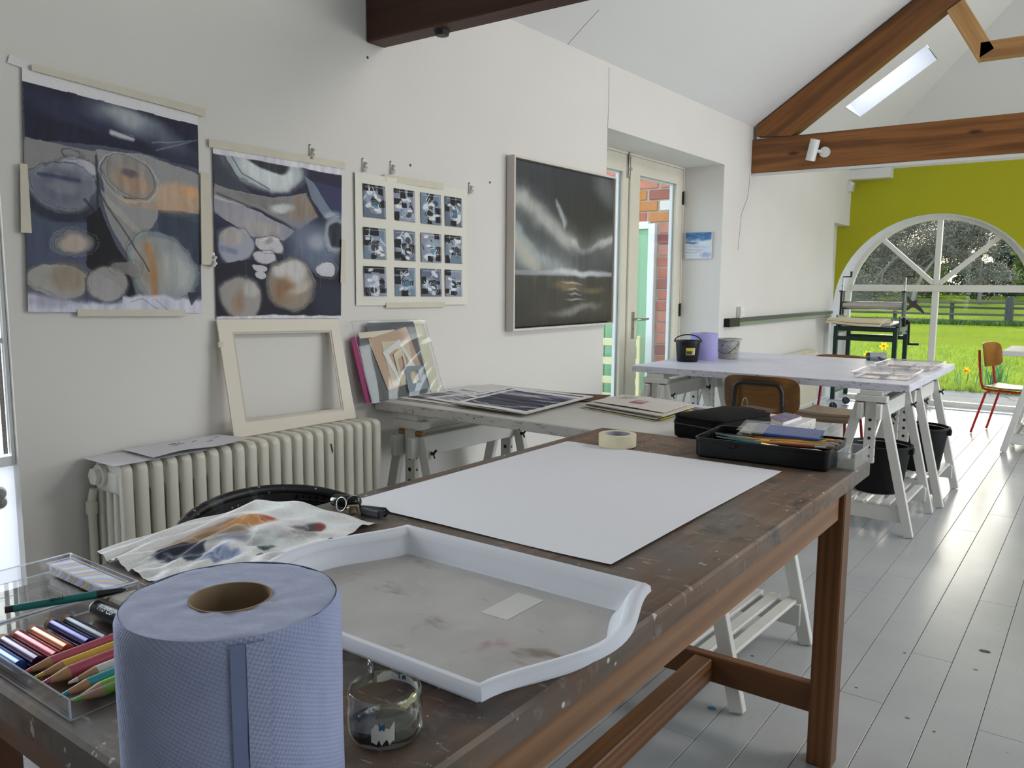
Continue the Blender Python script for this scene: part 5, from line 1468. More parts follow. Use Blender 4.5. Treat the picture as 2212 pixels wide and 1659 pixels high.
def rollside(u, v):
    a = 2 * PI * u
    r = RR * (1 + 0.004 * math.sin(3 * a + 1) + 0.003 * math.sin(9 * v + 2 * a)) - 0.004 * max(0, (v - 0.965) / 0.035) ** 2
    r += 0.0012 if (0.05 < ((u + v * 0.02) % 1) < 0.62) else 0.0
    return (RC.x + r * math.cos(a), RC.y + r * math.sin(a), RC.z + RH * v)
build('sheet_wrap', MB().sheet(121, 22, rollside), BLUEP, roll_t, smooth=60, fix=False)
topm = MB()
rings = [0.0393, 0.046, 0.054, 0.064, 0.076, 0.088, 0.096, 0.0995]
for k, r in enumerate(rings):
    for j in range(72):
        a = 2 * PI * j / 72
        dz = 0.0006 * math.sin(5 * a + k * 2) + 0.0005 * math.sin(11 * a - k) - (0.0006 if k == 7 else 0)
        topm.v.append((RC.x + r * math.cos(a), RC.y + r * math.sin(a), RC.z + RH + dz - 0.0004 * (k % 2)))
for k in range(7):
    for j in range(72): topm.f.append((k * 72 + j, k * 72 + (j + 1) % 72, (k + 1) * 72 + (j + 1) % 72, (k + 1) * 72 + j))
build('wound_edge', topm, BLUET, roll_t, smooth=60, fix=False)
build('bottom', MB().lathe([(0.031, 0.0), (RR - 0.001, 0.0), (RR - 0.001, 0.002), (0.031, 0.002)], 48, RC, close=True), BLUET, roll_t)
build('core', MB().lathe([(0.0372, 0.001), (0.0392, 0.001), (0.0392, RH + 0.0008), (0.0372, RH + 0.0008)], 48, RC, close=True), CARD, roll_t, label='cardboard core', smooth=40)
band = lambda a0, a1, dr: MB().sheet(7, 26, lambda u, v: (RC.x + (RR + 0.0012 + dr) * math.cos(a0 + (a1 - a0) * u + 0.012 * math.sin(9 * v) * (u > .8)), RC.y + (RR + 0.0012 + dr) * math.sin(a0 + (a1 - a0) * u + 0.012 * math.sin(9 * v) * (u > .8)), RC.z + 0.002 + (RH - 0.005) * v))
build('glued_band', band(5.665, 5.79, 0.0016), mat('smooth_blue_paper_band', (132, 142, 182), 0.9, 0.05, 20), roll_t, fix=False, label='darker smooth strip down the roll')
build('loose_end', band(5.79, 5.975, 0.0026), BLUEP, roll_t, fix=False, label='loose end of the paper')
# white sheet of paper, masking tape
PAPER = mat('white_drawing_paper', (226, 226, 232), 0.8, 0.01, 2)
solo('drawing_paper', MB().sheet(22, 26, lambda u, v: (-1.357 + 0.679 * u, 1.222 + 0.925 * v, ZT + 0.0012 + 0.003 * (1 - v) ** 6 * (0.6 + 0.4 * math.sin(6 * u)) + 0.003 * u ** 8 * (0.5 + 0.5 * math.sin(5 * v))), th=(0, 0, 0.0006)), PAPER, 'large blank white sheet of paper on the wooden table', 'paper', loc=(-1.02, 1.68, ZT + 0.001), smooth=50)
tp = thing('masking_tape', 'roll of cream masking tape lying on the white sheet', 'tape', (-1.205, 2.205, ZT + 0.002))
TPM = mat('cream_tape_roll', (226, 216, 184), 0.6, 0.04, 10)
tcx = (-1.196, 2.18, ZT + 0.0022)
build('tape', MB().lathe([(0.040, 0.0), (0.0565, 0.0), (0.0575, 0.001), (0.0575, 0.037), (0.0565, 0.038), (0.040, 0.038)], 48, tcx, close=True), TPM, tp, smooth=40)
build('core', MB().lathe([(0.0378, 0.0), (0.040, 0.0), (0.040, 0.0375), (0.0378, 0.0375)], 40, tcx, close=True), mat('lilac_tape_core', (176, 172, 190), 0.6, 0.04, 10), tp, label='pale lilac core', smooth=40)

# translucent tray with bowed ends
TRAYM = pane_mat('milky_tray_plastic', (0.9, 0.91, 0.93), 0.25, 0.6, milk=0.93, milkc=(240, 242, 248))
m, nt, out = nodes_of('stained_milky_tray_floor')
vec = coords(nt)
c_ = mixc(nt, ramp(nt, noise(nt, vec, 8, 4), 0.35, 0.7), lin((200, 196, 192)), lin((182, 178, 176)))
c_ = mixc(nt, ramp(nt, noise(nt, coords(nt, (6, 14, 1)), 1.2, 3), 0.60, 0.70, 0, 0.8), c_, lin((130, 112, 94)))
c_ = mixc(nt, ramp(nt, noise(nt, coords(nt, (7, 5, 1)), 1.6, 3), 0.64, 0.72, 0, 0.6), c_, lin((176, 130, 134)))
c_ = mixc(nt, ramp(nt, noise(nt, vec, 22, 4), 0.60, 0.72, 0, 0.5), c_, lin((206, 206, 206)))
df = N(nt, 'ShaderNodeBsdfPrincipled')
nt.links.new(c_, df.inputs['Base Color'])
df.inputs['Roughness'].default_value = 0.35
trn = N(nt, 'ShaderNodeBsdfTransparent')
mx = N(nt, 'ShaderNodeMixShader')
mx.inputs[0].default_value = 0.85
nt.links.new(trn.outputs[0], mx.inputs[1])
nt.links.new(df.outputs[0], mx.inputs[2])
nt.links.new(mx.outputs[0], out.inputs[0])
TRAYF = m
tray = thing('plastic_tray', 'translucent white plastic tray with bowed ends, beside the blue roll', 'tray', (-0.78, 0.88, ZT))
tx0, tx1, ty0, ty1, tz = -1.045, -0.535, 0.675, 1.09, 0.042
def outline(inset, n=26):
    pts = []
    x0, x1, y0, y1 = tx0 + inset, tx1 - inset, ty0 + inset, ty1 - inset
    bow = 0.056
    S_ = lambda t: math.sin(PI * t) ** 1.6
    for i in range(n): pts.append((x1 + bow * S_(i / n), y0 + (y1 - y0) * i / n))
    for i in range(n): pts.append((x1 - (x1 - x0) * i / n, y1))
    for i in range(n): pts.append((x0 - bow * S_(i / n), y1 - (y1 - y0) * i / n))
    for i in range(n): pts.append((x0 + (x1 - x0) * i / n, y0))
    return pts
lay = [(outline(0.038), ZT + 0.0015), (outline(0.030), ZT + 0.006), (outline(0.019), ZT + tz - 0.006), (outline(0.014), ZT + tz), (outline(0.005), ZT + tz + 0.001), (outline(0.0), ZT + tz - 0.004), (outline(-0.001), ZT + tz - 0.012)]
tw = MB()
k = len(lay[0][0])
for pts, z in lay: tw.v += [(x, y, z) for x, y in pts]
for a in range(len(lay) - 1):
    for i in range(k): tw.f.append((a * k + i, a * k + (i + 1) % k, (a + 1) * k + (i + 1) % k, (a + 1) * k + i))
n0 = len(tw.v)
under = [(outline(0.001), ZT + tz - 0.012), (outline(0.012), ZT + tz - 0.009), (outline(0.022), ZT + tz - 0.012), (outline(0.033), ZT + 0.004), (outline(0.040), ZT + 0.0005)]
for pts, z in under: tw.v += [(x, y, z) for x, y in pts]
for i in range(k): tw.f.append(((len(lay) - 1) * k + i, (len(lay) - 1) * k + (i + 1) % k, n0 + (i + 1) % k, n0 + i))
for a in range(len(under) - 1):
    for i in range(k): tw.f.append((n0 + a * k + i, n0 + a * k + (i + 1) % k, n0 + (a + 1) * k + (i + 1) % k, n0 + (a + 1) * k + i))
build('rim', tw, TRAYM, tray, smooth=50)
build('floor_panel', MB().prism([(x, y, ZT + 0.0006) for x, y in outline(0.0385)], (0, 0, 0.0012)), TRAYF, tray, label='paint stained tray floor')
build('label', MB().prism([(-0.733, 0.922, ZT + 0.0019), (-0.684, 0.923, ZT + 0.0019), (-0.683, 1.019, ZT + 0.0019), (-0.734, 1.02, ZT + 0.0019)], (0, 0, 0.0004)), mat('white_sticker', (214, 212, 208), 0.6), tray, label='blank white sticker')

# glass ramekin with dried paint, and its glass lid
JARG = pane_mat('jar_glass', (0.96, 0.98, 0.96), 0.02, 0.95, base=0.09)
JC = V((-0.611, 0.5995, ZT + 0.0006))
jar = thing('glass_jar', 'small round glass jar with dried paint beside the blue roll', 'jar', JC)
prof = [(0.0, 0.0), (0.033, 0.0), (0.039, 0.004), (0.0415, 0.012), (0.0415, 0.034), (0.0395, 0.0385), (0.0395, 0.042), (0.0405, 0.044), (0.0405, 0.053), (0.039, 0.0555), (0.037, 0.0545), (0.0365, 0.045), (0.037, 0.038), (0.0382, 0.032), (0.0382, 0.013), (0.035, 0.007), (0.0, 0.006)]
build('bowl', MB().lathe(prof, 48, JC), JARG, jar, smooth=50)
DP = [mat('dried_black_paint', (26, 22, 22), 0.4), mat('dried_white_paint', (214, 212, 200), 0.5), mat('dried_blue_paint', (52, 96, 140), 0.5), mat('dried_umber_paint', (56, 36, 26), 0.5), mat('dried_cream_paint', (206, 200, 150), 0.5)]
def patch(m, r, a0, a1, z0, z1, seed, nm='paint_patch'):
    g = random.Random(seed)
    n = 10
    lo_ = [z0 + g.uniform(-.2, .2) * (z1 - z0) for i in range(n)]
    hi = [z1 + g.uniform(-.35, .2) * (z1 - z0) for i in range(n)]
    build(nm, MB().sheet(n, 2, lambda u, v: (JC.x + r * math.cos(a0 + (a1 - a0) * u), JC.y + r * math.sin(a0 + (a1 - a0) * u), JC.z + (lo_[int(u * (n - 1) + .5)] if v < .5 else hi[int(u * (n - 1) + .5)]))), m, jar, fix=False)
patch(DP[1], 0.0363, 0.6, 2.6, 0.044, 0.053, 1)
patch(DP[4], 0.0363, -0.3, 0.5, 0.044, 0.054, 2)
patch(DP[2], 0.0361, 1.6, 1.9, 0.047, 0.052, 3)
patch(DP[1], 0.0377, 0.9, 1.25, 0.02, 0.042, 4)
patch(DP[0], 0.0379, 0.4, 0.6, 0.014, 0.03, 5)
patch(DP[3], 0.0379, 0.1, 0.3, 0.016, 0.03, 6)
patch(DP[0], 0.0379, 2.9, 5.6, 0.008, 0.018, 7)
patch(DP[3], 0.0379, 5.0, 5.8, 0.012, 0.021, 8)
patch(DP[1], 0.0417, 5.15, 5.75, 0.014, 0.034, 9)
patch(DP[2], 0.0418, 5.35, 5.5, 0.027, 0.034, 10)
patch(DP[2], 0.0418, 4.72, 4.84, 0.033, 0.039, 11)
patch(DP[2], 0.0380, 3.6, 4.0, 0.026, 0.034, 12)
build('paint_film', MB().lathe([(0.0, 0.0062), (0.03, 0.0066), (0.036, 0.0085)], 30, JC), mat('dried_grey_paint', (96, 88, 80), 0.5, 0.2, 40, c2=(40, 38, 36)), jar, smooth=50)
LC = V((-0.745, 0.655, ZT + 0.0006))
solo('glass_dish', MB().lathe([(0.0, 0.0), (0.038, 0.0), (0.0405, 0.003), (0.0405, 0.014), (0.039, 0.016), (0.0375, 0.0145), (0.0375, 0.005), (0.0, 0.004)], 40, LC), JARG, 'shallow clear glass dish half hidden behind the blue roll', 'dish', loc=LC, smooth=50)

# paint palette paper, crumpled over the left edge of the table
E_ = Art(130, 90, (224, 224, 230), 61, 0.7)
E_.put(fbm(E_.u * 5, E_.v * 12, 88) * .5, (184, 180, 178), .4, (8, 30))
E_.ell(.36, .38, .21, .15, (150, 118, 88), -8, .22, 1, .1, .3, (10, 40)).ell(.50, .30, .13, .085, (184, 122, 66), -14, .3, .97, .1, .3, (10, 40)).ell(.585, .27, .035, .03, (150, 50, 40), -20, .3, .95).ell(.40, .53, .14, .08, (124, 116, 108), -8, .3, .95, .1, .4, (10, 40)).ell(.50, .57, .08, .05, (96, 104, 130), -10, .4, .9)
E_.ell(.19, .53, .11, .12, (28, 34, 52), 10, .10, 1, .16, .08).ell(.31, .67, .09, .09, (34, 42, 62), 20, .12, 1, .16, .08)
E_.ell(.66, .53, .10, .10, (158, 166, 162), -6, .3, .92, .1, .4).ell(.725, .61, .06, .055, (40, 60, 62), -10, .12, .97, .12).ell(.76, .72, .03, .03, (14, 16, 30), 0, .2)
E_.ell(.80, .42, .085, .09, (134, 130, 126), -12, .3, .95, .1, .4, (10, 40)).ell(.79, .28, .075, .05, (64, 56, 60), -26, .2, .97, .12, .3).ell(.835, .24, .03, .035, (136, 58, 44), -26, .2, .95, .12)
E_.ell(.51, .71, .1, .05, (76, 100, 152), -8, .4, .9, .2, .6).ell(.45, .77, .07, .04, (56, 70, 120), -8, .4, .85, .2, .5)
for k in range(14): E_.line([(rnd.uniform(.1, .9), rnd.uniform(.2, .9)), (rnd.uniform(.1, .9), rnd.uniform(.2, .9))], (232, 232, 236), .006, .35, .2)
pg = lambda u, v: 0.0035 * math.sin(11 * u + 5 * v) + 0.003 * math.sin(19 * v - 8 * u) + 0.0025 * math.sin(31 * u + 17 * v) + 0.002 * math.sin(47 * v + 13 * u)
PTL, PTR, PBL, PBR = V((-1.432, 0.693, 0)), V((-1.187, 1.152, 0)), V((-1.25, 0.69, 0)), V((-1.115, 0.80, 0))
PTM = V((-1.487, 1.075, 0))
def pal(u, v):
    top_ = PTL.lerp(PTM, u / .45) if u < .45 else PTM.lerp(PTR, (u - .45) / .55)
    p = top_.lerp(PBL.lerp(PBR, u), v)
    z = ZT + 0.010 + pg(u, v) + 0.010 * math.sin(PI * u) * (1 - v)
    if p.x > -1.10: z = ZT + 0.004 + 0.4 * (z - ZT - 0.004)
    if v > 0.75: z = ZT + 0.002 + (z - ZT - 0.002) * (1 - v) / .25 + 0.0005
    return (p.x, p.y, max(z, ZT + 0.0022))
palette = build('palette_sheet', MB().sheet(E_.nx, E_.ny, pal), painted_mat('wet_acrylic_on_film', 0.35, 0.15, 0.6), None, loc=(-1.25, 0.9, ZT), fix=False, cols=E_.rgba(), smooth=70)
tag(palette, 'crumpled white palette sheet smeared with ochre and navy paint', 'palette')

# car key with strap
key = thing('car_key', 'black car key fob with steel ring and leather strap on the table', 'key', (-1.30, 1.19, ZT))
BL2 = mat('glossy_black_fob', (16, 16, 18), 0.2, 0.1, 20)
fb = MB()
fbm_ = [(-0.034, 0.010, 0.004), (-0.028, 0.016, 0.0), (0.0, 0.019, 0.0), (0.026, 0.016, 0.0), (0.033, 0.009, 0.004)]
for k, (x, hw, z0) in enumerate(fbm_):
    for a in range(12):
        t = 2 * PI * a / 12
        fb.v.append((-1.335 + x * 0.9 + 0.03 * 0, 1.20 + hw * math.cos(t) + x * 0.3, ZT + 0.0145 + (0.0135 - z0) * math.sin(t)))
for k in range(4):
    for a in range(12): fb.f.append((k * 12 + a, k * 12 + (a + 1) % 12, (k + 1) * 12 + (a + 1) % 12, (k + 1) * 12 + a))
fb.f += [tuple(range(11, -1, -1)), tuple(range(48, 60))]
build('fob', fb, BL2, key, smooth=60)
build('trim', MB().tube([(-1.32 + 0.006 * 0, 1.205 + 0.0185 * math.cos(t), ZT + 0.0145 + 0.0138 * math.sin(t)) for t in [PI * i / 10 for i in range(11)]], 0.0009, 6), STEEL, key, label='chrome strip')
build('ring', MB().tube([(-1.315 + 0.015 * math.cos(t), 1.168 + 0.004 * math.sin(t), ZT + 0.0175 + 0.0145 * math.sin(t)) for t in [2 * PI * i / 24 for i in range(24)]], 0.0014, 8, closed=True), STEEL, key, smooth=60)
build('clasp', MB().tube([(-1.288, 1.166, ZT + 0.002), (-1.288, 1.166, ZT + 0.018), (-1.268, 1.172, ZT + 0.021), (-1.262, 1.174, ZT + 0.003)], 0.004, 6).b2((-1.292, 1.160, ZT + 0.001), (-1.280, 1.180, ZT + 0.018), 0.002), mat('brass_grey_clasp', (150, 140, 120), 0.3, 0.05, 10, metal=0.9), key)
build('strap', MB().tube([(-1.262, 1.176, ZT + 0.004), (-1.205, 1.192, ZT + 0.006), (-1.20, 1.196, ZT + 0.014), (-1.21, 1.196, ZT + 0.019), (-1.265, 1.180, ZT + 0.018)], 0.0035, 6).b2((-1.262, 1.172, ZT + 0.003), (-1.205, 1.190, ZT + 0.02), 0.003), mat('dark_navy_leather', (24, 26, 36), 0.6, 0.1, 40, bump=0.3, bscale=300), key)

# clear plastic pencil case, its lid folded open on the table
CLR = pane_mat('clear_acrylic', (0.985, 0.988, 0.99), 0.03, 0.8)
EDGE = pane_mat('clear_acrylic_edge', (0.95, 0.96, 0.98), 0.08, 0.9, milk=0.5, milkc=(228, 232, 240))
bx0, bx1, by0, by1, bh = -1.20, -0.912, 0.403, 0.645, 0.026
pc = thing('pencil_case', 'clear plastic pencil case full of crayons at the table corner', 'case', (-1.06, 0.52, ZT))
def openbox(x0, x1, y0, y1, z0, h, t=0.002):
    mb = MB()
    mb.b2((x0, y0, z0), (x1, y1, z0 + t))
    for a, b in (((x0, y0), (x1, y0 + t)), ((x0, y1 - t), (x1, y1)), ((x0, y0 + t), (x0 + t, y1 - t)), ((x1 - t, y0 + t), (x1, y1 - t))):
        mb.b2((a[0], a[1], z0 + t), (b[0], b[1], z0 + h))
    return mb
def rimwire(x0, x1, y0, y1, z, r=0.0012):
    return MB().tube([(x0, y0, z), (x1, y0, z), (x1, y1, z), (x0, y1, z)], r, 6, closed=True)
build('base', openbox(bx0, bx1, by0, by1, ZT + 0.0006, bh), CLR, pc)
rw = rimwire(bx0 + .001, bx1 - .001, by0 + .001, by1 - .001, ZT + bh)
rw.tube([(bx0, by0, ZT + 0.002), (bx1, by0, ZT + 0.002), (bx1, by1, ZT + 0.002), (bx0, by1, ZT + 0.002)], 0.0011, 6, closed=True)
for x in (bx0 + .001, bx1 - .001):
    for y in (by0 + .001, by1 - .001): rw.cyl((x, y, ZT + 0.001), (x, y, ZT + bh), 0.0014, n=6)
build('rim', rw, EDGE, pc, smooth=60)
lx0, lx1, ly0, ly1 = -1.425, -1.204, 0.40, 0.648
build('lid', openbox(lx0, lx1, ly0, ly1, ZT + 0.0006, bh), CLR, pc)
rw = rimwire(lx0 + .001, lx1 - .001, ly0 + .001, ly1 - .001, ZT + bh)
rw.tube([(lx0, ly0, ZT + 0.002), (lx1, ly0, ZT + 0.002), (lx1, ly1, ZT + 0.002), (lx0, ly1, ZT + 0.002)], 0.0011, 6, closed=True)
for x in (lx0 + .001, lx1 - .001):
    for y in (ly0 + .001, ly1 - .001): rw.cyl((x, y, ZT + 0.001), (x, y, ZT + bh), 0.0013, n=6)
build('lid_rim', rw, EDGE, pc, smooth=60)
build('hinge', MB().cyl((-1.202, by0 + .02, ZT + bh), (-1.202, by0 + .05, ZT + bh), 0.003, n=8).cyl((-1.202, by1 - .05, ZT + bh), (-1.202, by1 - .02, ZT + bh), 0.003, n=8).b2((-1.204, by0, ZT + bh - .004), (-1.200, by1, ZT + bh - .001)), EDGE, pc)
# iridescent clear box inside the lid
m, nt, out = nodes_of('iridescent_film')
wv = N(nt, 'ShaderNodeTexWave')
wv.inputs['Scale'].default_value = 3.5
wv.inputs['Distortion'].default_value = 16.0
wv.inputs['Detail'].default_value = 2
nt.links.new(coords(nt, (1, 1, 2)), wv.inputs['Vector'])
cr_ = N(nt, 'ShaderNodeValToRGB')
cols = ((0, (232, 236, 246)), (.2, (176, 190, 250)), (.36, (250, 236, 170)), (.52, (250, 170, 140)), (.66, (176, 240, 214)), (.82, (200, 176, 250)), (1, (240, 240, 244)))
while len(cr_.color_ramp.elements) < len(cols): cr_.color_ramp.elements.new(0.5)
for e, (p_, c) in zip(cr_.color_ramp.elements, cols): e.position, e.color = p_, (*lin(c), 1)
nt.links.new(wv.outputs['Fac'], cr_.inputs[0])
pbr(nt, out, cr_.outputs[0], 0.2, 0.0, 0.6, 0.3)
IRI = m
ib = thing('iridescent_box', 'small clear box with rainbow sheen in the open lid of the pencil case', 'box', (-1.31, 0.62, ZT))
build('film', MB().b2((-1.410, 0.604, ZT + 0.0035), (-1.225, 0.640, ZT + 0.0215), 0.002), IRI, ib)
build('shell', rimwire(-1.411, -1.224, 0.603, 0.641, ZT + 0.0225, 0.0012), EDGE, ib)
# teal pencil lying across the lid
def pencil(name, label, cat, p, q, r, m, tip=0.0, tipm=None, woodm=None, group=None, hexa=False, cap=0.0, capm=None, tail=0.0, tailm=None):
    p, q = V(p), V(q)
    d = (q - p).normalized()
    t = thing(name, label, cat, p, group)
    a = p + d * tip
    b = q - d * tail
    build('barrel', MB().cyl(a + d * cap, b, r, n=6 if hexa else 14), m, t, smooth=40)
    if cap: build('band', MB().cyl(a, a + d * cap, r * 1.002, n=14), capm, t, smooth=40)
    if tip:
        build('cone', MB().cyl(a, p + d * tip * 0.32, r * 0.98, r * 0.42, n=14), woodm, t, smooth=40)
        build('lead', MB().cyl(p + d * tip * 0.32, p, r * 0.42, r * 0.18, n=10), tipm, t, smooth=40)
    if tail: build('end', MB().cyl(b, q, r * 0.97, n=14), tailm, t, smooth=40)
    return t
CED = mat('cedar_wood', (176, 136, 98), 0.7, 0.1, 60)
TEAL = mat('teal_lacquer', (14, 112, 108), 0.35, 0.05, 20)
BLKL = mat('black_lacquer', (20, 20, 24), 0.35, 0.05, 20)
tpn = thing('marker_pen', 'teal marker pen with black ends lying in the open case lid', 'pen', (-1.25, 0.45, ZT + 0.02))
pa_, pb_ = V((-1.224, 0.463, ZT + 0.0342)), V((-1.163, 0.606, ZT + 0.0342))
dd_ = (pb_ - pa_).normalized()
build('barrel', MB().cyl(pa_ + dd_ * 0.010, pb_ - dd_ * 0.040, 0.0052, 0.0062, n=16), TEAL, tpn, smooth=40)
build('end_plug', MB().cyl(pa_, pa_ + dd_ * 0.010, 0.0050, n=16), BLKL, tpn, smooth=40)
build('tip_section', MB().cyl(pb_ - dd_ * 0.040, pb_ - dd_ * 0.006, 0.0060, 0.0038, n=16).cyl(pb_ - dd_ * 0.006, pb_, 0.0035, 0.0015, n=12), BLKL, tpn, smooth=40)
text('lettering', 'FINE', BLKL, tpn, pa_.lerp(pb_, 0.40) + V((0.0045, 0, 0.0050)), 0.009, -dd_, V((0.75, 0, -0.65)), label='black letters reading FINE upside down')
# metallic short pencils, coloured pencils, and a black crayon in the case
def foil(c): return mat('foil_pencil_lacquer', c, 0.22, 0.08, 30, metal=0.45)
shorts = [((46, 90, 170), 'short bright blue foil pencil, nearest the front wall of the case'), ((60, 34, 72), 'short dark purple foil pencil in the case'), ((150, 40, 56), 'short crimson foil pencil in the case'), ((190, 110, 76), 'short copper foil pencil in the case'), ((34, 32, 110), 'short navy foil pencil in the case'), ((58, 60, 76), 'short gunmetal foil pencil beside the black crayon')]
for k, (c, lab) in enumerate(shorts):
    y = 0.418 + k * 0.0195 + (0.006 if k > 3 else 0)
    x0, x1 = -1.178 + 0.004 * (k % 2), -1.072 + 0.006 * (k % 3)
    pencil('short_pencil', lab, 'pencil', (x1 + 0.0, y, ZT + 0.0125), (x0, y, ZT + 0.0125), 0.0088, foil(c), cap=0.0, tail=0.010, tailm=CED, group='short foil pencils in the clear case')
lng = [((176, 76, 96), 0.0, 'dusky pink coloured pencil, farthest row in the case'), ((206, 172, 50), 1, 'yellow coloured pencil between two pink ones in the case'), ((172, 66, 88), 2, 'thick dusky pink coloured pencil in the case'), ((206, 200, 198), 3, 'white coloured pencil with wooden tip in the case'), ((20, 140, 150), 4, 'turquoise coloured pencil with long wooden tip in the case'), ((104, 160, 40), 5, 'thick bright green coloured pencil at the front of the case')]
for c, k, lab in lng:
    k = int(k)
    x = -1.052 + k * 0.0238
    st_ = 0.412 + (0.022 if k == 3 else 0.004 * (k % 2))
    cm = mat('pencil_lacquer', c, 0.45, 0.06, 30)
    pencil('coloured_pencil', lab, 'pencil', (x, st_, ZT + 0.0125), (x - 0.01, st_ + 0.20, ZT + 0.013), 0.0092 if k in (2, 5) else 0.0078, cm, tip=0.034, tipm=cm, woodm=CED, group='coloured pencils in the clear case')
cy_ = thing('black_crayon', 'thick black crayon with white script, far end of the case', 'crayon', (-1.12, 0.56, ZT))
pa_, pb_ = V((-1.172, 0.566, ZT + 0.016)), V((-1.075, 0.570, ZT + 0.016))
build('barrel', MB().cyl(pa_, pb_, 0.0118, n=18).cyl(pa_ - V((0.008, 0, 0)), pa_, 0.0085, 0.0118, n=18), mat('black_crayon_lacquer', (20, 22, 30), 0.35, 0.1, 20), cy_, smooth=40)
text('lettering', 'Pro Co', mat('white_print', (214, 220, 236), 0.5), cy_, (-1.132, 0.5655 - 0.0075, ZT + 0.016 + 0.0098), 0.013, (1, 0.03, 0), (0, 0.82, 0.57), label='white script lettering')
er = solo('eraser', MB().b2((-1.19, 0.59, ZT + 0.0028), (-1.12, 0.635, ZT + 0.021), 0.004), mat('grubby_eraser', (176, 168, 158), 0.8, 0.12, 40), 'grubby grey block eraser at the back of the pencil case', 'eraser', loc=(-1.16, 0.61, ZT))

# black brush box with brushes
ba = math.radians(3.5)
BO = V((-0.945, 2.185, ZT + 0.0006))
def onb(u, v, z=0.0): return V((BO.x + u * math.cos(ba) - v * math.sin(ba), BO.y + u * math.sin(ba) + v * math.cos(ba), BO.z + z))
bw_, bd_, bhh = 0.370, 0.235, 0.058
bb = thing('brush_box', 'open black plastic box of paint brushes at the far corner of the table', 'box', onb(bw_ / 2, bd_ / 2))
rot3 = Matrix.Rotation(ba, 3, 'Z')
BBM = mat('black_box_plastic', (10, 12, 14), 0.4, 0.08, 30, spec=0.3)
shell = MB()
def rrect(x0, x1, y0, y1, r, n=5):
    pts = []
    for cx, cy, a0 in ((x1 - r, y1 - r, 0), (x0 + r, y1 - r, PI / 2), (x0 + r, y0 + r, PI), (x1 - r, y0 + r, 1.5 * PI)):
        for k in range(n): pts.append((cx + r * math.cos(a0 + k * PI / 2 / (n - 1)), cy + r * math.sin(a0 + k * PI / 2 / (n - 1))))
    return pts
layers = [(0.006, 0.0), (0.0, 0.006), (-0.001, bhh - 0.010), (-0.003, bhh - 0.009), (-0.003, bhh), (0.001, bhh), (0.003, 0.006)]
rr_ = [[onb(x, y, z) for x, y in rrect(i, bw_ - i, i, bd_ - i, 0.018)] for i, z in layers]
k = len(rr_[0])
for l in rr_: shell.v += [tuple(p) for p in l]
for a in range(len(rr_) - 1):
    for i in range(k): shell.f.append((a * k + i, a * k + (i + 1) % k, (a + 1) * k + (i + 1) % k, (a + 1) * k + i))
shell.f += [tuple(range(k - 1, -1, -1)), tuple(range((len(rr_) - 1) * k, len(rr_) * k))]
build('box', shell, BBM, bb, smooth=40)
dv = MB()
dv.box(onb(bw_ / 2, bd_ * 0.62, 0.028), (bw_ - 0.012, 0.004, 0.044), 0, rot3).box(onb(bw_ * 0.3, bd_ * 0.8, 0.028), (0.004, bd_ * 0.34, 0.044), 0, rot3)
build('divider', dv, BBM, bb)
build('clip', MB().box(onb(0.11, -0.004, bhh - 0.014), (0.022, 0.006, 0.014), 0.002, rot3), BBM, bb)
HAN = [mat('brush_handle_' + n_, c, 0.35, 0.06, 30) for n_, c in (('teal', (24, 104, 116)), ('ochre', (206, 150, 58)), ('orange', (196, 112, 40)), ('green', (32, 84, 60)), ('black', (24, 22, 22)), ('maroon', (116, 40, 36)), ('natural', (206, 168, 112)))]
FERR = mat('brass_ferrule', (206, 170, 100), 0.25, 0.05, 20, metal=1.0)
FERS = mat('silver_ferrule', (200, 200, 204), 0.25, 0.05, 20, metal=1.0)
HAIR = [mat('brush_hair_' + n_, c, 0.8, 0.15, 80, stretch=(1, 1, 1)) for n_, c in (('grey', (156, 150, 138)), ('brown', (112, 66, 44)), ('white', (222, 214, 204)), ('sable', (146, 92, 62)))]
def brush(label, p, q, r, hm, fm, bm_, flat=False):
    """handle end p, bristle end q"""
    p, q = V(p), V(q)
    d = q - p
    t = thing('paint_brush', label, 'brush', p, 'paint brushes in the black box')
    at_ = lambda s_: p + d * s_
    build('handle', MB().tube([at_(0), at_(.25), at_(.55), at_(.72)], [r * .45, r * .8, r * 1.15, r * .85], 8), hm, t, smooth=50)
    build('ferrule', MB().tube([at_(.72), at_(.76), at_(.86)], [r * .9, r, r * 1.1], 8), fm, t, smooth=40)
    build('bristles', MB().tube([at_(.86), at_(.93), at_(.985), at_(1)], [r * 1.05, r * 1.3, r * .8, r * .25], 8), bm_, t, smooth=60)
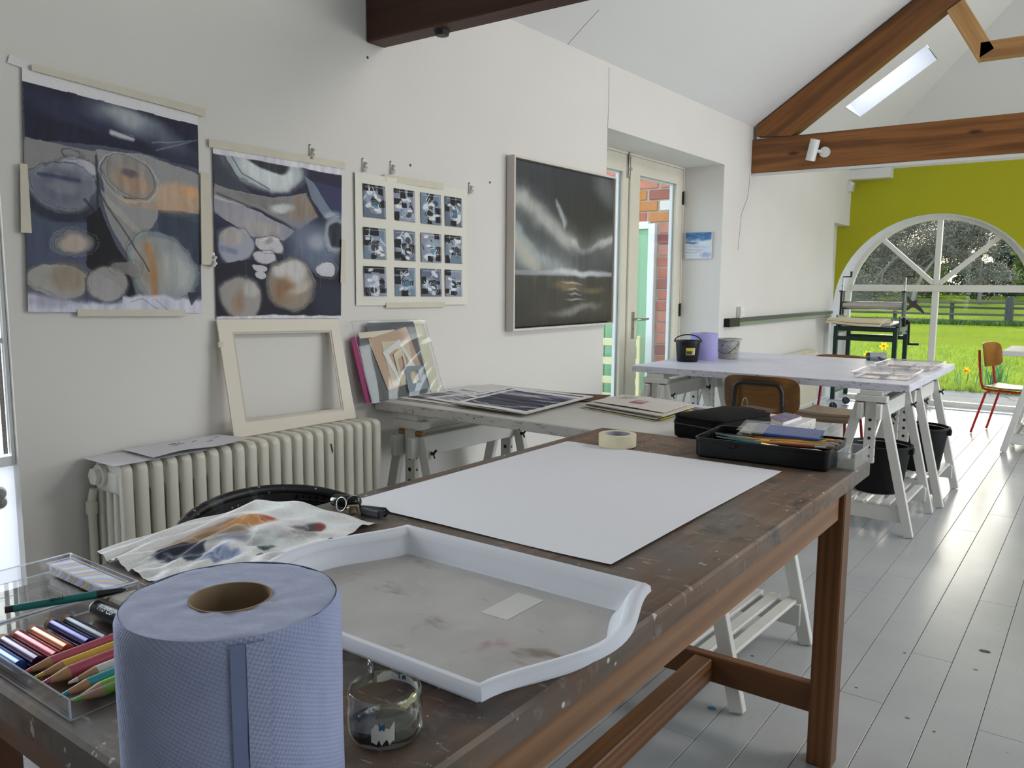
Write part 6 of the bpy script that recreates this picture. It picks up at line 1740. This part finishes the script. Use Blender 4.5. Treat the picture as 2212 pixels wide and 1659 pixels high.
bl_ = [(.05, .05, .055, .30, .03, .045, .0035, 0, FERS, 2, 'slim teal brush lying at the front of the box'), (.03, .09, .058, .24, .02, .050, .004, 0, FERR, 2, 'teal brush with a pale tip crossing to the front wall of the box'), (.04, .07, .052, .27, .06, .048, .003, 2, FERR, 1, 'thin orange brush beside the teal ones'),
       (.10, .06, .05, .37, .085, .056, .0055, 1, FERR, 0, 'broad ochre brush with grey bristles to the right'), (.12, .09, .052, .375, .11, .058, .0055, 1, FERR, 0, 'second broad ochre brush, just behind the first'), (.14, .12, .054, .37, .13, .060, .005, 2, FERR, 3, 'orange handled brush under the clear brush pack'),
       (.13, .03, .046, .345, .035, .05, .0035, 3, FERS, 2, 'slim dark green brush with a white tip'), (.16, .02, .046, .36, .02, .05, .0035, 3, FERS, 3, 'dark green brush nearest the front wall'), (.17, .05, .052, .38, .06, .056, .004, 5, FERS, 1, 'maroon brush with brown bristles'),
       (.02, .12, .05, .22, .08, .054, .0035, 6, FERR, 3, 'natural wood brush at the left of the box'), (.20, .14, .056, .378, .15, .06, .005, 4, FERR, 0, 'black brush behind the ochre ones'), (.18, .165, .056, .375, .175, .058, .004, 6, FERR, 1, 'natural wood brush at the back right of the box'), (.22, .19, .05, .37, .20, .054, .004, 1, FERR, 3, 'ochre brush along the rear wall of the box')]
for u0, v0, z0, u1, v1, z1, r, h_, fm, b_, lab in bl_: brush(lab, onb(u0, v0, z0), onb(u1, v1, z1), r, HAN[h_], fm, HAIR[b_])
bp_ = thing('brush_pack', 'clear packet of blue handled brushes lying on the black box', 'packet', onb(.2, .15, .06))
rotp = Matrix.Rotation(ba - 0.02, 3, 'Z') @ Matrix.Rotation(0.2, 3, 'X')
BLH = mat('blue_brush_handle', (40, 84, 176), 0.35, 0.05, 20)
for k in range(7):
    c = onb(.205, .115 + .011 * k, .0665 + 0.0023 * k)
    e = rotp @ V((1, 0, 0))
    hb = build('brush', MB().cyl(c - e * .04, c + e * .115, 0.0042, 0.0032, n=8), BLH, bp_, smooth=50)
    build('ferrule', MB().cyl(c - e * .075, c - e * .04, 0.0048, n=8), FERS, hb, smooth=50)
    build('bristles', MB().tube([c - e * .075, c - e * .10, c - e * .112], [0.005, 0.0045, 0.001], 8), HAIR[2], hb, smooth=50)
build('sleeve', MB().box(onb(.205, .150, .0805), (.235, .092, .001), 0, rotp), pane_mat('clear_packet_film', (0.97, 0.98, 0.99), 0.1, 0.45, milk=0.06), bp_)
build('sleeve', MB().box(onb(.205, .150, .0665), (.235, .092, .001), 0, rotp), bpy.data.materials['clear_packet_film'], bp_)
# clear box behind the brush box
cb = thing('clear_box', 'small clear plastic box behind the black brush box at the table end', 'box', (-0.59, 2.39, ZT))
build('body', openbox(-0.572, -0.526, 2.28, 2.43, ZT + 0.0006, 0.046, 0.003), pane_mat('cloudy_clear_plastic', (0.93, 0.94, 0.95), 0.1, 0.9, milk=0.16, milkc=(222, 222, 220)), cb)
build('rim', rimwire(-0.572, -0.526, 2.28, 2.43, ZT + 0.046, 0.002), EDGE, cb)
# ---------------------------------------------------------------- on the radiator
RZ = 0.8362
def sheetq(name, c, m, label, cat, lift, group=None, n=12, th=0.0006, loc=None, kids=None):
    """flat sheet over four corners (front-left, front-right, back-right, back-left)"""
    a, b, d, e = [V(p) for p in c]
    def fn(u, v):
        p = a.lerp(b, u).lerp(e.lerp(d, u), v)
        return p + Z * lift(u, v)
    o = solo(name, MB().sheet(n, n, fn, th=(0, 0, th)), m, label, cat, group, loc=tuple((a + b + d + e) / 4), smooth=50)
    return o, fn
SKP = mat('sketch_paper', (222, 221, 228), 0.8, 0.02, 4)
sheetq('sketch_sheet', [(-2.415, 1.238, RZ), (-2.415, 1.56, RZ), (-2.606, 1.56, RZ), (-2.606, 1.238, RZ)], SKP, 'white sheet lying flat on the radiator end, under the sketched one', 'paper', lambda u, v: 0.002 + 0.004 * max(0, (0.06 - u)) * 20 * 0.4)
_, f_ = sheetq('sketch_sheet', [(-2.40, 1.36, RZ + .004), (-2.42, 1.735, RZ + .004), (-2.60, 1.72, RZ + .004), (-2.604, 1.37, RZ + .004)], SKP, 'white sheet with a faint ink sketch, upper one on the radiator', 'paper', lambda u, v: 0.006 + 0.008 * (1 - v) * math.sin(4 * u + .5) ** 2)
sk = bpy.data.objects['sketch_sheet.001']
INK = mat('sketch_ink', (86, 86, 100), 0.7, 0.1, 30)
g = random.Random(12)
for k in range(9):
    u, v = g.uniform(.35, .85), g.uniform(.45, .75)
    mk = MB().tube([f_(u + .02 * i + g.uniform(-.01, .01), v + g.uniform(-.03, .03) + .02 * i) + Z * 0.0008 for i in range(5)], 0.0011, 4)
    build('ink_mark', mk, INK, sk, fix=False)
# white window mount leaning on the wall above the radiator
MT = mat('cream_mount_board', (226, 218, 204), 0.8, 0.02, 4)
def inpl(y, z):   # on the leaning plane of the mount
    return V((-2.530 - (z - 0.835) * 0.17, y, z))
o4 = [inpl(1.742, .8375), inpl(2.333, .8372), inpl(2.305, 1.250), inpl(1.736, 1.266)]
i4 = [inpl(1.806, .897), inpl(2.263, .884), inpl(2.252, 1.196), inpl(1.802, 1.209)]
i5 = [inpl(1.797, .888), inpl(2.272, .875), inpl(2.261, 1.205), inpl(1.793, 1.218)]
mo = solo('window_mount', MB().ring(i5, o4, (0.006, 0, 0)), MT, 'large cream window mount leaning on the wall above the radiator', 'frame', loc=tuple(o4[0]))
build('inner_step', MB().ring([p + X * .001 for p in i4], [p + X * .001 for p in i5], (0.0028, 0, 0)), mat('mount_bevel', (206, 198, 186), 0.8), mo)
build('masking_tape_tab', MB().b2(inpl(1.728, 1.165) + V((0.0005, 0, 0)), inpl(1.75, 1.185) + V((0.009, 0, 0)), 0.002), TAPE, mo)

# ---------------------------------------------------------------- on table one: portfolio sleeve leaning on the wall
def lean(y, z, lay): return V((-2.545 - (z - Z1) * 0.15 + lay, y, z))
LF = 0.0012
def flat(pts, lay, m, parent, name, hole=None, label=None, th=LF):
    P_ = [lean(y, z, lay) for y, z in pts]
    mb = MB().ring([lean(y, z, lay) for y, z in hole], P_, (th, 0, 0)) if hole else MB().prism(P_, (th, 0, 0))
    return build(name, mb, m, parent, label=label)
mg = solo('card_folder', MB().prism([lean(y, z, -0.010) for y, z in ((2.373, 1.166), (2.76, 1.20), (2.80, .8875), (2.416, .8865))], (0.003, 0, 0)), mat('magenta_card', (150, 28, 96), 0.6, 0.04, 6), 'magenta card folder behind the clear sleeve of mounts', 'folder', loc=(-2.55, 2.55, Z1))
sl = thing('mount_sleeve', 'clear plastic sleeve full of card mounts leaning on the wall by the prints', 'sleeve', (-2.545, 2.62, Z1))
flat([(2.412, 1.159), (2.756, 1.225), (2.826, .893), (2.444, .889)], 0.0, mat('dark_grey_card', (84, 88, 88), 0.7, 0.05, 6), sl, 'card', label='dark grey card')
flat([(2.469, 1.228), (2.757, 1.224), (2.77, 1.17), (2.469, 1.178)], 0.0015, mat('blue_black_print', (66, 72, 80), 0.6, 0.12, 20, stretch=(1, 1, 8)), sl, 'print_edge')
flat([(2.762, 1.225), (2.824, 1.225), (2.893, .895), (2.829, .893)], 0.0015, mat('pale_cream_board', (214, 212, 186), 0.7, 0.03, 6), sl, 'card', label='pale cream card')
flat([(2.411, 1.188), (2.63, 1.193), (2.63, 1.167), (2.415, 1.163)], 0.003, mat('cream_offcut', (226, 214, 196), 0.8, 0.03, 6), sl, 'card')
flat([(2.462, 1.159), (2.703, 1.202), (2.796, .961), (2.544, .930)], 0.0045, mat('beige_mount_card', (192, 162, 138), 0.8, 0.03, 6), sl, 'mount', label='beige card mount')
CRM = mat('cream_mount_card', (212, 200, 172), 0.8, 0.03, 8)
flat([(2.535, 1.144), (2.706, 1.143), (2.732, .946), (2.574, .946)], 0.006, CRM, sl, 'mount', hole=[(2.57, 1.105), (2.675, 1.105), (2.70, .985), (2.60, .985)])
flat([(2.534, 1.097), (2.647, 1.15), (2.732, 1.024), (2.617, .956)], 0.0075, mat('white_mount_card', (224, 220, 218), 0.8, 0.02, 8), sl, 'mount', hole=[(2.572, 1.085), (2.647, 1.121), (2.700, 1.040), (2.620, .995)])
flat([(2.60, 1.085), (2.66, 1.115), (2.685, .98), (2.625, .95)], 0.009, CRM, sl, 'mount', hole=[(2.62, 1.06), (2.655, 1.075), (2.668, 1.0), (2.637, .985)])
flat([(2.654, 1.027), (2.768, 1.023), (2.804, .915), (2.668, .908)], 0.0105, mat('grey_blue_mount_card', (128, 144, 154), 0.7, 0.03, 8), sl, 'mount', hole=[(2.687, 1.002), (2.742, 1.0), (2.758, .945), (2.70, .943)])
SLV = pane_mat('clear_sleeve_film', (0.97, 0.98, 0.98), 0.08, 0.6, milk=0.04)
P4 = [(2.372, 1.238), (2.828, 1.232), (2.902, .889), (2.432, .8865)]
def wrinkle(u, v):
    (ya, za), (yb, zb), (yc, zc), (yd, zd) = P4
    y = (ya * (1 - u) + yb * u) * (1 - v) + (yd * (1 - u) + yc * u) * v
    z = (za * (1 - u) + zb * u) * (1 - v) + (zd * (1 - u) + zc * u) * v
    return lean(y, z, 0.0155 + 0.004 * math.sin(7 * u + 4 * v) * math.sin(5 * v) + 0.003 * math.sin(23 * u * v))
build('film', MB().sheet(26, 26, wrinkle), SLV, sl, smooth=70, fix=False)
ed = MB().tube([lean(y, z, 0.013) for y, z in P4], 0.0016, 5, closed=True)
build('film_edge', ed, EDGE, sl, smooth=60)
# prints spread over the wall end of the table
def print_art(seed, dark, streak):
    a = Art(70, 60, (216, 214, 222), seed, 0.8)
    g = random.Random(seed)
    a.put((a.u > .06) * (a.u < .94) * (a.v > .09) * (a.v < .9) * 1.0, dark, .2, (6, 30))
    for k in range(15):
        y = g.uniform(.12, .88)
        a.line([(.05, y), (.4, y + g.uniform(-.08, .08)), (.95, y + g.uniform(-.1, .1))], ((214, 214, 220), streak, tuple(x * .5 for x in dark))[k % 3], g.uniform(.006, .03), .85, .1)
    return a.margin(.055, .08, .055, .09, (216, 214, 222))
prints = [((-2.56, 2.60), (-2.14, 2.58), (-2.12, 3.02), (-2.53, 3.06), (92, 94, 108), (196, 196, 206), 'grey washed print nearest the mount sleeve'),
          ((-2.42, 2.64), (-1.92, 2.57), (-1.86, 2.96), (-2.36, 3.10), (110, 112, 124), (206, 206, 212), 'print with wide white border, second in the spread'),
          ((-2.30, 2.78), (-1.84, 2.74), (-1.86, 3.16), (-2.34, 3.18), (64, 66, 88), (150, 152, 172), 'dark violet print at the back of the spread'),
          ((-2.20, 2.585), (-1.80, 2.535), (-1.84, 3.06), (-2.27, 3.12), (34, 36, 60), (96, 100, 128), 'navy and black print on top of the spread')]
for k, (a, b, d, e, dk, st, lab) in enumerate(prints):
    z = Z1 + 0.004 + 0.0042 * k
    for j in range(2):   # plain sheets lying under each print
        dx, dy = (-0.012 + 0.02 * j, -0.012 + 0.01 * k * (1 - j))
        sheetq('print_sheet', [(p[0] + dx, max(p[1] + dy, 2.53), Z1 + 0.0012 + 0.0042 * k + 0.0012 * j) for p in (a, b, d, e)], mat('cream_print_paper', (222, 216, 206), 0.85, 0.02, 5) if (k, j) == (0, 0) else bpy.data.materials['cream_print_paper'],
               ('lower ', 'upper ')[j] + 'cream sheet under the ' + lab, 'paper', lambda u, v: 0, 'sheets under the prints', 6)
    art = print_art(70 + k, dk, st)
    o = artsheet('print', art, (e[0], e[1], z), (d[0], d[1], z), (a[0], a[1], z), (b[0], b[1], z), ARTM, relief=lambda u, v: 0.0005 + 0.006 * max(0, v - .6) * math.sin(3.2 * u + k) ** 2 + 0.010 * max(0, .2 - u), label=lab + ', loose on the white table', cat='print', group='loose prints on the white table')
sheetq('brown_board', [(-2.05, 3.05, Z1 + .002), (-1.80, 3.04, Z1 + .002), (-1.80, 3.21, Z1 + .002), (-2.10, 3.215, Z1 + .002)], mat('brown_stained_board', (112, 78, 52), 0.7, 0.2, 9, c2=(62, 44, 34)), 'brown stained board behind the dark prints', 'board', lambda u, v: 0.012 * u * v, th=0.003)
# folders and booklets
FC = [((226, 218, 178), 'pale cream backing sheet at the bottom of the folder stack'), ((196, 190, 60), 'yellow-green sheet peeping out of the folder stack'), ((214, 212, 208), 'light grey folder low in the stack'), ((120, 112, 108), 'dark grey sheet inside the folder stack'), ((222, 220, 216), 'white folder under the top one'), ((205, 200, 192), 'stone coloured booklet below the top folder')]
g = random.Random(31)
base4 = [V((-1.73, 2.90, 0)), V((-1.34, 2.79, 0)), V((-1.35, 3.10, 0)), V((-1.72, 3.19, 0))]
for k, (c, lab) in enumerate(FC):
    z = Z1 + 0.0012 + 0.0040 * k
    dx, dy = g.uniform(-.03, .03), g.uniform(-.02, .01)
    sheetq('folder', [(p.x + dx, min(p.y + dy, 3.2), z) for p in base4], mat('folder_card', c, 0.75, 0.03, 6), lab, 'folder', lambda u, v: 0.0, 'folders stacked on the white table', 6, th=0.003)
fo, ff = sheetq('folder', [(-1.735, 2.925, Z1 + .026), (-1.355, 2.83, Z1 + .026), (-1.37, 3.12, Z1 + .027), (-1.73, 3.195, Z1 + .026)], mat('top_folder_card', (214, 208, 202), 0.75, 0.02, 5), 'top folder of the stack with handwriting and a small pink picture', 'folder', lambda u, v: 0.003 * math.sin(3 * u), 'folders stacked on the white table', 10, th=0.0016)
pk = Art(24, 20, (170, 130, 132), 90, .6)
pk.put(pk.v, (96, 66, 66), .5).ell(.5, .3, .4, .2, (196, 164, 160), 0, .6)
q4 = [ff(.40, .62), ff(.58, .62), ff(.40, .30), ff(.58, .30)]
artsheet('picture', pk, *[p + Z * 0.0022 for p in q4], ARTM, fo, label='small pink and brown picture')
for k in range(3):
    v = .78 - .09 * k
    build('handwriting', MB().tube([ff(.12 + .012 * i, v + .02 * math.sin(i * 2.1 + k)) + Z * 0.0021 for i in range(18 - 3 * k)], 0.0007, 4), INK, fo, fix=False)
# spiral pad and clear sleeve along the back edge
pad = thing('spiral_pad', 'spiral bound pad at the back edge of the white table, behind the folders', 'pad', (-1.3, 3.28, Z1))
build('cover', MB().box((-1.40, 3.10, Z1 + 0.0005), (0.001, 0.001, 0.001)), PAPER, pad) if False else None
build('pages', MB().prism([(-1.60, 3.205, Z1 + .001), (-1.22, 3.10, Z1 + .001), (-1.20, 3.165, Z1 + .001), (-1.58, 3.235, Z1 + .001)], (0, 0, 0.012)), SKP, pad)
build('cover', MB().prism([(-1.605, 3.20, Z1 + .0135), (-1.215, 3.095, Z1 + .0135), (-1.195, 3.165, Z1 + .0135), (-1.585, 3.238, Z1 + .0135)], (0, 0, 0.0012)), pane_mat('clear_pad_cover', (.9, .91, .93), .1, .9, milk=.35), pad)
sp_ = MB()
for k in range(16):
    c = V((-1.57, 3.241, Z1 + .009)).lerp(V((-1.205, 3.171, Z1 + .009)), k / 15)
    sp_.tube([c + V((0, .007 * math.cos(t), .008 * math.sin(t))) for t in [2 * PI * i / 10 for i in range(10)]], 0.0012, 5, closed=True)
build('spiral', sp_, BLK, pad, kind='stuff')
# zipped black case
ca = math.radians(-16)
ce = thing('zip_case', 'black zipped fabric case between the brush box and the folders', 'case', (-1.045, 2.645, Z1))
FAB = mat('black_nylon_fabric', (8, 8, 9), 0.8, 0.1, 60, bump=0.4, bscale=400, spec=0.2)
def onc(u, v, z): return V((-1.045 + u * math.cos(ca) - v * math.sin(ca), 2.645 + u * math.sin(ca) + v * math.cos(ca), Z1 + z))
cw, cd, chh = 0.205, 0.31, 0.088
ly = []
for ins, z in ((0.012, 0.0), (0.002, 0.008), (0.0, 0.03), (0.0, 0.060), (0.004, 0.074), (0.018, 0.083), (0.05, 0.089), (0.09, 0.092)):
    ly.append([onc(x, y, z + (0.006 * (y / cd) if z > .05 else 0)) for x, y in rrect(-cw / 2 + ins, cw / 2 - ins, -cd / 2 + ins, cd / 2 - ins, max(0.006, 0.04 - ins * .3), 6)])
cm_ = MB()
k = len(ly[0])
for l in ly: cm_.v += [tuple(p) for p in l]
for a in range(len(ly) - 1):
    for i in range(k): cm_.f.append((a * k + i, a * k + (i + 1) % k, (a + 1) * k + (i + 1) % k, (a + 1) * k + i))
cm_.f += [tuple(range(k - 1, -1, -1)), tuple(range((len(ly) - 1) * k, len(ly) * k))]
build('body', cm_, FAB, ce, smooth=60)
pp = [onc(x, y, 0.0765) for x, y in rrect(-cw / 2 + .004, cw / 2 - .004, -cd / 2 + .004, cd / 2 - .004, 0.038, 8)]
build('piping', MB().tube(pp, 0.0035, 6, closed=True), FAB, ce, smooth=60)
zz = [onc(x, y, 0.052) for x, y in rrect(-cw / 2 - .0005, cw / 2 + .0005, -cd / 2 - .0005, cd / 2 + .0005, 0.04, 8)]
build('zip', MB().tube(zz, 0.0028, 6, closed=True), mat('black_zip', (44, 44, 48), 0.35, 0.1, 200, metal=0.3), ce, smooth=60)
build('handle', MB().tube([onc(cw / 2 - .002, -.09, .042), onc(cw / 2 + .03, -.075, .034), onc(cw / 2 + .038, -.02, .028), onc(cw / 2 + .028, .04, .034), onc(cw / 2 - .002, .055, .042)], [0.008, 0.009, 0.010, 0.009, 0.008], 8), FAB, ce, smooth=60)
# leather swatches and a booklet at the table corner
g = random.Random(8)
swt = thing('swatch_book', 'fan of brown leather swatches on a ring, beyond the black case', 'swatches', (-1.10, 3.10, Z1))
for k in range(8):
    a = math.radians(-66 + 6 * k)
    c = V((-1.16, 3.17, Z1 + 0.002 + 0.0042 * k))
    d, e = V((math.cos(a), math.sin(a), 0)), V((-math.sin(a), math.cos(a), 0))
    build('swatch', MB().prism([c - e * .028, c + d * .135 - e * .03, c + d * .14 + e * .03, c + e * .028], (0, 0, 0.0034)), mat('leather_swatch', ((96, 62, 40), (120, 78, 46), (70, 52, 40), (134, 92, 60), (60, 60, 62), (104, 66, 44), (146, 106, 72), (84, 56, 40))[k], 0.7, 0.1, 40), swt)
build('ring', MB().tube([V((-1.165, 3.175 + .03 * math.cos(t), Z1 + .035 + .03 * math.sin(t))) for t in [2 * PI * i / 20 for i in range(20)]], 0.0014, 6, closed=True), STEEL, swt, smooth=60)
bk = thing('sketch_booklet', 'small booklet with blue squares on its cover at the table corner', 'book', (-1.0, 3.0, Z1))
c0, c1_, c2_, c3_ = V((-1.03, 3.05, Z1 + .001)), V((-0.945, 2.98, Z1 + .001)), V((-0.935, 3.17, Z1 + .001)), V((-1.015, 3.22, Z1 + .001))
build('pages', MB().prism([c0, c1_, c2_, c3_], (0, 0, 0.012)), SKP, bk)
build('cover', MB().prism([p + Z * .0125 for p in (c0, c1_, c2_, c3_)], (0, 0, 0.0015)), mat('red_brown_cover', (150, 110, 104), 0.6, 0.1, 10), bk)
for i in range(3):
    for j in range(2):
        f2 = lambda u, v: c0.lerp(c1_, u).lerp(c3_.lerp(c2_, u), v) + Z * .0142
        u0, v0 = .12 + .28 * i, .12 + .42 * j
        build('blue_square', MB().prism([f2(u0, v0), f2(u0 + .24, v0), f2(u0 + .24, v0 + .36), f2(u0, v0 + .36)], (0, 0, 0.0005)), mat('blue_grey_square', (118, 126, 160), 0.6, 0.1, 20) if (i, j) == (0, 0) else bpy.data.materials['blue_grey_square'], bk)

# ---------------------------------------------------------------- on table two
BKM = mat('black_bucket_plastic', (14, 15, 20), 0.4, 0.1, 20, spec=0.3, c2=(26, 28, 34))
def bucket(name, label, c, rb, rt, h, m, group=None, lip=0.006, loc=None):
    t = thing(name, label, 'bucket', c, group)
    build('body', MB().lathe([(0.0, 0.0), (rb - .004, 0.0), (rb, 0.004), (rt - .002, h - .012), (rt + lip, h - .011), (rt + lip, h), (rt - .004, h), (rb - .006, 0.006), (0.0, 0.005)], 36, c), m, t, smooth=45)
    return t
c = V((-2.40, 5.37, Z2 + .0008))
b_ = bucket('paint_bucket', 'small black bucket with a yellow label on the white table', c, 0.074, 0.087, 0.148, BKM)
hn = [c + V((math.cos(t) * .094, -0.02 * math.sin(t), .138 + .052 * math.sin(t))) for t in [PI * i / 16 for i in range(17)]]
hv = Matrix.Rotation(math.radians(25), 3, 'Z')
build('handle', MB().tube([c + hv @ (p - c) for p in hn], 0.004, 8), BKM, b_, smooth=60)
LBY = mat('yellow_label', (206, 182, 60), 0.5, 0.05, 20)
fd = V((c.x, c.y, 0)) * -1
fa = math.atan2(-c.y, -c.x) + 0.28
lab_ = lambda a0, a1, z0, z1, r: MB().sheet(9, 2, lambda u, v: (c.x + (r + .0009 + .0125 * (z0 + (z1 - z0) * v) / .148) * math.cos(a0 + (a1 - a0) * u), c.y + (r + .0009 + .0125 * (z0 + (z1 - z0) * v) / .148) * math.sin(a0 + (a1 - a0) * u), c.z + z0 + (z1 - z0) * v))
lb = build('label', lab_(fa - .42, fa + .38, .05, .10, .075), LBY, b_, fix=False, label='yellow product label')
build('label_print', lab_(fa - .38, fa + .12, .055, .078, .0755), mat('label_dark_print', (70, 66, 50), 0.5), lb, fix=False)
build('label_print', lab_(fa + .18, fa + .34, .054, .096, .0755), mat('label_pale_print', (190, 190, 180), 0.5), lb, fix=False)
c = V((-2.375, 5.595, Z2 + .0008))
lr = thing('paper_roll', 'lilac paper towel roll between the two buckets on the white table', 'paper roll', c)
LIL = mat('lilac_paper', (164, 160, 212), 0.9, 0.04, 30, bump=0.3, bscale=120)
build('sheet_wrap', MB().lathe([(0.0285, 0.0), (0.097, 0.0), (0.099, 0.003), (0.099, 0.188), (0.097, 0.191), (0.0285, 0.191)], 48, c, close=True), LIL, lr, smooth=45)
build('core', MB().lathe([(0.026, 0.0), (0.0284, 0.0), (0.0284, 0.192), (0.026, 0.192)], 32, c, close=True), CARD, lr, smooth=45)
m, nt, out = nodes_of('paint_stained_grey_plastic')
vec = coords(nt)
c_ = mixc(nt, ramp(nt, noise(nt, vec, 12, 3), 0.3, 0.7), lin((176, 176, 168)), lin((152, 152, 142)))
c_ = mixc(nt, ramp(nt, noise(nt, coords(nt, (1, 1, 1.6), (0.5, 0.3, 0.8)), 26, 4, .7), 0.58, 0.64, 0, 0.9), c_, lin((48, 44, 46)))
pbr(nt, out, c_, 0.45, 0, 0.4)
c = V((-2.255, 5.765, Z2 + .0008))
b_ = bucket('paint_bucket', 'grey paint-stained bucket right of the lilac roll', c, 0.072, 0.084, 0.148, m, lip=0.012)
build('handle', MB().tube([c + V((.088 * math.cos(t), .088 * math.sin(t), .128 - .085 * math.sin((t - 3.4) / 2.7 * PI))) for t in [3.4 + 2.7 * i / 16 for i in range(17)]], 0.002, 6), IRON, b_, smooth=60)
# clear palette trays
m, nt, out = nodes_of('paint_stained_clear_tray')
pb = N(nt, 'ShaderNodeBsdfPrincipled')
vec = coords(nt)
c_ = mixc(nt, ramp(nt, noise(nt, coords(nt, (3, 14, 3)), 3, 4), 0.35, 0.7), lin((206, 202, 204)), lin((176, 168, 172)))
c_ = mixc(nt, ramp(nt, noise(nt, coords(nt, (4, 10, 3)), 2.2, 4), 0.60, 0.68, 0, 0.7), c_, lin((186, 108, 116)))
c_ = mixc(nt, ramp(nt, noise(nt, vec, 24, 4, .7), 0.63, 0.68, 0, 0.9), c_, lin((70, 62, 66)))
nt.links.new(c_, pb.inputs['Base Color'])
pb.inputs['Roughness'].default_value = 0.2
tt = N(nt, 'ShaderNodeBsdfTransparent')
mx = N(nt, 'ShaderNodeMixShader')
nt.links.new(ramp(nt, noise(nt, vec, 9, 3), 0.35, 0.65, 0.45, 0.85), mx.inputs[0])
nt.links.new(tt.outputs[0], mx.inputs[1])
nt.links.new(pb.outputs[0], mx.inputs[2])
nt.links.new(mx.outputs[0], out.inputs[0])
PTR_ = m
for x0, x1, y0, y1, rot, lab in ((-1.225, -0.895, 5.05, 5.50, 2, 'clear paint-stained tray at the near corner of the white table'), (-1.235, -0.880, 5.70, 6.18, -1, 'clear paint-stained tray behind the first, nearer the window')):
    t = thing('paint_tray', lab, 'tray', ((x0 + x1) / 2, (y0 + y1) / 2, Z2))
    cx, cy = (x0 + x1) / 2, (y0 + y1) / 2
    mm = Matrix.Rotation(math.radians(rot), 3, 'Z')
    mb = MB()
    lays = []
    for ins, z in ((0.03, 0.0008), (0.014, 0.010), (0.008, 0.032), (0.0, 0.034), (-0.006, 0.030)):
        lays.append([V((cx, cy, Z2 + z)) + mm @ V((x - cx, y - cy, 0)) for x, y in rrect(x0 + ins, x1 - ins, y0 + ins, y1 - ins, 0.02)])
    k = len(lays[0])
    for l in lays: mb.v += [tuple(p) for p in l]
    for a in range(len(lays) - 1):
        for i in range(k): mb.f.append((a * k + i, a * k + (i + 1) % k, (a + 1) * k + (i + 1) % k, (a + 1) * k + i))
    build('wall', mb, PTR_, t, smooth=40)
    build('floor_panel', MB().prism(lays[0], (0, 0, 0.0015)), PTR_, t)
    rd = MB()
    for q in (.36, .66): rd.b2((cx - 0.0015, y0 + .035, Z2 + .0025), (cx + .0015, y1 - .035, Z2 + .012)) if q < .5 else rd.b2((x0 + .04, cy - .0015, Z2 + .0025), (cx - .002, cy + .0015, Z2 + .010))
    build('divider', rd, PTR_, t)
# ink roller at the far edge
ir = thing('ink_roller', 'steel ink roller with dark end at the far edge of the white table', 'roller', (-1.40, 6.38, Z2))
build('drum', MB().cyl((-1.40, 6.30, Z2 + .0305), (-1.30, 6.36, Z2 + .0305), 0.030, n=24), mat('grey_rubber_roller', (150, 156, 164), 0.4, 0.05, 10), ir, smooth=40)
build('end_cap', MB().cyl((-1.412, 6.293, Z2 + .0305), (-1.40, 6.30, Z2 + .0305), 0.0295, n=24), mat('dark_green_end_cap', (18, 44, 42), 0.4), ir, smooth=40)
build('frame', MB().tube([(-1.41, 6.292, Z2 + .03), (-1.38, 6.25, Z2 + .03), (-1.28, 6.31, Z2 + .03), (-1.295, 6.362, Z2 + .03)], 0.004, 8), STEEL, ir, smooth=50)
build('handle', MB().tube([(-1.33, 6.28, Z2 + .028), (-1.30, 6.23, Z2 + .018), (-1.25, 6.15, Z2 + .013)], [0.006, 0.011, 0.012], 10), mat('black_roller_grip', (24, 24, 30), 0.4), ir, smooth=50)

# ---------------------------------------------------------------- builder's buckets on the trestle shelves
BK2 = mat('black_rubber_bucket', (10, 10, 12), 0.55, 0.1, 12, spec=0.25)
for c, rt, rb, h, lab in ((V((-1.060, 5.19, 0.1797)), 0.172, 0.132, 0.285, 'large black builders bucket on the nearer aisle trestle shelf'), (V((-0.985, 6.0, 0.1797)), 0.178, 0.136, 0.29, 'large black builders bucket on the farther aisle trestle shelf')):
    t = bucket('builders_bucket', lab, c, rb, rt, h, BK2, 'black builders buckets under the white table', 0.010)
    for sx in (-1, 1):
        build('ear', MB().b2(c + V((sx * (rt + .004) - .012, -.018, h - .05)), c + V((sx * (rt + .004) + .012, .018, h - .008)), 0.004), BK2, t)
    build('handle', MB().tube([c + V((math.cos(t_) * (rt + .014), .10 * math.sin(t_) + .02, h - .03 + .02 * math.sin(t_))) for t_ in [PI * i / 16 for i in range(17)]], 0.004, 6), STEEL, t, smooth=60)

# ---------------------------------------------------------------- marks on the floor boards
def blot(x, y, rx, ry, m, label, z=0.0009):
    n = 16
    g = random.Random(int(x * 1000))
    pts = [(x + rx * math.cos(2 * PI * i / n) * g.uniform(.85, 1.1), y + ry * math.sin(2 * PI * i / n) * g.uniform(.85, 1.1), z - .0006) for i in range(n)]
    return build('paint_spot', MB().prism(pts, (0, 0, 0.0008)), m, floor, label=label)
blot(-0.971, 2.461, 0.014, 0.012, mat('blue_paint_spot', (30, 110, 170), 0.4), 'blue paint spot on the floor')
KN = mat('dark_floor_chip', (60, 60, 56), 0.7)
blot(-0.293, 3.505, 0.020, 0.012, KN, 'dark knot where the floor paint has chipped')
for x, y, r in ((-1.0, 2.92, .006), (-.62, 2.9, .005), (-.54, 3.3, .005), (-.2, 2.6, .006), (-.35, 2.75, .004), (-.95, 3.4, .007), (-.12, 3.9, .006), (-1.05, 4.0, .006)):
    blot(x, y, r, r * .7, KN, None)
